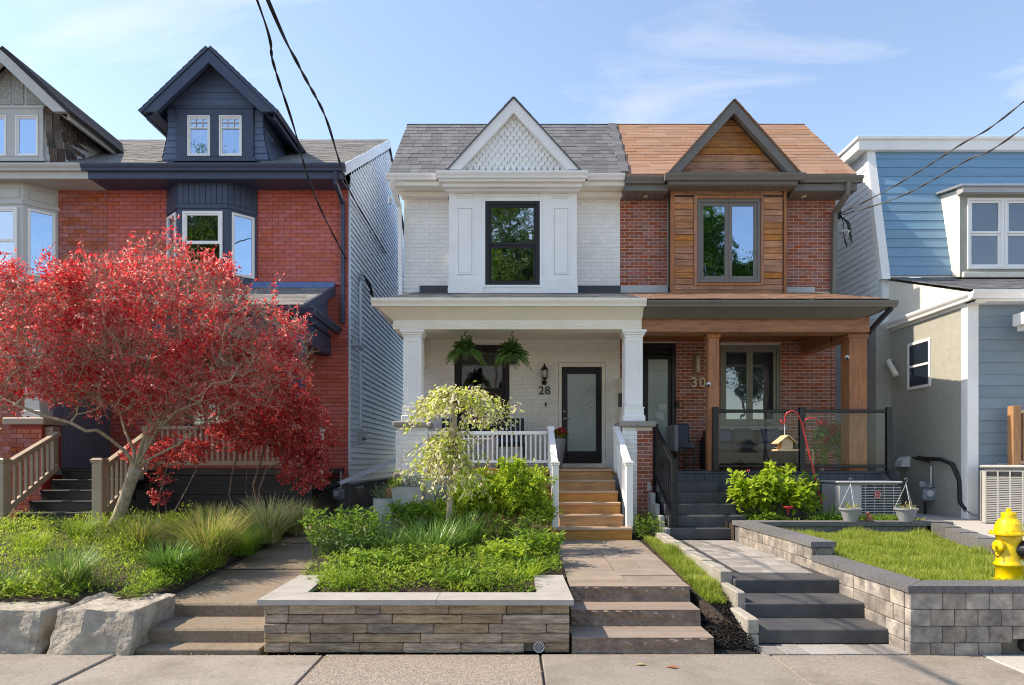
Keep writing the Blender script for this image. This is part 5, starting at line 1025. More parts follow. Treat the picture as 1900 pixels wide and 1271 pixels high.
MB().box(XN1-.24, XN1+.004, FD+.03, 22.5, .5, 1.13).build('foundation', M['found'], HN); MB().box(XN1-.05, XN1+.012, 14.2, 14.9, .62, 1.05, .01).build('basement_window', M['black'], HN)
sw_ = MB().box(XN1-.01, XN1-.002, FD, 22.5, 1.15, 7.1).build('side_wall', M['wsid'], HN)
def yf(z):
    if z < 7.1: return (FD+.05, 22.4)
    a = 13.2+(z-7.18)/.567; return (max(FD+.05, a+.12), 22.4-(z-7.1)*1.6) if z < 9.8 else None
siding_side(sw_, XN1, 1, M['wsid'], 1.18, 9.75, .118, yf)
MB().box(XN1-.005, XN1+.03, FD-.012, FD+.05, 1.18, 7.05, .004).build('corner_trim', M['wsid'], HN)
MB().bar((XN1+.05, 12.98, 7.13), (XN1+.05, 17.85, 9.89), .04, .2, (0, 0, 1)).build('rake_board', M['wsid'], HN)
left_roof(HN, XN0+.0, XN1+.06, -5.77); dormer(HN, -5.77, M['navy'], M['navysid'], extra=True)
b = MB(); gutter(b, XN0-.12, XN1+.09, 12.9, 7.235, .13, .13); b.build('gutter', M['navy'], HN)
MB().box(XN0-.02, XN1+.05, 13.0, 13.06, 6.97, 7.12, .005).build('fascia', M['navy'], HN)
for i in range(20): MB().box(XN0+.24*i, XN0+.24*(i+1)-.006, 13.05, FD, 6.985, 7.0).build('soffit_board', M['navy'], HN)
bay3(HN, -5.975, .485, .90, 13.2, 5.05, 6.99, M['navy'], boards=True, wt=6.42, wb=5.2)
downspout(HN, [(-3.35, 12.98, 7.1), (-3.37, 13.05, 6.9), (-3.35, 13.53, 6.7), (-3.35, 13.54, 4.35)], M['navy'], .045)
# navy porch
MB().box(-8.0, -3.52, 13.5, FD, 5.02, 5.14, .006).build('flashing', mat('blue_flashing', (.10, .19, .42), rough=.4), HN)
b = MB().add([(-8.05, 11.72, 4.27), (-3.55, 11.72, 4.27), (-3.55, FD, 5.05), (-8.05, FD, 5.05)], [(0, 1, 2, 3)]); pr = b.build('porch_roof', M['underlay'], HN)
shingles(pr, -8.05, -3.56, 11.72, 4.27, FD, 5.05, 14, .3, M['greyshl'], limit=300, rnd=.9)
MB().bar((-3.54, 11.7, 4.21), (-3.54, FD, 4.99), .05, .17).build('rake_board', M['navy'], HN)
MB().prism([(11.85, 4.05), (13.6, 4.05), (13.6, 4.9), (11.85, 4.25)], 'x', -3.75, -3.68).build('pediment', M['navysid'], HN)
for i in range(6):
    z = 4.08+.13*i; y0 = 11.8+max(0, (z-4.2)/.415); MB().add([(-3.665, y0, z), (-3.665, FD, z), (-3.678, FD, z+.13), (-3.678, y0+.3, z+.13)], [(0, 1, 2, 3)]).build('siding_board', M['navysid'], HN)
b = MB(); gutter(b, -8.05, -3.38, 11.62, 4.24, .12, .12); b.build('gutter', M['navy'], HN); b = MB(); gutter_y(b, 11.74, 13.58, -3.38, 4.24, -1, .12, .12); b.build('gutter', M['navy'], HN)
MB().box(-8.05, -3.56, 11.76, 11.95, 3.72, 4.1, .006).box(-3.86, -3.6, 11.95, FD, 3.68, 4.04, .006).box(-8.05, -3.6, 11.95, FD, 4.06, 4.1).build('porch_beam', M['navy'], HN)
MB().box(-3.9, -3.62, 11.72, 12.0, 2.25, 3.72, .01).build('column', M['navy'], HN); MB().box(-3.98, -3.55, 11.65, 12.05, 2.1, 2.25, .01).build('column_base', M['greytri'], HN)
MB().box(-8.03, -3.35, 11.62, FD, 1.36, 1.455).build('porch_floor', M['black'], HN)
for i in range(5): MB().box(-6.1, -3.4, 11.585, 11.62, .55+.16*i, .55+.16*i+.156, .004).build('skirt_board', M['blackm'], HN)
MB().box(-6.05, -3.5, 11.6, 11.68, 2.13, 2.19, .006).build('top_rail', M['tan'], HN); MB().box(-6.05, -3.5, 11.61, 11.67, 1.52, 1.6, .005).build('bottom_rail', M['tan'], HN)
balusters(HN, (-6.0, 11.64), (-3.55, 11.64), 26, 1.6, 2.13, M['tan'], .04)
post(HN, -3.32, 11.72, 1.2, 2.13, .15, M['greytri']); 
ys = [10.2, 10.46, 10.72, 10.98, 11.24, 11.5]; zs = [.64, .805, .97, 1.13, 1.29, 1.455]
stairs(HN, -7.6, -6.2, ys, zs, M['black'], M['blackm'])
for i in range(5): MB().box(-7.62, -7.5, ys[i]+.1, ys[i]+.35, .5, zs[i]-.04).build('stair_brick', M['brickred'], HN)
for x, top in ((-7.68, True), (-6.17, False)):
    post(HN, x, 10.28 if top else 10.22, .5, 1.60, .15, M['tan']); MB().bar((x, 10.32, 1.52), (x, 11.55, 2.06), .09, .07).build('hand_rail', M['tan'], HN); MB().bar((x, 10.32, .82), (x, 11.55, 1.50), .05, .09).build('bottom_rail', M['tan'], HN)
    balusters(HN, (x, 10.36), (x, 11.5), 9, .86, 1.52, M['tan'], .04, .56); post(HN, x-.16 if top else x, 11.62, 1.45, 2.14, .15, M['tan'])
dvw = MB().box(-8.06, -8.0, 11.9, FD, 1.45, 4.1).build('porch_divider', M['slatew'], HN)
for i in range(11): MB().box(-8.0, -7.985, 11.9+.155*i, 11.9+.155*i+.15, 1.46, 4.08, .004).build('vertical_board', M['slatew'], dvw)
# grey dormer house at the far left
HG = thing('house', (-10.3, FD, .5), 'orange red brick house with pale grey dormer and shakes at the left edge', 'house')
XG0, XG1 = -13.0, -8.052
wg = wallq(MB(), XG0, XG1, .5, 7.1, FD).build('wall', M['mortred'], HG); body(HG, XG0, XG1-.002, 22.5, .5, 7.1, M['brickor'], (17.8, 9.9))
bricks(wg, -9.3, XG1-.002, 5.1, 7.0, FD, [], M['brickor'], .235, .0795, .008, 150, .006); bricks(wg, -10.6, XG1-.002, 1.5, 4.1, FD, [], M['brickor'], .235, .0795, .008, 300, .006)
left_roof(HG, XG0, XG1-.002, -9.72); dormer(HG, -9.72, M['greytri'], M['greytri'], shake=True)
b = MB(); gutter(b, XG0, XG1-.12, 12.9, 7.235, .13, .13); b.build('gutter', M['greytri'], HG)
MB().box(XG0, XG1-.02, 13.0, 13.06, 6.97, 7.12, .005).box(XG0, XG1-.02, 13.06, FD, 6.985, 7.0).build('fascia', M['greytri'], HG)
bay3(HG, -9.95, .5, .93, 13.2, 5.05, 6.99, M['greytri'], wt=6.50, wb=5.2)
MB().box(-9.6, -8.06, 11.76, FD, 4.15, 4.3, .01).build('porch_roof', M['greyshl'], HG)
p = MB().box(-8.42, -7.89, 11.457, 11.95, .5, 2.2).build('pier', M['mortred'], HG); bricks(p, -8.42, -7.89, .55, 2.19, 11.457, [], M['brickor'], .235, .0795, .008)
MB().box(-8.50, -7.81, 11.38, 12.0, 2.205, 2.32, .012).build('cap_stone', M['tan'], p)
MB().box(-8.3, -7.98, 11.55, 11.87, 2.32, 2.46, .01).box(-8.27, -8.01, 11.58, 11.84, 2.46, 4.15, .01).build('column', M['greytri'], HG)
MB().bar((-8.62, 10.3, 1.52), (-8.62, 11.5, 2.12), .09, .07).build('hand_rail', M['tan'], HG); MB().bar((-8.62, 10.3, .85), (-8.62, 11.5, 1.45), .05, .08).build('bottom_rail', M['tan'], HG); balusters(HG, (-8.62, 10.32), (-8.62, 11.45), 9, .86, 1.52, M['tan'], .04, .58)
MB().box(-9.8, -8.5, 11.6, FD, .5, 1.45).build('porch_floor', M['black'], HG)
# ================================================================== blue house at the right
HB = thing('house', (9.5, 12.9, .6), 'blue sided mansard house with white trim and olive stucco front room', 'house')
XB = 6.97; yb0, zb0 = 12.86, 5.06; zt = 7.65; ln = .56/2.59
XE = 13.5
wb = MB(); wb.poly([(XB, 12.9, .6), (XB, 24, .6), (XB, 24, zt), (XB, 13.42, zt), (XB, yb0, zb0)]); wb.poly([(XB, yb0, zb0), (XE, yb0, zb0), (XE, 13.42, zt), (XB, 13.42, zt)]); wb.poly([(XB, 12.9, .6), (XE, 12.9, .6), (XE, 12.9, zb0), (XB, 12.9, zb0)]); wb.poly([(XE, 12.9, .6), (XE, 24, .6), (XE, 24, zt), (XE, 13.42, zt), (XE, yb0, zb0)]); wb.poly([(XB, 13.42, zt), (XE, 13.42, zt), (XE, 24, zt+.2), (XB, 24, zt+.2)])
wallb = wb.build('wall', M['wsid2'], HB)
siding_side(wallb, XB-.003, -1, M['wsid2'], .7, 7.62, .125, lambda z: (12.92 if z < zb0 else 12.92+(z-zb0)*ln, 23.9))
siding_front(wallb, XB+.14, 8.45, yb0-.01, zb0+.03, zt, .186, M['bluesid'], ln, xf1=lambda z: 8.30 if z < 6.72 else 13.4)
MB().add([(XB-.02, yb0-.05, zb0-.05), (XB+.14, yb0-.05, zb0-.05), (XB+.14, 13.37, zt+.02), (XB-.02, 13.37, zt+.02), (XB-.02, yb0+.1, zb0-.05), (XB-.02, 13.5, zt+.02), (XB+.14, yb0+.1, zb0-.05), (XB+.14, 13.5, zt+.02)], [(0, 1, 2, 3), (0, 3, 5, 4), (1, 6, 7, 2)]).build('corner_board', M['white'], HB)
MB().box(XB-.22, XE, 13.30, 13.5, zt+.005, zt+.22, .008).box(XB-.26, XE, 13.26, 13.5, zt+.2, zt+.26, .006).box(XB-.22, XB+.1, 13.5, 24, zt+.005, zt+.22, .008).box(XB-.26, XB+.1, 13.5, 24, zt+.2, zt+.26, .006).build('eave', M['white'], HB)
# shed dormer with two sash windows
dx0 = 8.28; dy = 12.62
d = MB(); d.poly([(dx0, 12.86, 5.06), (dx0, dy, 5.0), (dx0, dy, 6.62), (dx0, 13.28, 6.74)]); d.build('dormer_cheek', M['crstucco'], HB)
d = wallq(MB(), dx0, 13.3, 5.0, 6.62, dy, [(8.41, 9.76, 5.14, 6.45)], .1).build('dormer_wall', M['stucco'], HB)
MB().box(dx0-.05, 13.4, dy-.16, dy+.02, 6.50, 6.64, .005).build('fascia', M['acgrey'], HB); MB().prism([(dy-.2, 6.645), (13.3, 6.80), (13.3, 6.76), (dy-.2, 6.605)], 'x', dx0-.09, 13.4).build('dormer_roof', M['alum'], HB)
MB().box(dx0+.04, 13.3, dy-.05, dy+.02, 4.98, 5.08, .01).build('sill_band', M['crstucco'], HB)
for wx in (8.41, 9.087): window(HB, wx, wx+.672, 5.14, 6.45, dy-.03, M['white'], M['glass'], .05, split=5.80, depth=.1, sash=.04, blind=M['dblind'])
# front room
fx, fy = 7.0, 10.5
b = MB(); b.poly([(fx, fy, .55), (fx, 12.9, .55), (fx, 12.9, 4.1), (fx, fy, 4.1)]); b.poly([(fx, fy, .55), (12.5, fy, .55), (12.5, fy, 4.1), (fx, fy, 4.1)]); b.poly([(12.5, fy, .55), (12.5, 12.9, .55), (12.5, 12.9, 4.1), (12.5, fy, 4.1)])
fw_ = b.build('front_room_wall', M['stucco'], HB)
b = MB().box(6.72, fx, 12.6, 12.95, .55, 4.1).build('wing_wall', M['stucco'], HB)
siding_front(fw_, fx+.16, 12.5, fy-.003, .62, 4.08, .178, M['gbsid'])
MB().box(fx-.012, fx+.16, fy-.03, fy+.01, .58, 4.08, .005).box(fx-.014, fx, fy+.012, fy+.12, .58, 4.08, .003).build('corner_board', M['white'], HB)
b = MB().prism([(fy, 4.1), (12.9, 4.1), (12.9, 5.0), (fy-.05, 4.16)], 'x', fx+.12, fx+.3).build('gable_end', M['crstucco'], HB)
b = MB().add([(fx+.1, 10.25, 4.14), (12.6, 10.25, 4.14), (12.6, 12.9, 5.04), (fx+.1, 12.9, 5.04)], [(0, 1, 2, 3)]); rr = b.build('front_roof', M['underlay'], HB)
shingles(rr, fx+.1, 12.6, 10.25, 4.14, 12.9, 5.04, 16, .3, M['greysh'], limit=300)
b = MB(); gutter(b, fx-.13, 12.6, 10.15, 4.15, .12, .13); b.build('gutter', M['white'], HB); b = MB(); gutter_y(b, 10.285, 12.75, fx-.13, 4.15, 1, .12, .13); b.build('gutter', M['white'], HB)
MB().box(fx-.02, fx+.14, 10.28, 12.9, 3.98, 4.06, .005).box(fx-.02, 12.5, 10.26, 10.5, 4.0, 4.06, .005).build('frieze', M['white'], HB)
wq = MB(); ring(wq, 0, .66, 3.02-.18, 3.66, -.012, .02, .05, c=.004); wq.box(.05, .61, -.01, .01, 3.22, 3.26, .003); wq.rot(-math.pi/2); wq.move((fx-.01, 12.06, 0)); wq = wq.build('window', M['white'], HB)
MB().box(fx-.012, fx-.004, 11.45, 12.01, 2.9, 3.22).box(fx-.012, fx-.004, 11.45, 12.01, 3.26, 3.6).build('pane', M['glass'], wq)
MB().box(fx-.0035, fx-.0015, 11.45, 12.01, 2.9, 3.6).build('blind', M['dblind'], wq)
MB().tube([(fx-.0, 12.55, 3.42), (fx-.10, 12.5, 3.42), (fx-.12, 12.45, 3.38), (fx-.13, 12.2, 3.12)], .05, 12).build('vent_pipe', M['crstucco'], HB, 'all')
MB().box(7.55, 9.6, 9.6, 10.3, 3.62, 3.80, .006).box(7.62, 9.6, 9.66, 10.3, 3.55, 3.62, .004).build('porch_canopy', M['white'], HB)
HB.location = (10.13, 13.76, .533); HB.scale = (1.067, 1.067, 1.067)
# ------------------------------------------------------------------ fixtures and things on the porches
t = thing('wall_lantern', (PX(1010, 13.5), 13.5, 3.1), 'black lantern on the white brick wall left of the glass door', 'wall lamp')
x, y, z0 = PX(1010, 13.5), 13.47, 3.12
MB().lathe([(.035, 0), (.05, .02), (.05, .10), (.02, .13)], 0, 0, 14).rot(math.pi/2, axis='X').move((x, FD-.005, z0+.03)).build('back_plate', M['black'], t)
MB().tube([(x, FD-.08, z0+.06), (x, FD-.14, z0+.02), (x, FD-.16, z0+.08)], .012, 8).build('arm', M['black'], t)
y = FD-.16
MB().lathe([(.03, z0+.08), (.055, z0+.10), (.062, z0+.115)], x, y, 16).build('cup', M['black'], t); MB().lathe([(.045, z0+.117), (.06, z0+.20), (.05, z0+.27)], x, y, 16).build('glass', M['wplastic'], t, 'all')
for k in range(6): a = k*math.pi/3; MB().tube([(x+.05*math.cos(a), y+.05*math.sin(a), z0+.115), (x+.072*math.cos(a), y+.072*math.sin(a), z0+.20), (x+.055*math.cos(a), y+.055*math.sin(a), z0+.28)], .006, 5).build('cage_bar', M['black'], t)
MB().lathe([(.075, z0+.275), (.06, z0+.30), (.03, z0+.34), (.012, z0+.36), (.016, z0+.375), (.004, z0+.40)], x, y, 16).build('roof_cap', M['black'], t)
def numbers(s, x, z, size, m, label, sp, bold=0.0):
    t = thing('house_number', (x, FD, z), label, 'house number')
    for i, ch in enumerate(s): textmesh('digit', ch, size, (x+(i-(len(s)-1)/2)*sp, FD-.03, z), m, t, .02, bold=bold)
numbers('28', PX(1010, FD), PZ(732, FD), .235, M['black'], 'black house number 28 under the lantern', .125, .0)
numbers('30', PX(1295, FD), PZ(718, FD), .27, M['tnum'], 'champagne house number 30 on brown brick under the sconce', .165, .003)
tag(MB().box(PX(1011, FD), PX(1014, FD), FD-.02, FD-.006, PZ(754, FD), PZ(747, FD), .003).build('door_bell', M['black']), 'small black doorbell on the white brick below number 28', 'doorbell')
tag(MB().box(PX(1253.5, FD), PX(1260, FD), FD-.03, FD-.007, PZ(757, FD), PZ(745, FD), .004).build('door_bell', M['black']), 'black video doorbell right of the dark door', 'doorbell')
t = thing('wall_sconce', (PX(1295.5, FD), FD, 3.0), 'bronze cylinder sconce above the number 30', 'wall lamp')
x = PX(1296, 13.5); MB().lathe([(.04, 3.35), (.045, 3.36), (.045, 3.68), (.04, 3.69)], x, FD-.07, 16).build('cylinder', M['tnum'], t); MB().box(x-.07, x-.02, FD-.04, FD-.006, 3.33, 3.69, .004).build('back_plate', M['brass'], t)
for z in (3.40, 3.63): MB().lathe([(.047, z), (.047, z+.012)], x, FD-.07, 16).build('band', M['brass'], t)
mb = thing('mailbox', (2.0, 12.3, 2.6), 'black mailbox hung on the cream porch divider', 'mailbox')
MB().box(1.93, 2.055, 12.1, 12.42, 2.58, 2.80, .01).build('body', M['black'], mb); MB().prism([(1.915, 2.80), (2.056, 2.80), (2.056, 2.86)], 'y', 12.09, 12.43).build('lid', M['black'], mb)
tag(MB().box(PX(1274, FD), PX(1288, FD), FD-.06, FD-.006, PZ(832, FD), PZ(822, FD), .01).build('outlet_box', M['plastic']), 'grey outlet box low on the brown brick wall', 'outlet box')
def camera_thing(x, y, z, label):
    t = thing('security_camera', (x, y, z), label, 'security camera'); MB().lathe([(.02, 0), (.034, .015), (.036, .06), (.025, .085)], 0, 0, 16).rot(math.pi/2.2, axis='X').rot(-.5).move((x, y, z)).build('housing', M['wplastic'], t, 'all')
    MB().lathe([(.024, 0), (.02, .006)], 0, 0, 14).rot(math.pi/2.2, axis='X').rot(-.5).move((x-.04, y-.078, z-.016)).build('lens', M['black'], t)
camera_thing(3.36, 11.62, PZ(714, 11.6), 'white security camera on the thin wood post'); camera_thing(5.745, 11.7, PZ(663, 11.6), 'white security camera on the thick wood post')
# hanging ferns
def fern(x, y, zt, label, seed, potlow):
    t = thing('hanging_fern', (x, y, zt-.5), label, 'hanging fern', 'ferns hanging from the white porch beam')
    MB().tube([(x+.03, y, zt), (x-.01, y, zt-.03), (x-.02, y, zt-.06), (x+.02, y, zt-.08), (x+.03, y, zt-.11), (x, y, zt-.13)], .008, 6).build('hook', M['black'], t)
    zb = zt-potlow; pot = MB().lathe([(.08, zb-.13), (.115, zb), (.122, zb), (.122, zb+.015), (.10, zb+.015), (.09, zb-.02)], x, y, 18).build('pot', M['blackm'], t)
    for k in range(3): a = k*2.1; MB().tube([(x, y, zt-.13), (x+.11*math.cos(a), y+.11*math.sin(a), zb+.01)], .004, 4).build('hanger', M['black'], t)
    r = np.random.default_rng(seed); P = []; D = []; L = []; Wd = []; st = MB()
    for i in range(140):
        a = r.uniform(0, 6.28); el = math.radians(r.uniform(5, 88)); ln = r.uniform(.28, .46); k = 14; pts = []
        for j in range(k+1):
            u = j/k; rr = .03+ln*math.cos(el)*u*.85; pts.append(np.array([x+math.cos(a)*rr, y+math.sin(a)*rr, zb+.01+ln*math.sin(el)*u-(.10+.30*math.cos(el))*u*u*ln*1.9]))
        for j in range(1, k):
            u = j/k; d = pts[j+1]-pts[j]; d /= np.linalg.norm(d); s = np.cross(d, [0.01, 0, 1]); s /= max(1e-6, np.linalg.norm(s))
            for sg in (-1, 1): P.append(pts[j]); D.append(s*sg+d*.6+np.array([0, 0, -.2])); L.append(.052*math.sin(math.pi*min(1, u*.75+.22))+.008); Wd.append(.032)
        st.tube(pts[::3], .0025, 3, False)
    st.build('frond_stem', LM['fern'], t); leaves('fronds', P, D, np.array(L), np.array(Wd), LM['fern'], t, .1, .9, r)
fern(PX(863, 11.6), 11.62, 3.80, 'hanging fern left of the other over the porch window', 3, .36); fern(PX(950, 11.6), 11.62, 3.80, 'hanging fern with its black pot showing, right of the other', 8, .42)
# porch furniture of number 28
def chair28(x, y, label):
    t = thing('porch_chair', (x, y, 1.46), label, 'chair', 'dark chairs on the white porch'); z = 1.46
    for sx in (-1, 1):
        for sy in (-1, 1): MB().bar((x+sx*.24, y+sy*.24, z), (x+sx*.25, y+sy*.25, z+.44), .04, .04).build('leg', M['black'], t)
        MB().box(x+sx*.27-.03, x+sx*.27+.03, y-.28, y+.28, z+.60, z+.64, .008).build('armrest', M['black'], t)
    MB().box(x-.27, x+.27, y-.28, y+.26, z+.40, z+.46, .01).build('seat_frame', M['black'], t); MB().box(x-.25, x+.25, y-.27, y+.22, z+.46, z+.54, .03).build('seat_cushion', M['navy'], t)
    for k in range(6): MB().bar((x-.22+.088*k, y+.26, z+.44), (x-.22+.088*k, y+.36, z+.95), .06, .02, (0, 1, 0)).build('back_slat', M['black'], t)
chair28(-.02, 12.7, 'dark chair behind the white railing nearest the glass door'); chair28(-1.1, 12.8, 'dark chair behind the white railing at its far left')
t = thing('porch_table', (-.55, 12.5, 1.46), 'small white topped table behind the white porch railing', 'table'); MB().box(-.85, -.35, 12.3, 12.75, 1.98, 2.01, .006).build('table_top', M['wplastic'], t)
for sx in (-.8, -.4):
    for sy in (12.35, 12.7): MB().box(sx-.02, sx+.02, sy-.02, sy+.02, 1.46, 1.98).build('leg', M['acgrey'], t)
pt = thing('flower_planter', (.84, 12.9, 1.46), 'tall grey planter with red flowers left of the glass door', 'planter')
MB().lathe([(.10, 1.46), (.17, 1.9), (.175, 2.02), (.155, 2.02), (.15, 1.98)], .84, 12.9, 20).build('pot', M['plastic'], pt)
P = blobs(200, [(.84, 12.9, 2.1, .2, .18, .12)]); leaves('foliage', P, RNG.normal(size=(200, 3)), .06, .045, LM['green'], pt); P = blobs(260, [(.74, 12.82, 2.15, .1, .12, .07), (.92, 12.85, 2.14, .1, .12, .08)]); leaves('flowers', P, RNG.normal(size=(260, 3))+[0, 0, .5], .04, .04, LM['redf'], pt)
# porch furniture of number 30
sf = thing('wicker_sofa', (4.4, 13.1, 1.42), 'black wicker sofa with grey cushions behind the porch glass', 'sofa'); z = 1.42
MB().box(3.75, 5.3, 12.75, 13.4, z+.12, z+.36, .02).build('base', M['wicker'], sf); MB().box(3.75, 5.3, 13.3, 13.45, z+.36, z+.78, .03).build('backrest', M['wicker'], sf)
for x in (3.68, 5.30): MB().box(x, x+.1, 12.72, 13.42, z+.02, z+.6, .02).build('arm', M['wicker'], sf)
for x in (3.8, 4.55): MB().box(x, x+.72, 12.74, 13.3, z+.36, z+.5, .05).build('seat_cushion', M['cushion'], sf)
for x, m in ((3.84, 'navy'), (4.25, 'cushion'), (4.78, 'navy')): MB().box(x, x+.42, 13.1, 13.24, z+.5, z+.82, .06).rot(-.2, (x, 13.1, z+.5), 'X').build('back_cushion', M[m], sf)
ac = thing('wicker_armchair', (3.3, 12.9, 1.42), 'grey wicker armchair beside the thin wood post', 'chair'); MB().box(3.02, 3.3, 12.6, 13.2, z+.4, z+.52, .03).build('seat', M['cushion'], ac); MB().box(2.99, 3.06, 12.55, 13.25, z+.34, z+.85, .03).build('side_panel', M['plastic'], ac); MB().box(3.06, 3.42, 13.15, 13.26, z+.4, z+.9, .04).build('backrest', M['navy'], ac)
for x in (3.06, 3.36):
    for y in (12.6, 13.2): MB().box(x-.015, x+.015, y-.015, y+.015, z, z+.4).build('leg', M['black'], ac)
wc = thing('wooden_stool', (5.3, 12.3, 1.42), 'small pale wooden stool behind the porch glass', 'stool'); MB().box(5.12, 5.58, 12.2, 12.5, z+.36, z+.39, .005).build('seat', M['barewood'], wc)
for x in (5.13, 5.37, 5.54): MB().box(x, x+.04, 12.22, 12.26, z, z+.36).build('leg', M['barewood'], wc)
fp = thing('flower_basket', (5.8, 12.2, 1.9), 'trailing basket of red flowers behind the right pane of porch glass', 'flower basket')
MB().lathe([(.1, 2.02), (.16, 2.16), (.14, 2.16)], 5.75, 12.3, 16).build('basket', M['terra'], fp); MB().tube([(5.75, 12.3, 2.16), (5.75, 12.3, 3.95)], .006, 5).build('hanger', M['black'], fp)
P = blobs(520, [(5.75, 12.2, 2.1, .38, .25, .2), (5.55, 12.2, 1.85, .15, .15, .3), (5.95, 12.2, 1.9, .2, .15, .35)]); leaves('foliage', P, RNG.normal(size=(520, 3))+[0, 0, -.8], .11, .06, LM['green'], fp)
P = blobs(240, [(5.72, 12.05, 2.15, .16, .1, .1), (5.5, 12.05, 2.28, .1, .1, .08), (5.58, 12.05, 1.98, .1, .08, .08)]); leaves('flowers', P, RNG.normal(size=(240, 3)), .05, .045, LM['redf'], fp)
# shepherd hook with bird feeder
hk = thing('shepherd_hook', (PX(1532, 10.7), 10.7, .68), 'leaning red double shepherd hook in the brick house bed', 'garden hook')
B = Vector((PX(1532, 10.7), 10.7, .66)); T = Vector((PX(1489, 10.7), 10.7, PZ(790, 10.7))); q = lambda px, py: (PX(px, 10.7), 10.7, PZ(py, 10.7))
MB().tube([B, B+(T-B)*.5, T, q(1484, 776), q(1479, 766), q(1470, 762), q(1460, 766), q(1456, 775), q(1457, 783), q(1452, 786), q(1448, 779)], .012, 8).build('main_hook', M['red'], hk, 'all')
MB().tube([q(1492, 800), q(1490, 786), q(1496, 777), q(1506, 775), q(1515, 778), q(1519, 786), q(1524, 786), q(1524, 779)], .010, 8).build('side_hook', M['red'], hk, 'all')
bf = thing('bird_feeder', (PX(1455, 10.7), 10.7, 1.7), 'wooden house shaped bird feeder hanging from the red hook', 'bird feeder')
x, y = PX(1456, 10.7), 10.7; z = PZ(836, 10.7); b1 = []
MB().box(x-.16, x+.17, y-.12, y+.12, z-.01, z+.02, .003).build('tray', M['barewood'], bf)
for yy in (y-.10, y+.085): MB().prism([(x-.085, z+.02), (x+.085, z+.02), (x+.085, z+.14), (x, z+.21), (x-.085, z+.14)], 'y', yy, yy+.015).build('end_wall', M['barewood'], bf)
for s in (-1, 1):
    MB().bar((x+s*.0, y-.13, z+.215), (x+s*.0, y+.13, z+.215), .02, .02).build('ridge', M['barewood'], bf) if s > 0 else None
    A = [(x, y-.15, z+.225), (x+s*.15, y-.15, z+.105), (x+s*.15, y+.15, z+.105), (x, y+.15, z+.225)]; fix_normals(MB().add(A+[(p[0], p[1], p[2]+.016) for p in A], [(0, 1, 2, 3), (7, 6, 5, 4), (0, 4, 5, 1), (1, 5, 6, 2), (2, 6, 7, 3), (3, 7, 4, 0)]).build('roof_panel', M['barewood'], bf))
    MB().box(x+s*.075-.004, x+s*.075+.004, y-.085, y+.085, z+.03, z+.13).build('seed_window', M['orwood'], bf)
    for zz in (.05, .09): MB().tube([(x+s*.13, y-.11, z+zz), (x+s*.13, y+.11, z+zz)], .003, 5).build('wire', M['alum'], bf)
MB().tube([(x, y, z+.23), (x, y, PZ(786, 10.7))], .006, 6).build('hanger', M['wplastic'], bf)
# heat pump behind the weeping shrub
hp = thing('heat_pump', (-.95, 10.9, .56), 'white heat pump behind the weeping shrub below the porch', 'heat pump')
MB().box(-1.45, -.45, 10.75, 11.15, .70, 1.31, .02).build('cabinet', M['wplastic'], hp); MB().box(-1.48, -.43, 10.72, 11.18, 1.31, 1.35, .012).build('top', M['wplastic'], hp)
for x in (-1.3, -.6): MB().box(x-.05, x+.05, 10.8, 11.1, .5, .70).build('foot', M['plastic'], hp)
textmesh('lettering', 'BOSCH', .075, (PX(818, 10.74), 10.745, 1.225), M['text_red'], hp, .003, bold=.002)
b = MB(); [b.box(-1.17+.018*i, -1.16+.018*i, 10.742, 10.748, 1.225, 1.275) for i in range(3)]; b.build('emblem', M['meter'], hp)
MB().lathe([(.24, 0), (.25, .01), (.20, .012)], 0, 0, 28).rot(math.pi/2, axis='X').move((-.98, 10.755, .98)).build('fan_grille', M['plastic'], hp)
# concrete planters with herbs
def herb(t, x, y, z, rad, h, n, m, seed):
    r = np.random.default_rng(seed); P = []; D = []
    for i in range(n):
        a = r.uniform(0, 6.28); rr = rad*math.sqrt(r.random()); d = np.array([math.cos(a)*rr*1.1, math.sin(a)*rr*1.1, h*r.uniform(.6, 1.1)])
        for j in range(7): u = (j+1)/7; P.append(np.array([x+math.cos(a)*rr*.8, y+math.sin(a)*rr*.8, z])+d*u*np.array([.5*u, .5*u, 1])); D.append(r.normal(size=3)+[0, 0, .8])
    leaves('foliage', P, D, .035, .012, m, t, .15, .5, r)
t = thing('square_planter', (PX(758, 10.3), 10.3, .52), 'tall tapered square concrete planter with clipped lavender', 'planter')
b = MB(); x, y = PX(758, 10.3), 10.35; h = [(.16, .45), (.23, 1.20), (.235, 1.215), (.205, 1.215), (.20, 1.15)]; rows_ = []
for r_, z in h: rows_ += [(x-r_, y-r_, z), (x+r_, y-r_, z), (x+r_, y+r_, z), (x-r_, y+r_, z)]
b.add(rows_, [(4*i+j, 4*i+(j+1) % 4, 4*i+4+(j+1) % 4, 4*i+4+j) for i in range(4) for j in range(4)]+[(16, 17, 18, 19)]); b.build('pot', M['conplant'], t); MB().box(x-.2, x+.2, y-.2, y+.2, 1.12, 1.165).build('soil', M['soil'], t); herb(t, x, y, 1.16, .24, .26, 170, LM['grey'], 4)
P = blobs(120, [(x-.2, y-.1, 1.25, .1, .12, .1)]); leaves('trailing_sprig', P, RNG.normal(size=(120, 3)), .05, .03, LM['lime'], t)
t = thing('round_planter', (PX(712, 10.2), 10.2, .5), 'round concrete planter with a grey herb at the alley', 'planter')
x, y = PX(712, 10.2), 10.25; MB().lathe([(.14, .45), (.155, .6), (.165, 1.02), (.168, 1.04), (.145, 1.04), (.14, .98)], x, y, 24).build('pot', M['conplant'], t); MB().lathe([(.14, .98), (.02, .99)], x, y, 20).build('soil', M['soil'], t); herb(t, x, y, .98, .19, .25, 120, LM['grey'], 5)
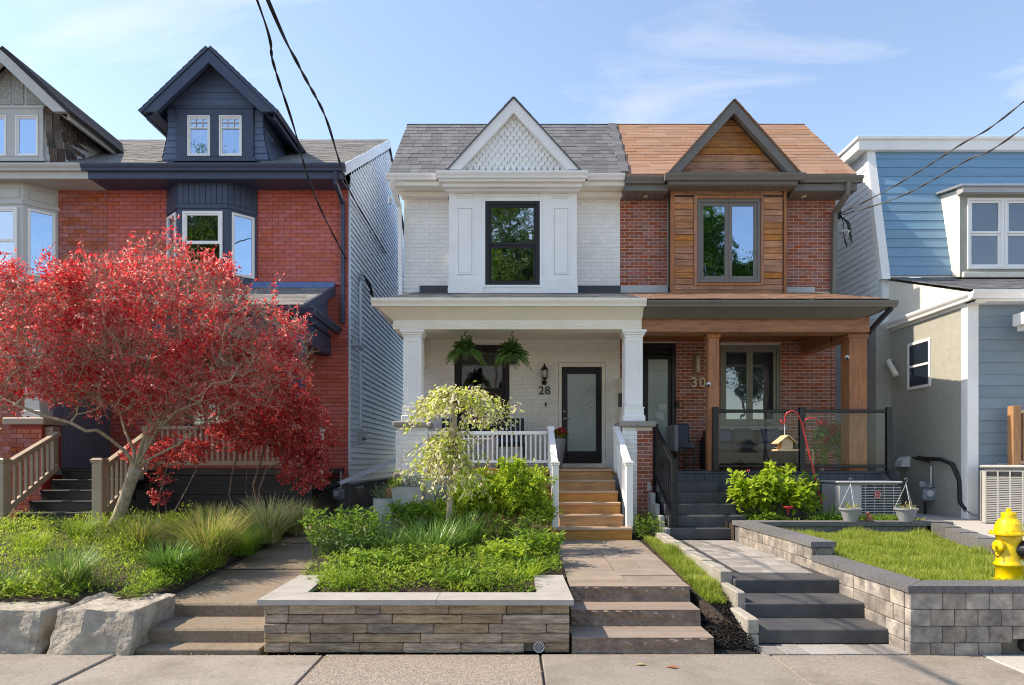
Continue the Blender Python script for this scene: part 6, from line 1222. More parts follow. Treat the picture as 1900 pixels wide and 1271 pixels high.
t = thing('plough_disc', (PX(742, 11.0), 11.0, .6), 'rusty round metal ornament behind the square planter', 'ornament')
MB().lathe([(.22, 0), (.22, .02), (.05, .05)], 0, 0, 28).rot(math.pi/2.3, axis='X').move((PX(735, 11), 11.15, 1.0)).build('disc', M['rust'], t); MB().box(PX(728, 11.1), PX(748, 11.1), 11.1, 11.2, .55, 1.42, .04).build('stone', M['flag'], t)
# air conditioner, meters, pipes
def gas_meter(x, y, z, label, s=1.0, face=-1):
    t = thing('gas_meter', (x, y, z), label, 'gas meter')
    MB().box(x-.11*s, x+.11*s, y-.08, y+.08, z, z+.2*s, .03).build('case', M['meter'], t); MB().lathe([(.06*s, z+.2*s), (.08*s, z+.22*s), (.08*s, z+.24*s), (.05*s, z+.26*s)], x, y, 16).build('top', M['meter'], t)
    MB().lathe([(.05*s, 0), (.05*s, .03)], 0, 0, 16).rot(math.pi/2, axis='X').move((x-.02, y-.08, z+.12*s)).build('dial', M['wplastic'], t)
    MB().tube([(x+.05*s, y, z+.24*s), (x+.05*s, y, z+.55*s)], .02, 8).build('riser_pipe', M['alum'], t); MB().tube([(x-.07*s, y, z+.2*s), (x-.07*s, y, z+.32*s)], .018, 8).build('inlet', M['blackm'], t); MB().tube([(x-.05, y, z), (x-.05, y, z-.34*s)], .02, 8).build('feed_pipe', M['blackm'], t)
    MB().lathe([(.055*s, 0), (.055*s, .05), (.03*s, .07)], 0, 0, 16).rot(math.pi/2, axis='X').move((x-.12*s, y-.03, z+.26*s)).build('regulator', M['meter'], t); return t
gas_meter(7.37, 12.1, .89, 'grey gas meter on the olive stucco wall', 1.12)
t = thing('insulated_pipe', (7.42, 11.7, 1.5), 'black insulated pipe bending down beside the white corner trim', 'pipe')
MB().tube([(7.46, 12.54, 1.66), (7.36, 12.16, 1.64), (7.36, 11.74, 1.63), (7.39, 11.47, 1.55), (7.42, 11.33, 1.28), (7.42, 11.31, .91), (7.45, 11.2, .79)], .034, 10).build('insulation', M['blackm'], t, 'all'); MB().tube([(7.45, 11.2, .79), (7.5, 11.1, .72), (7.7, 10.9, .70)], .015, 8).build('copper_pipe', M['plastic'], t, 'all'); MB().tube([(7.46, 12.7, 1.66), (7.36, 12.1, 1.6), (7.34, 12.05, 1.58)], .02, 8).build('gas_pipe', M['blackm'], t, 'all')
t = thing('dryer_vent', (7.3, 13.1, 1.6), 'white hooded dryer vent on the stucco wall', 'vent'); b = MB().prism([(7.465, 1.49), (7.29, 1.49), (7.32, 1.6), (7.39, 1.68), (7.465, 1.68)], 'y', 12.8, 13.02); fix_normals(b.build('hood', M['wplastic'], t))
def louvre_box(t, x0, x1, y0, y1, z0, z1, m, md, cols, rows, fr=.04, rot=0, c=(0, 0, 0), face='front'):
    pass
ac30 = thing('air_conditioner', (5.7, 11.1, .66), 'grey air conditioner with a round red badge below the brick house deck', 'air conditioner')
x0, x1, y0, y1, z0, z1 = 5.17, 6.2, 10.85, 11.45, .68, 1.24
MB().box(x0, x1, y0+.02, y1, z0, z1, .05).build('cabinet', M['acgrey'], ac30); MB().box(x0-.01, x1+.01, y0-.01, y1+.01, z1, z1+.035, .015).build('top', M['acgrey'], ac30)
MB().box(x0+.40, x1-.015, y0+.008, y0+.03, z0+.05, z1-.03).build('coil', M['darkv'], ac30)
for i in range(11): z = z0+.065+i*.042; MB().box(x0+.40, x1-.015, y0-.002, y0+.012, z, z+.014, .003).build('louvre', M['acgrey'], ac30)
for i in range(4): x = x0+.44+.15*i; MB().box(x, x+.007, y0-.004, y0+.016, z0+.05, z1-.03).build('upright', M['acgrey'], ac30)
MB().lathe([(.055, 0), (.055, .008)], 0, 0, 24).rot(math.pi/2, axis='X').move((PX(1628, 10.85), y0-.004, PZ(918, 10.85))).build('badge', M['text_red'], ac30)
b = MB().lathe([(.048, 0), (.048, .009), (.042, .009), (.042, 0)], 0, 0, 24).rot(math.pi/2, axis='X').move((PX(1628, 10.85), y0-.005, PZ(918, 10.85))).build('badge_ring', M['text_w'], ac30)
textmesh('lettering', 'Rheem', .032, (PX(1628, 10.85), y0-.014, PZ(918, 10.85)-.011), M['text_w'], ac30, .002)
acb = thing('air_conditioner', (7.8, 10.4, .6), 'beige louvred air conditioner behind the yellow hydrant', 'air conditioner')
def acbox():
    w = 1.04; z0, z1 = .63, 1.49; cx, cy = 7.83, 10.45; an = math.radians(-38)
    def R(b): b.rot(an); b.move((cx, cy, 0)); return b
    R(MB().box(-w/2+.02, w/2-.02, -w/2+.02, w/2-.02, z0, z1, .04)).build('cabinet', M['acbeige'], acb); R(MB().box(-w/2-.01, w/2+.01, -w/2-.01, w/2+.01, z1, z1+.045, .03)).build('top', M['acbeige'], acb); R(MB().box(-w/2, w/2, -w/2, w/2, z0-.06, z0, .01)).build('base', M['acbeige'], acb)
    R(MB().box(-w/2+.06, w/2-.06, -w/2+.012, -w/2+.03, z0+.05, z1-.05)).build('coil', M['darkv'], acb); R(MB().box(-w/2+.012, -w/2+.03, -w/2+.06, w/2-.06, z0+.05, z1-.05)).build('coil', M['darkv'], acb)
    for i in range(26):
        z = z0+.055+i*.0265; R(MB().box(-w/2+.06, w/2-.06, -w/2-.002, -w/2+.014, z, z+.015)).build('louvre', M['acbeige'], acb); R(MB().box(-w/2-.002, -w/2+.014, -w/2+.06, w/2-.06, z, z+.015)).build('louvre', M['acbeige'], acb)
    for i in range(7): u = -w/2+.06+(w-.14)*i/6; R(MB().box(u, u+.02, -w/2-.004, -w/2+.012, z0+.04, z1-.04)).build('upright', M['acbeige'], acb); R(MB().box(-w/2-.004, -w/2+.012, u, u+.02, z0+.04, z1-.04)).build('upright', M['acbeige'], acb)
acbox()
tag(MB().box(7.93, 8.14, 11.1, 11.175, 1.49, 1.56, .01).build('junction_box', M['acgrey']), 'small grey junction box on the siding above the beige air conditioner', 'junction box')
fn = thing('wooden_porch_rail', (8.0, 10.2, 1.5), 'orange wooden porch rail at the right edge', 'railing')
MB().box(8.0, 8.13, 10.9, 11.03, .55, 2.48, .006).build('post', M['orwood'], fn); MB().box(8.135, 9.8, 10.92, 11.0, 2.36, 2.42, .005).build('top_rail', M['barewood'], fn); MB().box(8.135, 9.8, 10.92, 11.0, 1.55, 1.6, .005).build('bottom_rail', M['barewood'], fn); MB().box(7.8, 9.8, 10.8, 11.13, 1.42, 1.5, .005).build('deck_edge', M['orwood'], fn)
for i in range(9): MB().box(8.19+.16*i, 8.23+.16*i, 10.94, 10.98, 1.6, 2.36, .004).build('baluster', M['orwood'], fn)
# hanging pots standing by the lawn
def hpot(px, py, label):
    d = 10.02; x = PX(px, d); z = .718; t = thing('hanging_pot', (x, d, z), label, 'plant pot', 'grey hanging pots by the lawn')
    MB().lathe([(.09, z), (.145, z+.16), (.16, z+.165), (.16, z+.19), (.14, z+.19), (.135, z+.16)], x, d, 22).build('pot', M['plastic'], t); MB().lathe([(.137, z+.15), (.02, z+.155)], x, d, 18).build('soil', M['soil'], t)
    for k in range(3): a = k*2.1+.4; MB().tube([(x+.15*math.cos(a), d+.15*math.sin(a), z+.18), (x, d, z+.54)], .003, 4).build('hanger', M['wplastic'], t)
    MB().tube([(x, d, z+.54), (x, d, z+.57), (x+.03, d, z+.60), (x+.01, d, z+.63), (x-.025, d, z+.61)], .005, 5).build('hook', M['plastic'], t)
    P = blobs(40, [(x, d, z+.2, .11, .11, .05)]); leaves('dry_sprig', P, RNG.normal(size=(40, 3))+[0, 0, 1], .06, .02, LM['brownb'], t)
hpot(1578, 970, 'grey hanging pot in front of the grey air conditioner'); hpot(1681, 970, 'grey hanging pot right of the grey air conditioner')
b = MB().lathe([(.0, .0), (.05, .0), (.055, .03), (.035, .07), (.02, .10), (.0, .12)], 0, 0, 12); b.tube([(0, 0, .09), (-.03, 0, .125), (-.05, 0, .12)], [.025, .02, .004], 8); b.move((PX(1613, 10.0), 10.0, .717)); tag(b.build('snail_ornament', M['terra'], None, 'all'), 'small terracotta garden ornament between the two grey pots', 'ornament')
tag(MB().lathe([(.0, .75), (.02, .86), (.09, .90), (.085, .91), (.0, .90)], PX(1462, 10.4), 10.4, 16).build('garden_bird_bath', M['red'], None, 'all'), 'small red mushroom shaped garden stake among the bright leaves', 'garden stake')
MBs = MB().tube([(6.28, 11.4, 1.42), (6.32, 11.28, 1.3), (6.33, 11.25, 1.05)], .06, 10); tag(MBs.build('drain_hose', M['blackm'], None, 'all'), 'dark drain hose bending over the deck edge above the grey air conditioner', 'hose')
# fire hydrant
hy = thing('fire_hydrant', (4.58, 6.3, .5), 'yellow fire hydrant with one black cap on the lawn', 'fire hydrant'); x, y, z = 4.585, 6.3, .47
MB().lathe([(.105, z), (.105, z+.06), (.105, z+.16), (.12, z+.165), (.122, z+.185), (.108, z+.20), (.104, z+.22), (.104, z+.42), (.108, z+.45)], x, y, 28).build('barrel', M['yellow'], hy, 'all')
MB().lathe([(.10, z+.448), (.155, z+.45), (.158, z+.468), (.125, z+.475)], x, y, 28).build('flange', M['yellow'], hy)
MB().lathe([(.12, z+.476), (.118, z+.50), (.105, z+.555), (.08, z+.59), (.062, z+.60), (.062, z+.648), (.055, z+.655)], x, y, 28).build('bonnet', M['yellow'], hy)
MB().lathe([(.024, z+.655), (.022, z+.69), (.014, z+.692)], x, y, 5).build('operating_nut', M['yellow'], hy)
for k in range(8):
    a = k*math.pi/4; MB().lathe([(.012, z+.468), (.012, z+.482)], x+.14*math.cos(a), y+.14*math.sin(a), 6).build('bolt', M['yellow'], hy); MB().bar((x+.108*math.cos(a), y+.108*math.sin(a), z+.5), (x+.07*math.cos(a), y+.07*math.sin(a), z+.595), .012, .012).build('rib', M['yellow'], hy)
def nozzle(dirx, diry, r, l, m, nut, zz, name):
    an = math.atan2(diry, dirx); b = MB().lathe([(r*.85, .05), (r*.85, .10), (r, .102), (r, .10+l), (r*.8, .11+l), (nut, .112+l), (nut, .145+l)], 0, 0, 20).rot(math.pi/2, axis='Y').rot(an).move((x, y, zz)); b.build(name, m, hy)
MB().lathe([(.135, z-.02), (.14, z+.035), (.11, z+.04)], x, y, 24).build('base_flange', M['yellow'], hy)
for a0, a1 in (((-.20, -.05, .345), (-.10, -.06, .30)), ((.13, -.18, .30), (.02, -.125, .27))):
    for i in range(9): u = i/8; q = [x+a0[0]+(a1[0]-a0[0])*u, y+a0[1]+(a1[1]-a0[1])*u, z+a0[2]+(a1[2]-a0[2])*u-.07*math.sin(math.pi*u)]; MB().box(q[0]-.006, q[0]+.006, q[1]-.004, q[1]+.004, q[2]-.008, q[2]+.008, .003).build('chain_link', M['rust'], hy)
nozzle(-1, -.25, .055, .035, M['yellow'], .018, z+.345, 'side_nozzle'); nozzle(.62, -.78, .085, .05, M['black'], .022, z+.32, 'pumper_cap'); nozzle(1, .3, .055, .035, M['yellow'], .018, z+.345, 'side_nozzle')
# meter, pipes and flood light at the alley corner
gas_meter(-3.36, 13.2, .85, 'grey gas meter at the corner of the red brick house', 1.0)
t = thing('downspout_extension', (-2.8, 12.5, 1.3), 'sloping white downspout crossing the alley into a black pipe', 'downspout'); MB().bar((-3.22, 12.6, 1.17), (-2.10, 13.0, 1.66), .09, .07).build('white_pipe', M['wsid'], t); MB().tube([(-3.62, 12.5, 1.02), (-3.4, 12.55, 1.10), (-3.18, 12.61, 1.18)], .055, 12).build('black_pipe', M['blackm'], t)
MB().tube([(-3.60, 12.5, 1.02), (-3.7, 12.2, .95), (-3.72, 12.0, .62)], .05, 10).build('elbow', M['blackm'], t, 'all')
t = thing('electric_meter', (-3.2, 14.1, 2.0), 'electric meter on the grey side wall with its conduit', 'electric meter'); MB().box(-3.235, -3.14, 14.25, 14.5, 1.95, 2.28, .01).build('box', M['acgrey'], t); MB().lathe([(.09, 0), (.09, .07), (.07, .09)], 0, 0, 20).rot(math.pi/2, axis='Y').move((-3.14, 14.38, 2.12)).build('dial', M['alum'], t); MB().tube([(-3.19, 14.36, 2.28), (-3.19, 14.36, 5.35)], .03, 10).build('conduit', M['wsid'], t); MB().tube([(-3.19, 14.36, 5.35), (-3.19, 14.36, 5.5), (-3.1, 14.3, 5.52)], .035, 8).build('weatherhead', M['alum'], t)
for k in range(4): MB().tube([(-3.12, 14.3, 5.5), (-3.0, 14.5+.1*k, 5.35-.06*k), (-3.1, 14.9+.1*k, 5.25), (-3.2, 15.4, 5.45+.05*k)], .012, 5).build('wire', M['cable'], t)
t = thing('flood_light', (-3.1, 14.0, 3.9), 'silver flood light on the grey side wall', 'flood light'); MB().box(-3.235, -3.15, 13.75, 13.9, 3.9, 4.08, .02).build('base', M['alum'], t); MB().lathe([(.03, 0), (.07, .1), (.072, .12)], 0, 0, 16).rot(math.pi/2, axis='Y').move((-3.15, 14.0, 3.9)).build('lamp', M['alum'], t)
t = thing('concrete_block', (-3.55, 11.8, .56), 'broken grey concrete lump at the start of the alley', 'stone'); MB().prism([(-3.72, .52), (-3.42, .52), (-3.48, .66), (-3.6, .72), (-3.68, .64)], 'y', 11.25, 11.5).build('lump', M['found'], t)
# overhead cables
def cablerun(name, pts, label, r=.011, m='cable', tw=.03, n=150, group='overhead service cables'):
    t = thing(name, pts[-1], label, 'cable', group); P = [Vector(p) for p in pts]
    for s in range(2):
        L = []
        for i in range(n+1):
            u = i/n*(len(P)-1); k = min(int(u), len(P)-2); f = u-k; p0 = P[max(k-1, 0)]; p1 = P[k]; p2 = P[k+1]; p3 = P[min(k+2, len(P)-1)]
            q = .5*((2*p1)+(p2-p0)*f+(2*p0-5*p1+4*p2-p3)*f*f+(3*p1-p0-3*p2+p3)*f**3); a = i*.42+s*math.pi+1.5*math.sin(i*.17); L.append(q+Vector((math.cos(a)*tw, math.sin(a)*.3*tw, math.sin(a)*tw*.6)))
        MB().tube(L, r, 6).build('strand', M[m], t, 'all')
def A3(px, py, d): return (PX(px, d), d, PZ(py, d))
cablerun('service_cable', [(-1.05, -13, 8.5), (-1.5, -4, 6.6), (-1.85, 2, 5.75), A3(477, 0, 6.2), A3(508, 120, 7.2), A3(545, 235, 8.4), A3(572, 330, 9.8), A3(603, 405, 11.6), A3(642, 480, 13.55)], 'left twisted black cable running to the red brick corner', .009, tw=.008)
cablerun('service_cable', [(-.95, -13, 8.3), (-1.4, -4, 6.4), (-1.8, 2, 5.6), A3(497, 0, 6.2), A3(556, 125, 7.6), A3(603, 215, 9.2), A3(630, 300, 10.8), A3(652, 360, 13.3), A3(690, 425, 15.5), A3(716, 470, 17.3)], 'right twisted black cable running past the grey side wall', .010, tw=.010)
cablerun('service_cable', [(-.8, -13, 8.5), (3.3, -4, 6.5), (5.2, 3, 5.75), A3(1900, 188, 8), A3(1780, 270, 9.6), A3(1660, 345, 11.4), A3(1560, 396, 13.5)], 'upper cable from the right edge to the brick house', .007, 'cablew', .009)
cablerun('service_cable', [(-.7, -13, 8.2), (3.3, -4, 6.2), (5.2, 3, 5.45), A3(1900, 236, 8), A3(1790, 300, 9.6), A3(1670, 365, 11.4), A3(1562, 399, 13.5)], 'lower cable from the right edge to the brick house', .007, 'cablew', .009)
t = thing('cable_bracket', (6.5, 13.6, 6.2), 'black cable bracket with wire loops on the brick house corner', 'bracket'); MB().box(6.44, 6.52, 13.5, 13.6, 6.40, 6.56, .01).build('bracket', M['black'], t); MB().tube([(6.5, 13.55, 6.1), (6.56, 13.5, 6.16), (6.66, 13.5, 6.15), (6.6, 13.55, 6.02)], .03, 8).build('weatherhead', M['alum'], t, 'all')
for k in range(4): MB().tube([(6.5, 13.5, 6.44), (6.62+.02*k, 13.5, 6.3), (6.68+.015*k, 13.5, 6.05-.05*k), (6.62, 13.5, 5.9-.03*k), (6.56, 13.5, 6.0), (6.55, 13.5, 6.3), (6.51, 13.5, 6.42)], .008, 5).build('wire_loop', M['cable'], t, 'all')
t = thing('utility_pole', (-.9, -13, 0), 'wooden utility pole across the road carrying the service cables', 'utility pole'); MB().tube([(-.9, -13.2, -.1), (-.9, -13.2, 9)], [.15, .11], 12).build('pole', M['barkd'], t); MB().box(-1.9, .1, -13.15, -13.03, 8.35, 8.47).build('cross_arm', M['barkd'], t)
# ------------------------------------------------------------------ red leaved tree
def leafy(tree, nodes, par, rad, tips, m, n, size, spread, rng, name='crown', fine=None, elong=.5, zbias=.3):
    tips = np.array(tips); k = rng.choice(len(tips), n); a = nodes[tips[k]]; b = nodes[par[tips[k]]]; u = rng.uniform(-.6, 1.2, n)[:, None]
    P = b+(a-b)*u+rng.normal(size=(n, 3))*spread; D = (a-b)/np.maximum(1e-6, np.linalg.norm(a-b, axis=1, keepdims=True))*.7+rng.normal(size=(n, 3))*.8+[0, 0, zbias]
    L = size*rng.uniform(.55, 1.25, n); return leaves(name, P, D, L, L*elong, m, tree, .22, .45, rng)
rng = np.random.default_rng(21)
rt = thing('red_leaf_tree', (PX(212, 10), 10.0, .58), 'spreading red leaved tree with a leaning pale trunk', 'tree')
c = lambda px, py, d: np.array([PX(px, d), d, PZ(py, d)])
tr = [c(208, 985, 9.9), c(219, 960, 9.9), c(232, 925, 9.85), c(244, 890, 9.8), c(252, 868, 9.75)]
nodes = list(tr); par = [-1, 0, 1, 2, 3]
def limb(start, pts):
    p = start
    for q in pts: nodes.append(np.array(q)); par.append(p); p = len(nodes)-1
    return p
limb(4, [c(235, 840, 9.6), c(205, 815, 9.4), c(180, 798, 9.2), c(160, 800, 9.1), c(130, 784, 9.0), c(85, 772, 8.9), c(30, 752, 8.8)])
limb(4, [c(248, 835, 9.8), c(232, 800, 9.9), c(225, 770, 10.0), c(190, 720, 10.2), c(150, 640, 10.2), c(130, 570, 10.1)])
limb(4, [c(268, 840, 9.6), c(290, 800, 9.4), c(330, 762, 9.2), c(372, 745, 9.0), c(420, 735, 8.8)])
limb(4, [c(270, 838, 9.9), c(300, 785, 10.2), c(320, 720, 10.4), c(330, 640, 10.4), c(335, 560, 10.2)])
limb(4, [c(280, 850, 9.7), c(330, 825, 9.8), c(372, 790, 10.0), c(420, 760, 10.2), c(480, 730, 10.3), c(540, 700, 10.2)])
limb(4, [c(262, 830, 9.6), c(278, 780, 9.5), c(262, 715, 9.6), c(285, 640, 9.5), c(262, 560, 9.6)])
limb(4, [c(285, 790, 9.9), c(350, 700, 10.2), c(420, 620, 10.2), c(470, 570, 10.0)])
E = []
for px, py, d, rx, ry, rz in ((70, 620, 9.0, 1.0, 1.0, .95), (-30, 640, 9.1, .9, 1.0, .9), (200, 620, 9.5, 1.1, 1.1, 1.15), (330, 580, 9.6, 1.1, 1.1, .95), (440, 620, 9.6, .85, 1.0, .85), (500, 660, 9.8, .6, .9, .6), (300, 700, 9.5, 1.2, 1.1, .7), (255, 520, 9.5, .42, .7, .45), (340, 515, 9.5, .42, .6, .40), (390, 540, 9.5, .4, .6, .45), (30, 560, 9.1, .5, .6, .45), (180, 550, 9.4, .5, .6, .4), (545, 640, 9.8, .32, .5, .4), (120, 700, 9.2, .9, .9, .35), (430, 730, 9.6, .8, .9, .4), (310, 780, 9.7, .5, .6, .3)):
    q = c(px, py, d); E.append((*q, rx, ry, rz))
T = blobs(2300, E, rng, .15)
n0 = len(nodes); N_, P_, R_, tips = grow(nodes, par, T, .13, .35, rng, pexp=2.35, tip=.0034)
R_[:5] = np.minimum(R_[:5], [.10, .085, .08, .078, .09]); skeleton('branches', N_, P_, np.minimum(R_*.85, .07), M['bark'], rt, 6)
TP = N_[tips]; k = np.repeat(np.arange(len(tips)), 5); U = nrm(rng.normal(size=(len(k), 3))+[0, 0, .5]); tw0 = TP[k]; tw1 = tw0+U*rng.uniform(.1, .26, len(k))[:, None]
stuff(skeleton('twigs', np.concatenate([tw0, tw1]), np.concatenate([-np.ones(len(k), int), np.arange(len(k))]), np.full(2*len(k), .0028), M['bark'], rt, 3))
nl = 54000; wgt = np.array([max(.04, mnoise.noise(Vector(p)*2.1)+.36)**2.1 for p in tw1]); j = rng.choice(len(k), nl, p=wgt/wgt.sum()); u = rng.uniform(.0, 1.1, nl)[:, None]; P = tw0[j]+(tw1-tw0)[j]*u+rng.normal(size=(nl, 3))*.018; D = U[j]*.8+rng.normal(size=(nl, 3))*.7; L = rng.uniform(.026, .06, nl); leaves('crown', P, D, L, L*.55, LM['red'], rt, .2, .3, rng)
sh0 = TP[rng.choice(np.where(TP[:, 2] > 3.0)[0], 240)]; shD = nrm(rng.normal(size=(240, 3))*[.42, .4, .2]+[0, 0, 1]); shL = rng.uniform(.2, .55, 240)[:, None]
stuff(skeleton('shoots', np.concatenate([sh0, sh0+shD*shL]), np.concatenate([-np.ones(240, int), np.arange(240)]), np.full(480, .003), M['bark'], rt, 3))
q = np.repeat(np.arange(240), 18); u = rng.uniform(.1, 1.05, len(q))[:, None]; L = rng.uniform(.035, .06, len(q)); leaves('shoot_leaves', sh0[q]+shD[q]*shL[q]*u, shD[q]*.7+rng.normal(size=(len(q), 3))*.7, L, L*.55, LM['red'], rt, .2, .3, rng)
# trunk bark sheath
MB().tube(tr[:1]+[tuple(p) for p in tr[1:]], [.105, .085, .08, .078, .09], 14).build('trunk', M['bark'], rt, 'all')
# dark red shrubs behind it
def shrub(name, label, cat, base, stems, ells, nt, m, nl, size, bark, seed, group=None, elong=.55, twig=.14, nt2=4, zb=.4, pexp=2.3, tip=.0026, jit=.3, up=.35):
    rng = np.random.default_rng(seed); t = thing(name, base, label, cat, group); nodes = []; par = []
    for s in stems:
        p = -1
        for q in s: nodes.append(np.array(q)); par.append(p); p = len(nodes)-1
    N_, P_, R_, tips = grow(nodes, par, blobs(nt, ells, rng, .2), .12, jit, rng, pexp=pexp, tip=tip); skeleton('branches', N_, P_, R_, bark, t, 5)
    TP = N_[tips]; k = np.repeat(np.arange(len(tips)), nt2); U = nrm(rng.normal(size=(len(k), 3))+[0, 0, zb]); a = TP[k]; b = a+U*rng.uniform(.4, 1, len(k))[:, None]*twig
    stuff(skeleton('twigs', np.concatenate([a, b]), np.concatenate([-np.ones(len(k), int), np.arange(len(k))]), np.full(2*len(k), .002), bark, t, 3))
    j = rng.integers(0, len(k), nl); u = rng.uniform(0, 1.1, nl)[:, None]; L = size*rng.uniform(.6, 1.2, nl); leaves('foliage', a[j]+(b-a)[j]*u+rng.normal(size=(nl, 3))*.014, U[j]*.7+rng.normal(size=(nl, 3))*.7, L, L*elong, m, t, .2, up, rng); return t
shrub('red_shrub', 'dark red shrub on several bare stems before the black porch skirt', 'shrub', (PX(480, 10.6), 10.6, .58), [[c(482, 960, 10.6), c(470, 900, 10.6), c(485, 850, 10.6), c(500, 790, 10.6)], [c(440, 960, 10.5), c(425, 920, 10.5), c(430, 880, 10.5), c(445, 830, 10.5)], [c(484, 962, 10.6), c(480, 910, 10.5), c(495, 870, 10.4), c(540, 850, 10.4)], [c(465, 960, 10.7), c(455, 910, 10.8), c(460, 860, 10.8)]],
      [(*c(500, 780, 10.5), .75, .6, .55), (*c(560, 800, 10.4), .55, .5, .5), (*c(565, 865, 10.3), .42, .4, .42), (*c(440, 790, 10.6), .5, .5, .4), (*c(535, 720, 10.5), .4, .4, .4), (*c(590, 860, 10.3), .2, .3, .3)], 620, LM['shrub'], 15000, .058, M['barkd'], 31)
shrub('red_shrub', 'small dark red shrub on thin stems right of the leaning trunk', 'shrub', (PX(325, 10.4), 10.4, .58), [[c(318, 960, 10.4), c(345, 910, 10.4), c(365, 870, 10.4)], [c(310, 955, 10.3), c(300, 900, 10.3), c(285, 860, 10.3)], [c(292, 950, 10.3), c(298, 910, 10.2), c(310, 865, 10.2)]],
      [(*c(330, 840, 10.3), .5, .4, .22), (*c(300, 900, 10.2), .2, .2, .3), (*c(260, 850, 10.2), .25, .3, .2)], 130, LM['shrub'], 2600, .05, M['barkd'], 32, twig=.1)
# ------------------------------------------------------------------ white house bed
shrub('leafy_shrub', 'bright yellow green leafy shrub left of the wooden stairs', 'shrub', (PX(930, 10.1), 10.1, .5), [[c(930+o, 985, 10.1), c(930+o*2, 930, 10.1), c(930+o*3, 890, 10.1)] for o in (-25, -10, 5, 20)],
      [(*c(930, 925, 10.1), .62, .45, .30), (*c(985, 905, 10.1), .28, .35, .25), (*c(950, 880, 10.1), .22, .3, .2), (*c(880, 910, 10.0), .3, .35, .25), (*c(1000, 950, 10.0), .25, .3, .2), (*c(870, 945, 9.9), .3, .3, .2)], 440, LM['lime'], 10500, .078, M['stem'], 41, elong=.42, twig=.18, nt2=3, zb=.9)
shrub('leafy_shrub', 'lime shrub behind the weeping tree against the heat pump', 'shrub', (PX(800, 10.2), 10.2, .54), [[c(800+o, 985, 10.2), c(800+o*2, 930, 10.2)] for o in (-20, 0, 20)], [(*c(815, 955, 10.2), .22, .3, .18), (*c(862, 915, 10.2), .2, .3, .28)], 120, LM['lime'], 1900, .07, M['stem'], 42, elong=.45, twig=.15, zb=.8)
shrub('leafy_shrub', 'green shrub with toothed leaves in front of the square planter', 'shrub', (PX(760, 9.4), 9.4, .5), [[c(760+o, 1000, 9.4), c(760+o*1.6, 950, 9.4)] for o in (-30, -10, 10, 25)], [(*c(757, 962, 9.4), .30, .3, .17), (*c(785, 965, 9.4), .2, .3, .16)], 110, LM['green'], 2000, .085, M['stem'], 43, elong=.36, twig=.15, zb=.6)
# weeping variegated standard
ws = thing('weeping_tree', (PX(835, 9.0), 9.0, .5), 'small weeping tree with cream and lime leaves in front of the porch', 'tree')
rng = np.random.default_rng(51); nodes = [c(833, 990, 9.0), c(834, 940, 9.0), c(836, 890, 9.0), c(838, 840, 9.0), c(842, 790, 9.0), c(846, 748, 9.0)]; par = [-1, 0, 1, 2, 3, 4]; LP = []; LD = []
MB().tube([tuple(p) for p in nodes], [.042, .038, .036, .036, .04, .02], 10).build('trunk', M['bark'], ws, 'all'); st = MB()
for i in range(104):
    top = i % 2 == 0; a = rng.uniform(0, 6.28); k = 10; pts = []
    if top: h0 = nodes[5]+[0, 0, .02]; R = rng.uniform(.35, .82)*(1.08 if math.cos(a) > 0 else .85); ru = rng.uniform(.04, .16); dr = rng.uniform(.08, .42)*(R+.2)
    else: h0 = nodes[3]+[0, 0, rng.uniform(-.12, .30)]; R = rng.uniform(.22, .70)*(.85 if math.cos(a) > 0 else 1.1); ru = rng.uniform(0, .12); dr = rng.uniform(.15, .62)
    for j in range(k+1): u = j/k; pts.append(h0+np.array([math.cos(a)*R*u, math.sin(a)*R*u*.8, ru*math.sin(math.pi*min(1, u*1.15))-dr*u**2.4])+rng.normal(size=3)*.012)
    st.tube(pts, [.007*(1-j/k)+.002 for j in range(k+1)], 4, False)
    for j in range(3, k+1):
        for q in range(6): LP.append(pts[j]+rng.normal(size=3)*.03); LD.append((pts[j]-pts[j-1])*8+rng.normal(size=3)*.8-[0, 0, .15])
st.build('branches', M['barkd'], ws); n = len(LP); L = .062*rng.uniform(.6, 1.2, n); leaves('crown', LP, LD, L, L*.6, LM['variegated'], ws, .15, .6, rng)
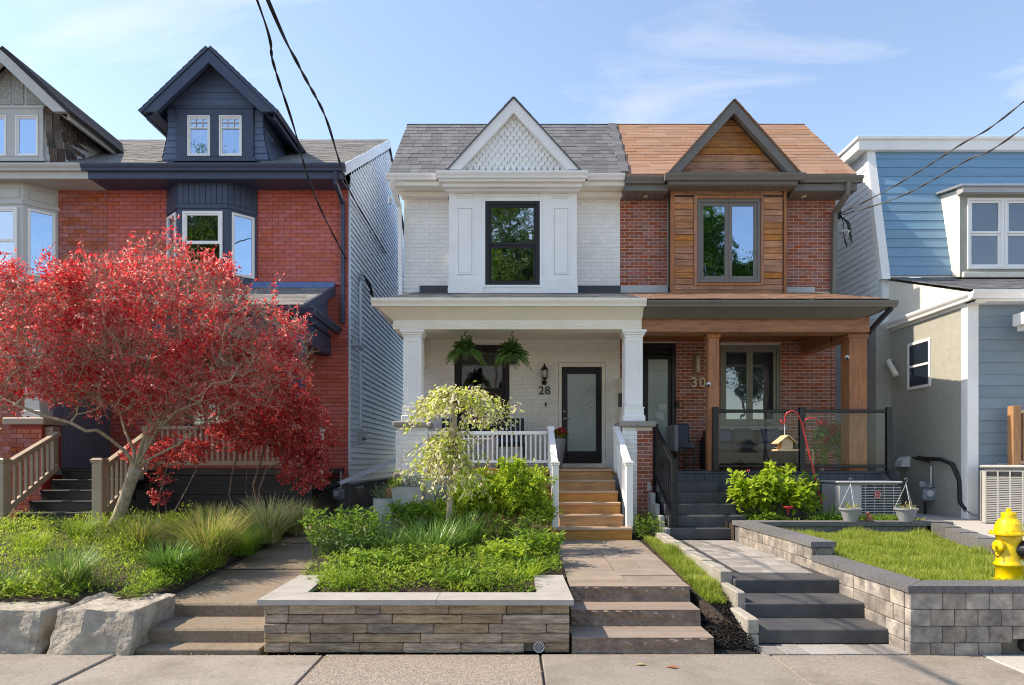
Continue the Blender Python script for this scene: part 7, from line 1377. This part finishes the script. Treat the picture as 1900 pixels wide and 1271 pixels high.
# strap leaved clumps, sedum stalks, dead stems
def clump(name, label, x, y, z, n, h, spread, w, m, cat='plant', group=None, base=.12, extra=None):
    t = thing(name, (x, y, z), label, cat, group); tuft((x, y, z-.01), n, h, spread, w, m, t, 'leaf_blades', base)
    if extra: tuft((x, y, z-.01), extra[0], h*extra[2], spread*.8, w*.7, extra[1], t, 'dry_blades', base)
    return t
clump('strap_leaf_clump', 'dark green arching strap leaves in the middle of the stone planter bed', PX(800, 7.9), 7.95, .45, 420, .56, .52, .018, LM['blade'], base=.22)
clump('strap_leaf_clump', 'dark green strap leaves below the weeping tree', PX(855, 8.6), 8.7, .47, 330, .60, .54, .018, LM['blade'], base=.24)
clump('strap_leaf_clump', 'dark green strap leaves beside the green stalks', PX(718, 8.1), 8.15, .45, 180, .46, .42, .016, LM['blade'], base=.16)
def stalks(label, x, y, z, n, h, rad, m, seed, lf=.05, per=16, ms='stem', name='stalk_plant', head=None):
    r = np.random.default_rng(seed); t = thing(name, (x, y, z), label, 'plant'); b = MB(); P = []; D = []
    for i in range(n):
        a = r.uniform(0, 6.28); q = rad*math.sqrt(r.random()); hh = h*r.uniform(.65, 1.08); p0 = np.array([x+q*math.cos(a), y+q*math.sin(a), z-.02]); p1 = p0+np.array([r.normal()*.05+math.cos(a)*.08*q/rad, r.normal()*.05, hh]); b.tube([p0, (p0+p1)/2+r.normal(size=3)*.01, p1], [.006, .005, .003], 4, False)
        for j in range(per): u = r.uniform(.15, 1)**.6; ang = j*2.4; P.append(p0+(p1-p0)*u); D.append([math.cos(ang), math.sin(ang), r.uniform(.1, .9)])
    b.build('stalks', M[ms], t)
    if per: leaves('foliage', P, D, lf*r.uniform(.6, 1.2, len(P)), lf*.33, m, t, .12, .6, r)
    return t
stalks('upright green leafy stalks at the left end of the planter bed', PX(645, 8.3), 8.3, .46, 95, .56, .40, LM['green'], 61, .075, 18)
stalks('low grey green herb between the stalks and the planters', PX(740, 9.0), 9.0, .49, 60, .36, .3, LM['grey'], 62, .05, 16)
stalks('cut dry brown stems in front of the yellow green shrub', PX(950, 8.6), 8.65, .47, 26, .42, .22, LM['brownb'], 63, .05, 0, 'drystem', 'dry_plant')
clump('dry_grass_clump', 'straw coloured clump at the foot of the dry stems', PX(975, 8.2), 8.3, .46, 110, .26, .22, .006, LM['pale'], base=.2)
def cover(name, label, n, poly, zf, h, size, m, seed, ex=.4, lift=.6):
    r = np.random.default_rng(seed); P = []
    while len(P) < n:
        x = r.uniform(min(p[0] for p in poly), max(p[0] for p in poly)); y = r.uniform(min(p[1] for p in poly), max(p[1] for p in poly)); ins = False; k = len(poly)
        for i in range(k):
            (xa, ya), (xb, yb) = poly[i], poly[(i+1) % k]
            if (ya > y) != (yb > y) and x < (xb-xa)*(y-ya)/(yb-ya)+xa: ins = not ins
        q = mnoise.noise(Vector((x*1.7, y*1.7, seed)))
        if ins and q > -.28+.3*r.random(): P.append((x, y, zf(x, y)+h*r.random()*(.3+1.3*max(0, q+.3)**1.2)))
    P = np.array(P); D = r.normal(size=(n, 3))*[1, 1, .4]+[0, 0, lift]; L = size*r.uniform(.5, 1.3, n); o = leaves(name, P, D, L, L*ex, m, None, .15, .8, r); return tag(o, label, 'ground cover', None, 'stuff')
cover('ground_cover', 'yellow green ground cover along the front of the stone planter', 7600, [(-1.72, 6.02), (.2, 6.02), (.22, 6.95), (.5, 7.0), (.55, 8.3), (.1, 7.6), (-.6, 7.3), (-2.0, 7.5)], lambda x, y: .385+.05*(y-5.95), .24, .048, LM['cover'], 71)
cover('ground_cover', 'taller bright sprigs among the front ground cover', 700, [(-1.72, 6.02), (.2, 6.02), (.22, 6.95), (.5, 7.0), (.5, 7.6), (-2.0, 7.5)], lambda x, y: .42+.05*(y-5.95), .16, .07, LM['green'], 171, .3, 1.0)
cover('ground_cover', 'small green leaves between the planter bed plants', 7000, [(-2.1, 6.6), (.5, 7.0), (.56, 9.2), (.3, 10.5), (-2.2, 10.5), (-2.38, 9)], lambda x, y: .4+.035*(y-6), .12, .05, LM['green'], 72)
cover('ground_cover', 'bright feathery ground cover in the left bed', 15000, [(-7, 6.22), (-3.38, 6.28), (-3.36, 8.5), (-3.5, 10.4), (-4.6, 10.6), (-8, 10)], lambda x, y: .34+.075*(y-6.2), .24, .05, LM['lime'], 73, .22, 1.2)
cover('ground_cover', 'green under leaves of the left bed', 9000, [(-7, 6.22), (-3.38, 6.28), (-3.4, 10.0), (-4.2, 11.0), (-8, 10)], lambda x, y: .34+.07*(y-6.2), .16, .05, LM['green'], 74, .25, 1.0)
cover('ground_cover', 'trailing green edge of the left bed above the boulders', 3600, [(-7, 6.12), (-3.36, 6.2), (-3.36, 6.7), (-7, 6.7)], lambda x, y: .34+.07*(y-6.2), .13, .06, LM['cover'], 79, .3, .5)
cover('ground_cover', 'low green weeds under the red hook', 2600, [(3.6, 10.2), (6.2, 10.2), (6.1, 10.8), (3.6, 11.2)], lambda x, y: .67, .12, .05, LM['green'], 75)
cover('ground_cover', 'dark leaves in the gap beside the wooden stairs', 900, [(1.85, 10.1), (2.3, 10.1), (2.3, 11.3), (1.9, 11.3)], lambda x, y: .45, .38, .055, LM['green'], 76)
cover('ground_cover', 'thin grey green leaves along the alley path edge', 900, [(-2.3, 8.4), (-2.0, 8.4), (-2.2, 9.9), (-2.45, 9.9)], lambda x, y: .46, .12, .05, LM['grey'], 77)
# ornamental grasses of the left bed
for px, d, z, n, h, sp, w, m, ex, lab in (
    (128, 6.6, .36, 460, .50, .40, .008, 'blade', (160, LM['pale'], .8), 'green grass clump with pale base above the split boulder'),
    (22, 6.55, .36, 190, .26, .3, .008, 'blade', (70, LM['brownb'], .8), 'small dark grass clump at the left edge'),
    (318, 7.1, .40, 420, .46, .46, .013, 'blade', None, 'strap leaved green clump beside the concrete path steps'),
    (392, 7.7, .42, 680, .76, .58, .011, 'brownb', (380, LM['green'], .8), 'russet tinted grass clump beside the concrete path'),
    (262, 8.2, .46, 340, .60, .5, .011, 'brownb', (160, LM['lime'], .9), 'yellowing grass clump behind the strap leaved one'),
    (452, 8.4, .46, 420, .44, .42, .007, 'green', (160, LM['blade'], .9), 'fresh green grass clump beside the path'),
    (500, 9.2, .51, 460, .74, .68, .013, 'pale', (120, LM['green'], .8), 'pale arching grass clump before the red shrub stems'),
    (548, 10.2, .55, 340, .58, .6, .013, 'pale', (140, LM['brownb'], .7), 'straw pale grass clump nearest the alley'),
    (390, 9.9, .56, 280, .5, .36, .009, 'pale', (150, LM['green'], 1.), 'thin tall grass clump against the black porch skirt'),
    (150, 9.4, .54, 260, .36, .36, .007, 'green', (70, LM['pale'], 1.), 'green grass clump in front of the black porch stairs'),
    (60, 8.6, .49, 240, .3, .34, .008, 'lime', (80, LM['pale'], 1.), 'light green grass clump before the left stair post')):
    clump('ornamental_grass', lab, PX(px, d), d, z, n, h, sp, w, LM[m], 'ornamental grass', 'grass clumps of the left bed', .14, ex)
clump('sprig_clump', 'yellow green sprigs at the left front corner of the stone planter bed', PX(640, 6.6), 6.65, .41, 260, .20, .24, .012, LM['lime'], base=.2)
clump('sprig_clump', 'pale green sprigs at the front middle of the stone planter bed', PX(860, 6.4), 6.45, .40, 200, .17, .24, .012, LM['cover'], base=.2)
clump('sprig_clump', 'light green sprigs near the right arm of the stone planter', PX(965, 6.9), 6.95, .42, 240, .22, .26, .012, LM['lime'], base=.22)
cover('ground_cover', 'green leaves spilling over the left edge of the concrete path', 3200, [(-3.75, 6.6), (-3.3, 6.6), (-3.22, 8.5), (-3.25, 10.6), (-3.7, 10.6)], lambda x, y: .30+.06*(y-6.2), .22, .07, LM['green'], 78, .22, .7)
for i, (x, y, n, h, rd, m, lf, lab) in enumerate(((-1.45, 6.9, 42, .26, .2, 'green', .085, 'low broad leaved plant at the left of the stone planter bed'), (-.95, 7.15, 46, .30, .2, 'cover', .07, 'small bushy plant in front of the strap leaves'), (-.45, 6.55, 30, .17, .16, 'green', .06, 'tiny dark green plant close to the front coping'), (-.1, 7.3, 50, .32, .22, 'lime', .08, 'lime green plant right of the bed centre'), (.3, 7.75, 44, .34, .2, 'green', .09, 'green plant by the stone walkway edge'), (-1.8, 7.55, 46, .36, .2, 'dark', .08, 'dark leaved plant in front of the tall stalks'), (.05, 8.7, 44, .40, .24, 'cover', .08, 'yellow tinged plant before the dry stems'))):
    stalks(lab, x, y, .40+.045*(y-6.2), n, h, rd, LM[m], 300+i, lf, 15, name='bedding_plant')
# brick house bed
shrub('leafy_shrub', 'big leaved bright green shrub beside the black porch stairs', 'shrub', (PX(1430, 10.7), 10.7, .66), [[c(1430+o, 955, 10.7), c(1430+o*1.8, 915, 10.7)] for o in (-30, -10, 10, 30)], [(*c(1420, 918, 10.7), .5, .36, .26), (*c(1475, 925, 10.6), .32, .3, .22), (*c(1440, 880, 10.8), .25, .25, .14), (*c(1375, 905, 10.7), .18, .25, .22)], 190, LM['lime'], 3000, .11, M['stem'], 81, elong=.62, twig=.14, nt2=3, zb=.9, up=.8)
shrub('peony', 'pink budded plant before the glass railing', 'shrub', (PX(1500, 10.7), 10.7, .66), [[c(1498+o, 960, 10.7), c(1498+o*1.8, 920, 10.7)] for o in (-12, 8)], [(*c(1497, 910, 10.7), .16, .18, .2)], 50, LM['green'], 420, .08, M['stem'], 82, elong=.4)
for px, py, m, s, lab in ((1486, 889, 'purple', .035, 'mauve flower head above the bright shrub'), (1389, 874, 'pink', .022, 'pale pink bud left above the bright shrub')):
    q = c(px, py, 10.5); P = np.repeat(q[None], 60, 0)+RNG.normal(size=(60, 3))*s*.35; t = thing('flower', tuple(q-[0, 0, .35]), lab, 'flower'); leaves('petals', P, RNG.normal(size=(60, 3)), s, s*.7, LM[m], t); MB().tube([tuple(q), tuple(q-[0.01, -.05, .4])], .004, 4).build('flower_stem', M['stem'], t)
clump('iris_clump', 'upright sword leaves under the red hook', PX(1540, 10.5), 10.5, .67, 36, .36, .14, .02, LM['blade'], base=.14)
clump('iris_clump', 'upright sword leaves left of the grey air conditioner', PX(1513, 10.5), 10.55, .67, 26, .32, .1, .016, LM['blade'], base=.1)
clump('dry_grass_clump', 'tan dead leaves beside the right grey pot', PX(1705, 10.4), 10.4, .66, 60, .1, .16, .02, LM['brownb'], base=.08)
# lawns
def lawn(name, label, n, poly, zf, h, m, seed):
    r = np.random.default_rng(seed); X = []
    xa, xb = min(p[0] for p in poly), max(p[0] for p in poly); ya, yb = min(p[1] for p in poly), max(p[1] for p in poly)
    q = np.stack([r.uniform(xa, xb, n*2), r.uniform(ya, yb, n*2)], 1); ins = np.zeros(len(q), bool); k = len(poly)
    for i in range(k):
        (x0, y0), (x1, y1) = poly[i], poly[(i+1) % k]
        if y0 == y1: continue
        ins ^= ((y0 > q[:, 1]) != (y1 > q[:, 1])) & (q[:, 0] < (x1-x0)*(q[:, 1]-y0)/(y1-y0)+x0)
    q = q[ins][:n]; n = len(q); P = np.stack([q[:, 0], q[:, 1], zf(q[:, 0], q[:, 1])], 1); a = r.uniform(0, 6.28, n); R = h*r.uniform(.15, .8, n); hv = np.array([.62+1.1*max(0, mnoise.noise(Vector((p[0]*2.6, p[1]*2.6, seed)))+.35) for p in P])
    o = blades(name, P, h*hv*r.uniform(.5, 1.25, n), np.stack([R*np.cos(a), R*np.sin(a)], 1), np.full(n, .0055), m, None, 2, 1.5, r); return tag(o, label, 'lawn', None, 'stuff')
lawn('lawn_grass', 'short bright lawn behind the grey block wall', 52000, [(3.56, 5.92), (7.5, 5.92), (7.5, 6.9), (5.25, 7.0), (5.95, 9.85), (3.56, 9.85)], lambda x, y: .485+.014*(y-5.8), .075, LM['lawn'], 91)
lawn('strip_grass', 'rough grass strip between the stone walkway and the edging blocks', 9000, [(1.78, 6.45), (2.02, 6.45), (2.08, 6.9), (2.12, 10.1), (1.95, 10.1), (1.8, 7)], lambda x, y: np.where(y < 6.9, .22+.27*(y-6.4), .345+.028*(y-6.9)), .09, LM['lawn'], 92)
r_ = np.random.default_rng(93); P = np.stack([r_.uniform(1.72, 2.06, 1800), r_.uniform(5.72, 6.7, 1800), np.zeros(1800)], 1); P[:, 2] = np.clip((P[:, 1]-5.65)*.28, .0, .3)+.02; tag(leaves('mulch_chips', P, r_.normal(size=(1800, 3))*[1, 1, .25], .045, .02, M['mulch'], None, .1, .9, r_), 'dark mulch spilling beside the brown stone steps', 'mulch', None, 'stuff')
struct(fix_normals(sheet('mulch_bed', [(1.69, 5.66, .0), (2.02, 5.66, .0), (2.03, 6.4, .16), (1.69, 6.4, .2)], M['mulch'], .2)))
# ------------------------------------------------------------------ trees across the road (seen in the window panes)
def street_tree(x, y, h, cr, seed, label):
    r = np.random.default_rng(seed); t = thing('street_tree', (x, y, 0), label, 'tree', 'trees across the road'); base = np.array([x, y, -.05]); nodes = [base, base+[0, 0, 1.5], base+[.1, 0, 3], base+[0, .1, h*.45], base+[.2, 0, h*.65]]; E = []
    for i in range(9): a = r.uniform(0, 6.28); q = r.uniform(.2, .8)*cr; E.append((x+q*math.cos(a), y+q*math.sin(a)*.7, h*r.uniform(.45, .88), cr*.5, cr*.45, h*.13))
    N_, P_, R_, tips = grow(nodes, [-1, 0, 1, 2, 3], blobs(420, E, r), .7, .2, r, tip=.012); skeleton('branches', N_, P_, np.minimum(R_, .28), M['barkd'], t, 5)
    n = 26000; k = r.choice(len(tips), n); leaves('crown', N_[np.array(tips)[k]]+r.normal(size=(n, 3))*.36, r.normal(size=(n, 3)), .22, .15, LM['street'], t, .2, .5, r)
street_tree(-.3, -17, 20.5, 4.6, 1, 'large tree across the road mirrored in the white house window')
street_tree(11.3, -17, 20, 2.3, 2, 'tree across the road mirrored in the left casement'); street_tree(-20, -17, 22.5, 3.6, 3, 'tall tree across the road mirrored in the dormer')
street_tree(15.2, -18, 15, 1.9, 4, 'tree across the road mirrored in the right casement')
hh = thing('house', (3, -22, 0), 'pale brick house across the road seen only in reflections', 'house'); MB().box(-4, 10, -30, -22, -.1, 6.5).build('wall', M['brickor'], hh); MB().prism([(-31, 6.5), (-21.6, 6.5), (-26, 9.5)], 'x', -4.3, 10.3).build('roof', M['greysh'], hh)
for x in (-2.5, .5, 3.5, 6.5):
    for z in (1.2, 4.2): MB().box(x, x+1.2, -22, -21.95, z, z+1.5).build('window', M['wplastic'], hh)

r_ = np.random.default_rng(401); xx = []
for j in (-3.27, -1.55, .235, 2.13, 3.87): xx += [(j+r_.normal()*.05, r_.uniform(4.7, 5.6)) for _ in range(26)]
xx += [(r_.uniform(-5, 6), 5.64-abs(r_.normal())*.06) for _ in range(320)]+[(r_.uniform(-5, 6), r_.uniform(4.7, 5.6)) for _ in range(90)]
P = np.array([(a, b, .006) for a, b in xx]); tag(leaves('sidewalk_litter', P, r_.normal(size=(len(P), 3))*[1, 1, .12], r_.uniform(.01, .03, len(P)), .008, M['drystem'], None, .1, .95, r_), 'dry litter and grit scattered along the sidewalk joints', 'litter', None, 'stuff')
